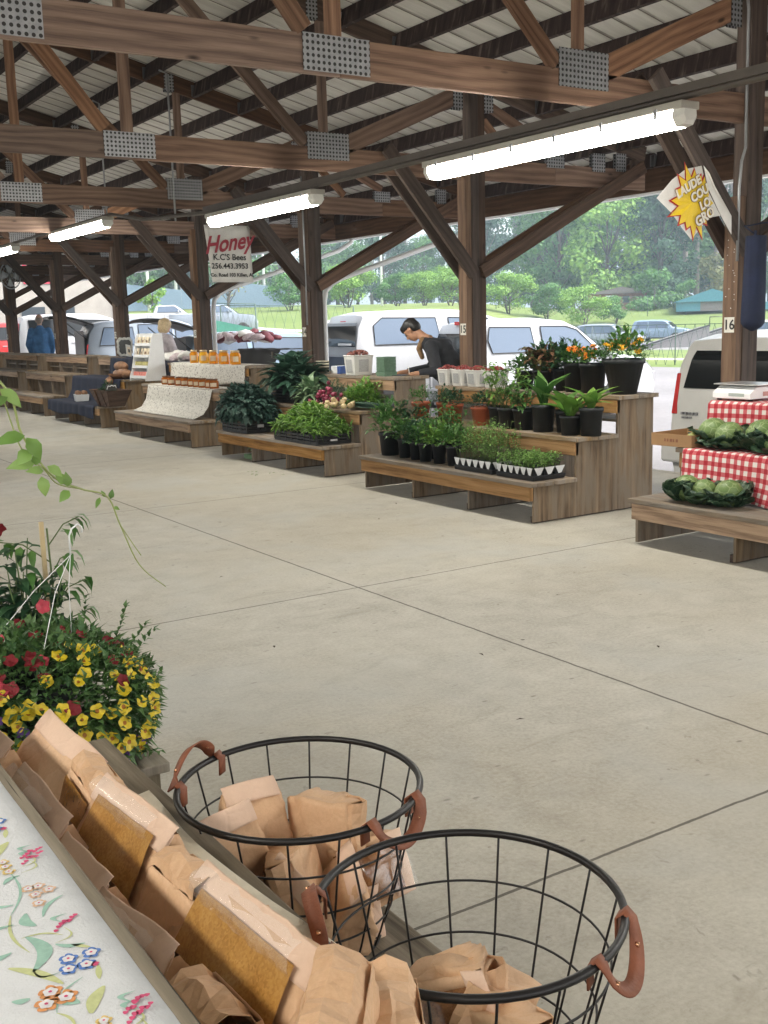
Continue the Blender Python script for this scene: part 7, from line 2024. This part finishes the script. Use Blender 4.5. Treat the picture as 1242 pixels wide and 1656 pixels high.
def proto(key, *a, **k):
    to, co = tree_meshes(*a, **k); PROTO[key] = (to.data, co.data)
    bpy.data.objects.remove(to); bpy.data.objects.remove(co)
proto('row_a', 'round', 1, 6.4, 4.0, 't_bright', 'bark', 4200, .30, 1.7, multi=3, blobs=26, flat=.6)
proto('row_b', 'round', 2, 6.0, 3.8, 't_mid', 'bark', 4000, .30, 1.7, multi=3, blobs=24, flat=.6)
proto('broad_bright', 'round', 3, 15, 6.5, 't_bright', 'bark', 5200, .52, 3, blobs=30)
proto('broad_mid', 'round', 4, 19, 7, 't_mid', 'bark', 5200, .62, 3, blobs=32)
proto('broad_dark', 'round', 5, 20, 7.5, 't_dark', 'bark', 5200, .66, 1.5, blobs=32)
proto('dark_b', 'round', 6, 24, 7, 't_dark', 'bark', 5200, .7, 2, blobs=34)
proto('pine_a', 'pine', 7, 27, 4.5, 't_pine', 'bark_pale', 2600, .55, 15, blobs=18)
proto('pine_b', 'pine', 8, 30, 4.5, 't_dark', 'bark_pale', 2600, .55, 13, blobs=20)
proto('olive', 'round', 9, 12, 5, 't_olive', 'bark', 3200, .5, 2, blobs=20)
proto('bush', 'round', 10, 4.5, 3.6, 't_mid', 'bark', 1800, .4, .3, blobs=14)
proto('bare', 'round', 11, 6.5, 2.6, 't_olive', 'bark', 260, .2, 2, blobs=22)
proto('sapling', 'round', 12, 3.6, 1.3, 't_bright', 'bark', 900, .22, 1.2, blobs=10)
KL = {'row': 'low bright round tree in the row on the grass hill', 'forest': 'tall hazy forest tree beyond the field'}
def tree(key, az, d, s, rz, label, group, sz=None, base=None):
    x, y = pol(az, d); t = empty('tree', (x, y, H(x, y) - .1), R(rz), label, 'tree', group)
    t.scale = (s, s, sz or s)
    for nm, me in zip(('trunk', 'crown'), PROTO[key]):
        c = bpy.data.objects.new(nm, me); COL.objects.link(c); c.parent = t
    return t
# row of low trees on the hill
ROW = [(28.2, 108, 'row_b', .95, 'low tree right of the honey banner, on the hill'), (31.2, 112, 'row_a', 1.12, 'low bright tree directly right of the white downspout'), (33.8, 118, 'row_b', .95, 'second low tree right of the white downspout'),
       (35.2, 116, 'row_a', .92, 'low tree just left of post 15'), (36.6, 112, 'row_a', 1.0, 'low bright tree hidden partly by post 15'), (39.6, 116, 'row_a', 1.12, 'low bright tree just right of post 15'), (41.6, 118, 'row_b', 1.05, 'low tree second right of post 15'),
       (43.4, 115, 'row_a', 1.12, 'low bright tree third right of post 15'), (45.0, 118, 'row_b', .8, 'low tree near the brick house')]
for i, (az, d, k, s, lab) in enumerate(ROW): tree(k, az, d, s * .68, i * 77, lab, 'low trees in a row on the hill', s * .62)
SOLO = [('bare', 25.0, 92, 1.0, 'nearly bare small tree on the grass below the honey banner'), ('sapling', 21.2, 84, 1.0, 'thin young tree on the grass above the blond woman'),
        ('broad_bright', 44.6, 150, 1.05, 'bright round tree behind the row, centre of the right opening'), ('olive', 50.7, 140, .8, 'yellowish tree over the teal shed'), ('bush', 46.9, 132, 1.0, 'round bush beside the dark tree, right opening'), ('bush', 48.6, 134, .7, 'small bush just left of the teal shed'),
        ('broad_dark', 47.2, 150, .80, 'dark blue green tree left of the pale pine trunks'), ('broad_mid', 42.2, 155, .95, 'tall spreading tree above the row, right opening')]
for i, (k, az, d, s, lab) in enumerate(SOLO): tree(k, az, d, s, i * 50, lab, None)
for i, (az, d, s) in enumerate(((48.4, 152, .82), (49.0, 158, .9), (49.9, 150, .85), (50.5, 160, .9), (51.6, 155, .85), (53.0, 160, .9))):
    tree('pine_a' if i % 2 else 'pine_b', az, d, s, i * 61, 'tall pine with a bare pale trunk beyond the teal shed', 'pines with bare trunks')
rg = random.Random(77)
az = 9.0; i = 0
while az < 60:
    for lay, (dd, ks) in enumerate(((178, ('broad_mid', 'broad_dark', 'pine_b', 'broad_mid')), (205, ('dark_b', 'pine_a', 'broad_dark', 'dark_b')))):
        d = dd + rg.uniform(-10, 12)
        low = .85 if az < 38 else (.80 if az < 40 else 1.0)
        if 27 < az < 36: low = .62
        s = low * rg.uniform(.85, 1.15)
        tree(ks[(i + lay) % 4], az + rg.uniform(-.5, .5) + lay * .7, d, s, rg.uniform(0, 360), 'tree in the dense hazy wood beyond the field', 'trees of the far wood')
    az += 1.4; i += 1
az = 62
while az < 100:
    tree('broad_mid' if int(az) % 2 else 'dark_b', az, 190, .9, az * 9, 'tree in the dense hazy wood beyond the field', 'trees of the far wood'); az += 4
# ---------------------------------------------------------------- houses, fences, poles
def house(loc, rz, w, d, h, wall, roofm, label, rise=1.2, extra=None, nm='house', cat='house'):
    x, y = loc; t = empty(nm, (x, y, H(x, y) - .1), R(rz), label, cat)
    b = MB(); b.box(-w / 2, w / 2, -d / 2, d / 2, 0, h); b.build('wall', wall, t)
    b = MB(); b.prism([(-w / 2 - .3, -d / 2 - .3, h), (w / 2 + .3, -d / 2 - .3, h), (0, -d / 2 - .3, h + rise)], (0, d + .6, 0)); b.build('roof', roofm, t)
    if extra: extra(t, w, d, h)
    return t
M['teal'] = plain('teal_metal_cladding', (.05, .19, .24), .5); M['brick'] = plain('brown_brick', (.22, .12, .09), .9, 0, .3, 3); M['pale_block'] = plain('painted_white_block', (.30, .28, .25), .85, 0, .12, 1.5); M['shingle'] = plain('grey_shingle', (.16, .14, .13), .9)
M['win'] = glassy('house_window', (.05, .06, .07)); M['door_red'] = plain('faded_red_door', (.42, .04, .07), .6)
def shedx(t, w, d, h):
    b = MB(); b.box(w / 2 + .02, w / 2 + 12, -d / 2 + 1, d / 2 - 1, 0, h * .8); b.build('side_wing', M['teal'], t)
    b = MB(); b.box(-1.2, 1.2, -d / 2 - .03, -d / 2 - .01, 0, 1.8); b.build('door', M['shingle'], t)
house(pol(49.7, 128), -48, 7.5, 8, 1.0, M['teal'], M['teal'], 'low teal metal shed at the foot of the pines', 1.35, shedx, 'shed', 'shed')
def brx(t, w, d, h):
    for x in (-3, .5, 3.2):
        b = MB(); b.box(x - .4, x + .4, -d / 2 - .04, -d / 2 - .01, .9, 1.7); b.build('window', M['win'], t)
    b = MB(); b.box(-1.9, -.9, -d / 2 - .04, -d / 2 - .01, 0, 1.8); b.build('door', M['white_paint'], t)
house(pol(45.3, 138), -44, 8, 7, 2.0, M['brick'], M['shingle'], 'small brown brick house half hidden by the low trees', .8, brx)
def wbx(t, w, d, h):
    for x in (-9, -3.2, 6.5):
        b = MB(); b.box(x - .75, x + .75, -d / 2 - .05, -d / 2 - .01, 3.0 if x > -4 else 1.0, 6.0 if x > -4 else 3.2); b.build('door', M['door_red'], t)
    for x in (-3.6, -2.2):
        b = MB(); b.box(x - .55, x + .55, -d / 2 - .05, -d / 2 - .01, 1.0, 1.9); b.build('window', M['win'], t)
    for x in (-4.5, -2.0, 5.2, 8.0):
        b = MB(); b.box(x - .15, x + .15, -d / 2 - .12, -d / 2 - .011, 0, h - .1); b.build('pilaster', M['pale_block'], t)
    b = MB(); b.box(-w / 2 - .3, w / 2 + .3, -d / 2 - .3, d / 2 + .3, h, h + .35); b.build('parapet', M['white_paint'], t)
x, y = pol(15.2, 62)
WB = empty('white_building', (x, y, H(x, y) - .1), R(-14), 'white block building with tall red doors at the left', 'building')
b = MB(); b.box(-14, 4.0, -6, 6, 0, 8); b.build('wall', M['pale_block'], WB); wbx(WB, 18, 12, 8)
for c in kids(WB):
    if c.name.startswith('parapet'): c.location = (-5, 0, 0)
    elif not c.name.startswith('wall'): c.location = (3.6 if 'pilaster' not in c.name else -4, 0, 0)
def chain_fence(a, c, h, label, posts=2.6, mesh=.5, mat='galv', solid=None, grp=None, pr=.035):
    (x0, y0), (x1, y1) = a, c; L = math.hypot(x1 - x0, y1 - y0); n = max(1, int(L / posts))
    t = empty('wire_fence', (x0, y0, H(x0, y0)), 0, label, 'fence', grp); o_ = Vector((x0, y0, H(x0, y0)))
    P = [Vector((lerp(x0, x1, i / n), lerp(y0, y1, i / n), H(lerp(x0, x1, i / n), lerp(y0, y1, i / n)))) - o_ for i in range(n + 1)]
    for p in P[:99]:
        b = MB(); b.tube([p - Vector((0, 0, .2)), p + Vector((0, 0, h))], pr, 6); b.build('fence_post', M[mat], t)
    b = MB(); b.tube([p + Vector((0, 0, h)) for p in P], pr * .6, 5); b.build('top_rail', M[mat], t)
    b = MB()
    for p, q in zip(P, P[1:]):
        m_ = max(1, int((q - p).length / mesh)); 
        for k in range(m_):
            b.beam(p.lerp(q, k / m_), p.lerp(q, (k + 1) / m_) + Vector((0, 0, h)), .012, .012, (0, 0, 1)); b.beam(p.lerp(q, k / m_) + Vector((0, 0, h)), p.lerp(q, (k + 1) / m_), .012, .012, (0, 0, 1))
    b.build('wire_mesh', M[mat], t)
    if solid:
        for p, q in zip(P, P[1:]):
            b = MB(); d = (q - p).normalized().cross(Vector((0, 0, 1))) * .05
            b.prism([p + d + Vector((0, 0, .1)), q + d + Vector((0, 0, .1)), q + d + Vector((0, 0, h * .45)), p + d + Vector((0, 0, h * .62))], d * .1); b.build('windscreen_panel', M[solid], t)
    return t
M['screen_blue'] = plain('blue_windscreen_fabric', (.10, .15, .20), .8); M['screen_green'] = plain('green_mesh_panel', (.05, .2, .14), .8)
M['green_wire'] = plain('dark_green_wire', (.05, .09, .07), .6)
chain_fence(pol(37, 122), pol(48.5, 124), 2.2, 'wire fence along the hill below the low trees', 4, .8, 'green_wire')
chain_fence(pol(14, 110), pol(28, 118), 4.5, 'tall ball field fence with blue screens at the left', 5, 1.2, 'galv', 'screen_blue', pr=.06)
chain_fence(pol(43.5, 44), pol(58, 40), 1.5, 'low wire fence across the grass strip at the right', 3.5, .35, 'green_wire', pr=.022)
chain_fence(pol(24.6, 58), pol(31.5, 60), 2.0, 'wire fence with green panels behind the pickup', 4, .5, 'green_wire')
chain_fence(pol(24.3, 55), pol(26.4, 55), 2.2, 'short green mesh screen above the bundle pile', 2, .5, 'green_wire', 'screen_green')
def pole(az, d, h, lab, grp='tall field light poles'):
    x, y = pol(az, d); t = empty('light_pole', (x, y, H(x, y)), R(-az), lab, 'light pole', grp)
    b = MB(); b.tube([(0, 0, 0), (0, 0, h)], [.16, .09], 8); b.build('pole', M['white_paint'], t)
    b = MB(); b.box(-1.2, 1.2, -.05, .05, h - .6, h - .5); b.box(-1.2, 1.2, -.05, .05, h - 1.5, h - 1.4); b.build('cross_arm', M['galv'], t)
    for k in range(4):
        b = MB(); b.box(-1.05 + k * .7 - .18, -1.05 + k * .7 + .18, -.25, .05, h - .5, h - .1); b.build('floodlight', M['galv'], t)
for az, d, h, lab in ((21.0, 112, 14, 'tall light pole left of the honey banner'), (22.4, 120, 13, 'second tall light pole left of the banner'), (26.9, 118, 14, 'tall light pole right of the honey banner'), (33.0, 130, 15, 'tall light pole above the truck roof')): pole(az, d, h, lab)
# skate ramps far right
for az, d, rz, lab in ((47.9, 78, -30, 'slanted dark ramp by the road, left'), (49.2, 80, -30, 'slanted dark ramp by the road, right')):
    x, y = pol(az, d); t = empty('skate_ramp', (x, y, H(x, y)), R(rz), lab, 'ramp', 'slanted ramps')
    b = MB(); b.prism([(-2.6, -1, 0), (2.2, -1, 0), (2.2, -1, 1.35)], (0, 2, 0)); b.build('ramp_body', M['asphalt'], t)
    b = MB(); b.beam((-2.6, -1.05, .1), (2.2, -1.05, 1.45), .06, .12, (0, 1, 0)); b.tube([(2.2, -1, 1.35), (2.2, -1, 2.0), (3.2, -1, 2.0), (3.2, -1, .0)], .04, 6); b.build('dark_rail', M['car_black'], t)
# ---------------------------------------------------------------- haze
hm = bpy.data.materials.new('haze'); hm.use_nodes = True; nt = hm.node_tree; nt.nodes.clear()
pv = nt.nodes.new('ShaderNodeVolumePrincipled'); pv.inputs['Color'].default_value = (.72, .88, 1.0, 1); pv.inputs['Density'].default_value = .0009; pv.inputs['Anisotropy'].default_value = .2
oo = nt.nodes.new('ShaderNodeOutputMaterial'); nt.links.new(pv.outputs[0], oo.inputs['Volume'])
b = MB(); b.box(-150, 950, -150, 950, -3, 60)
tag(b.build('haze', hm), 'thin pale haze over the whole place', kind='stuff')
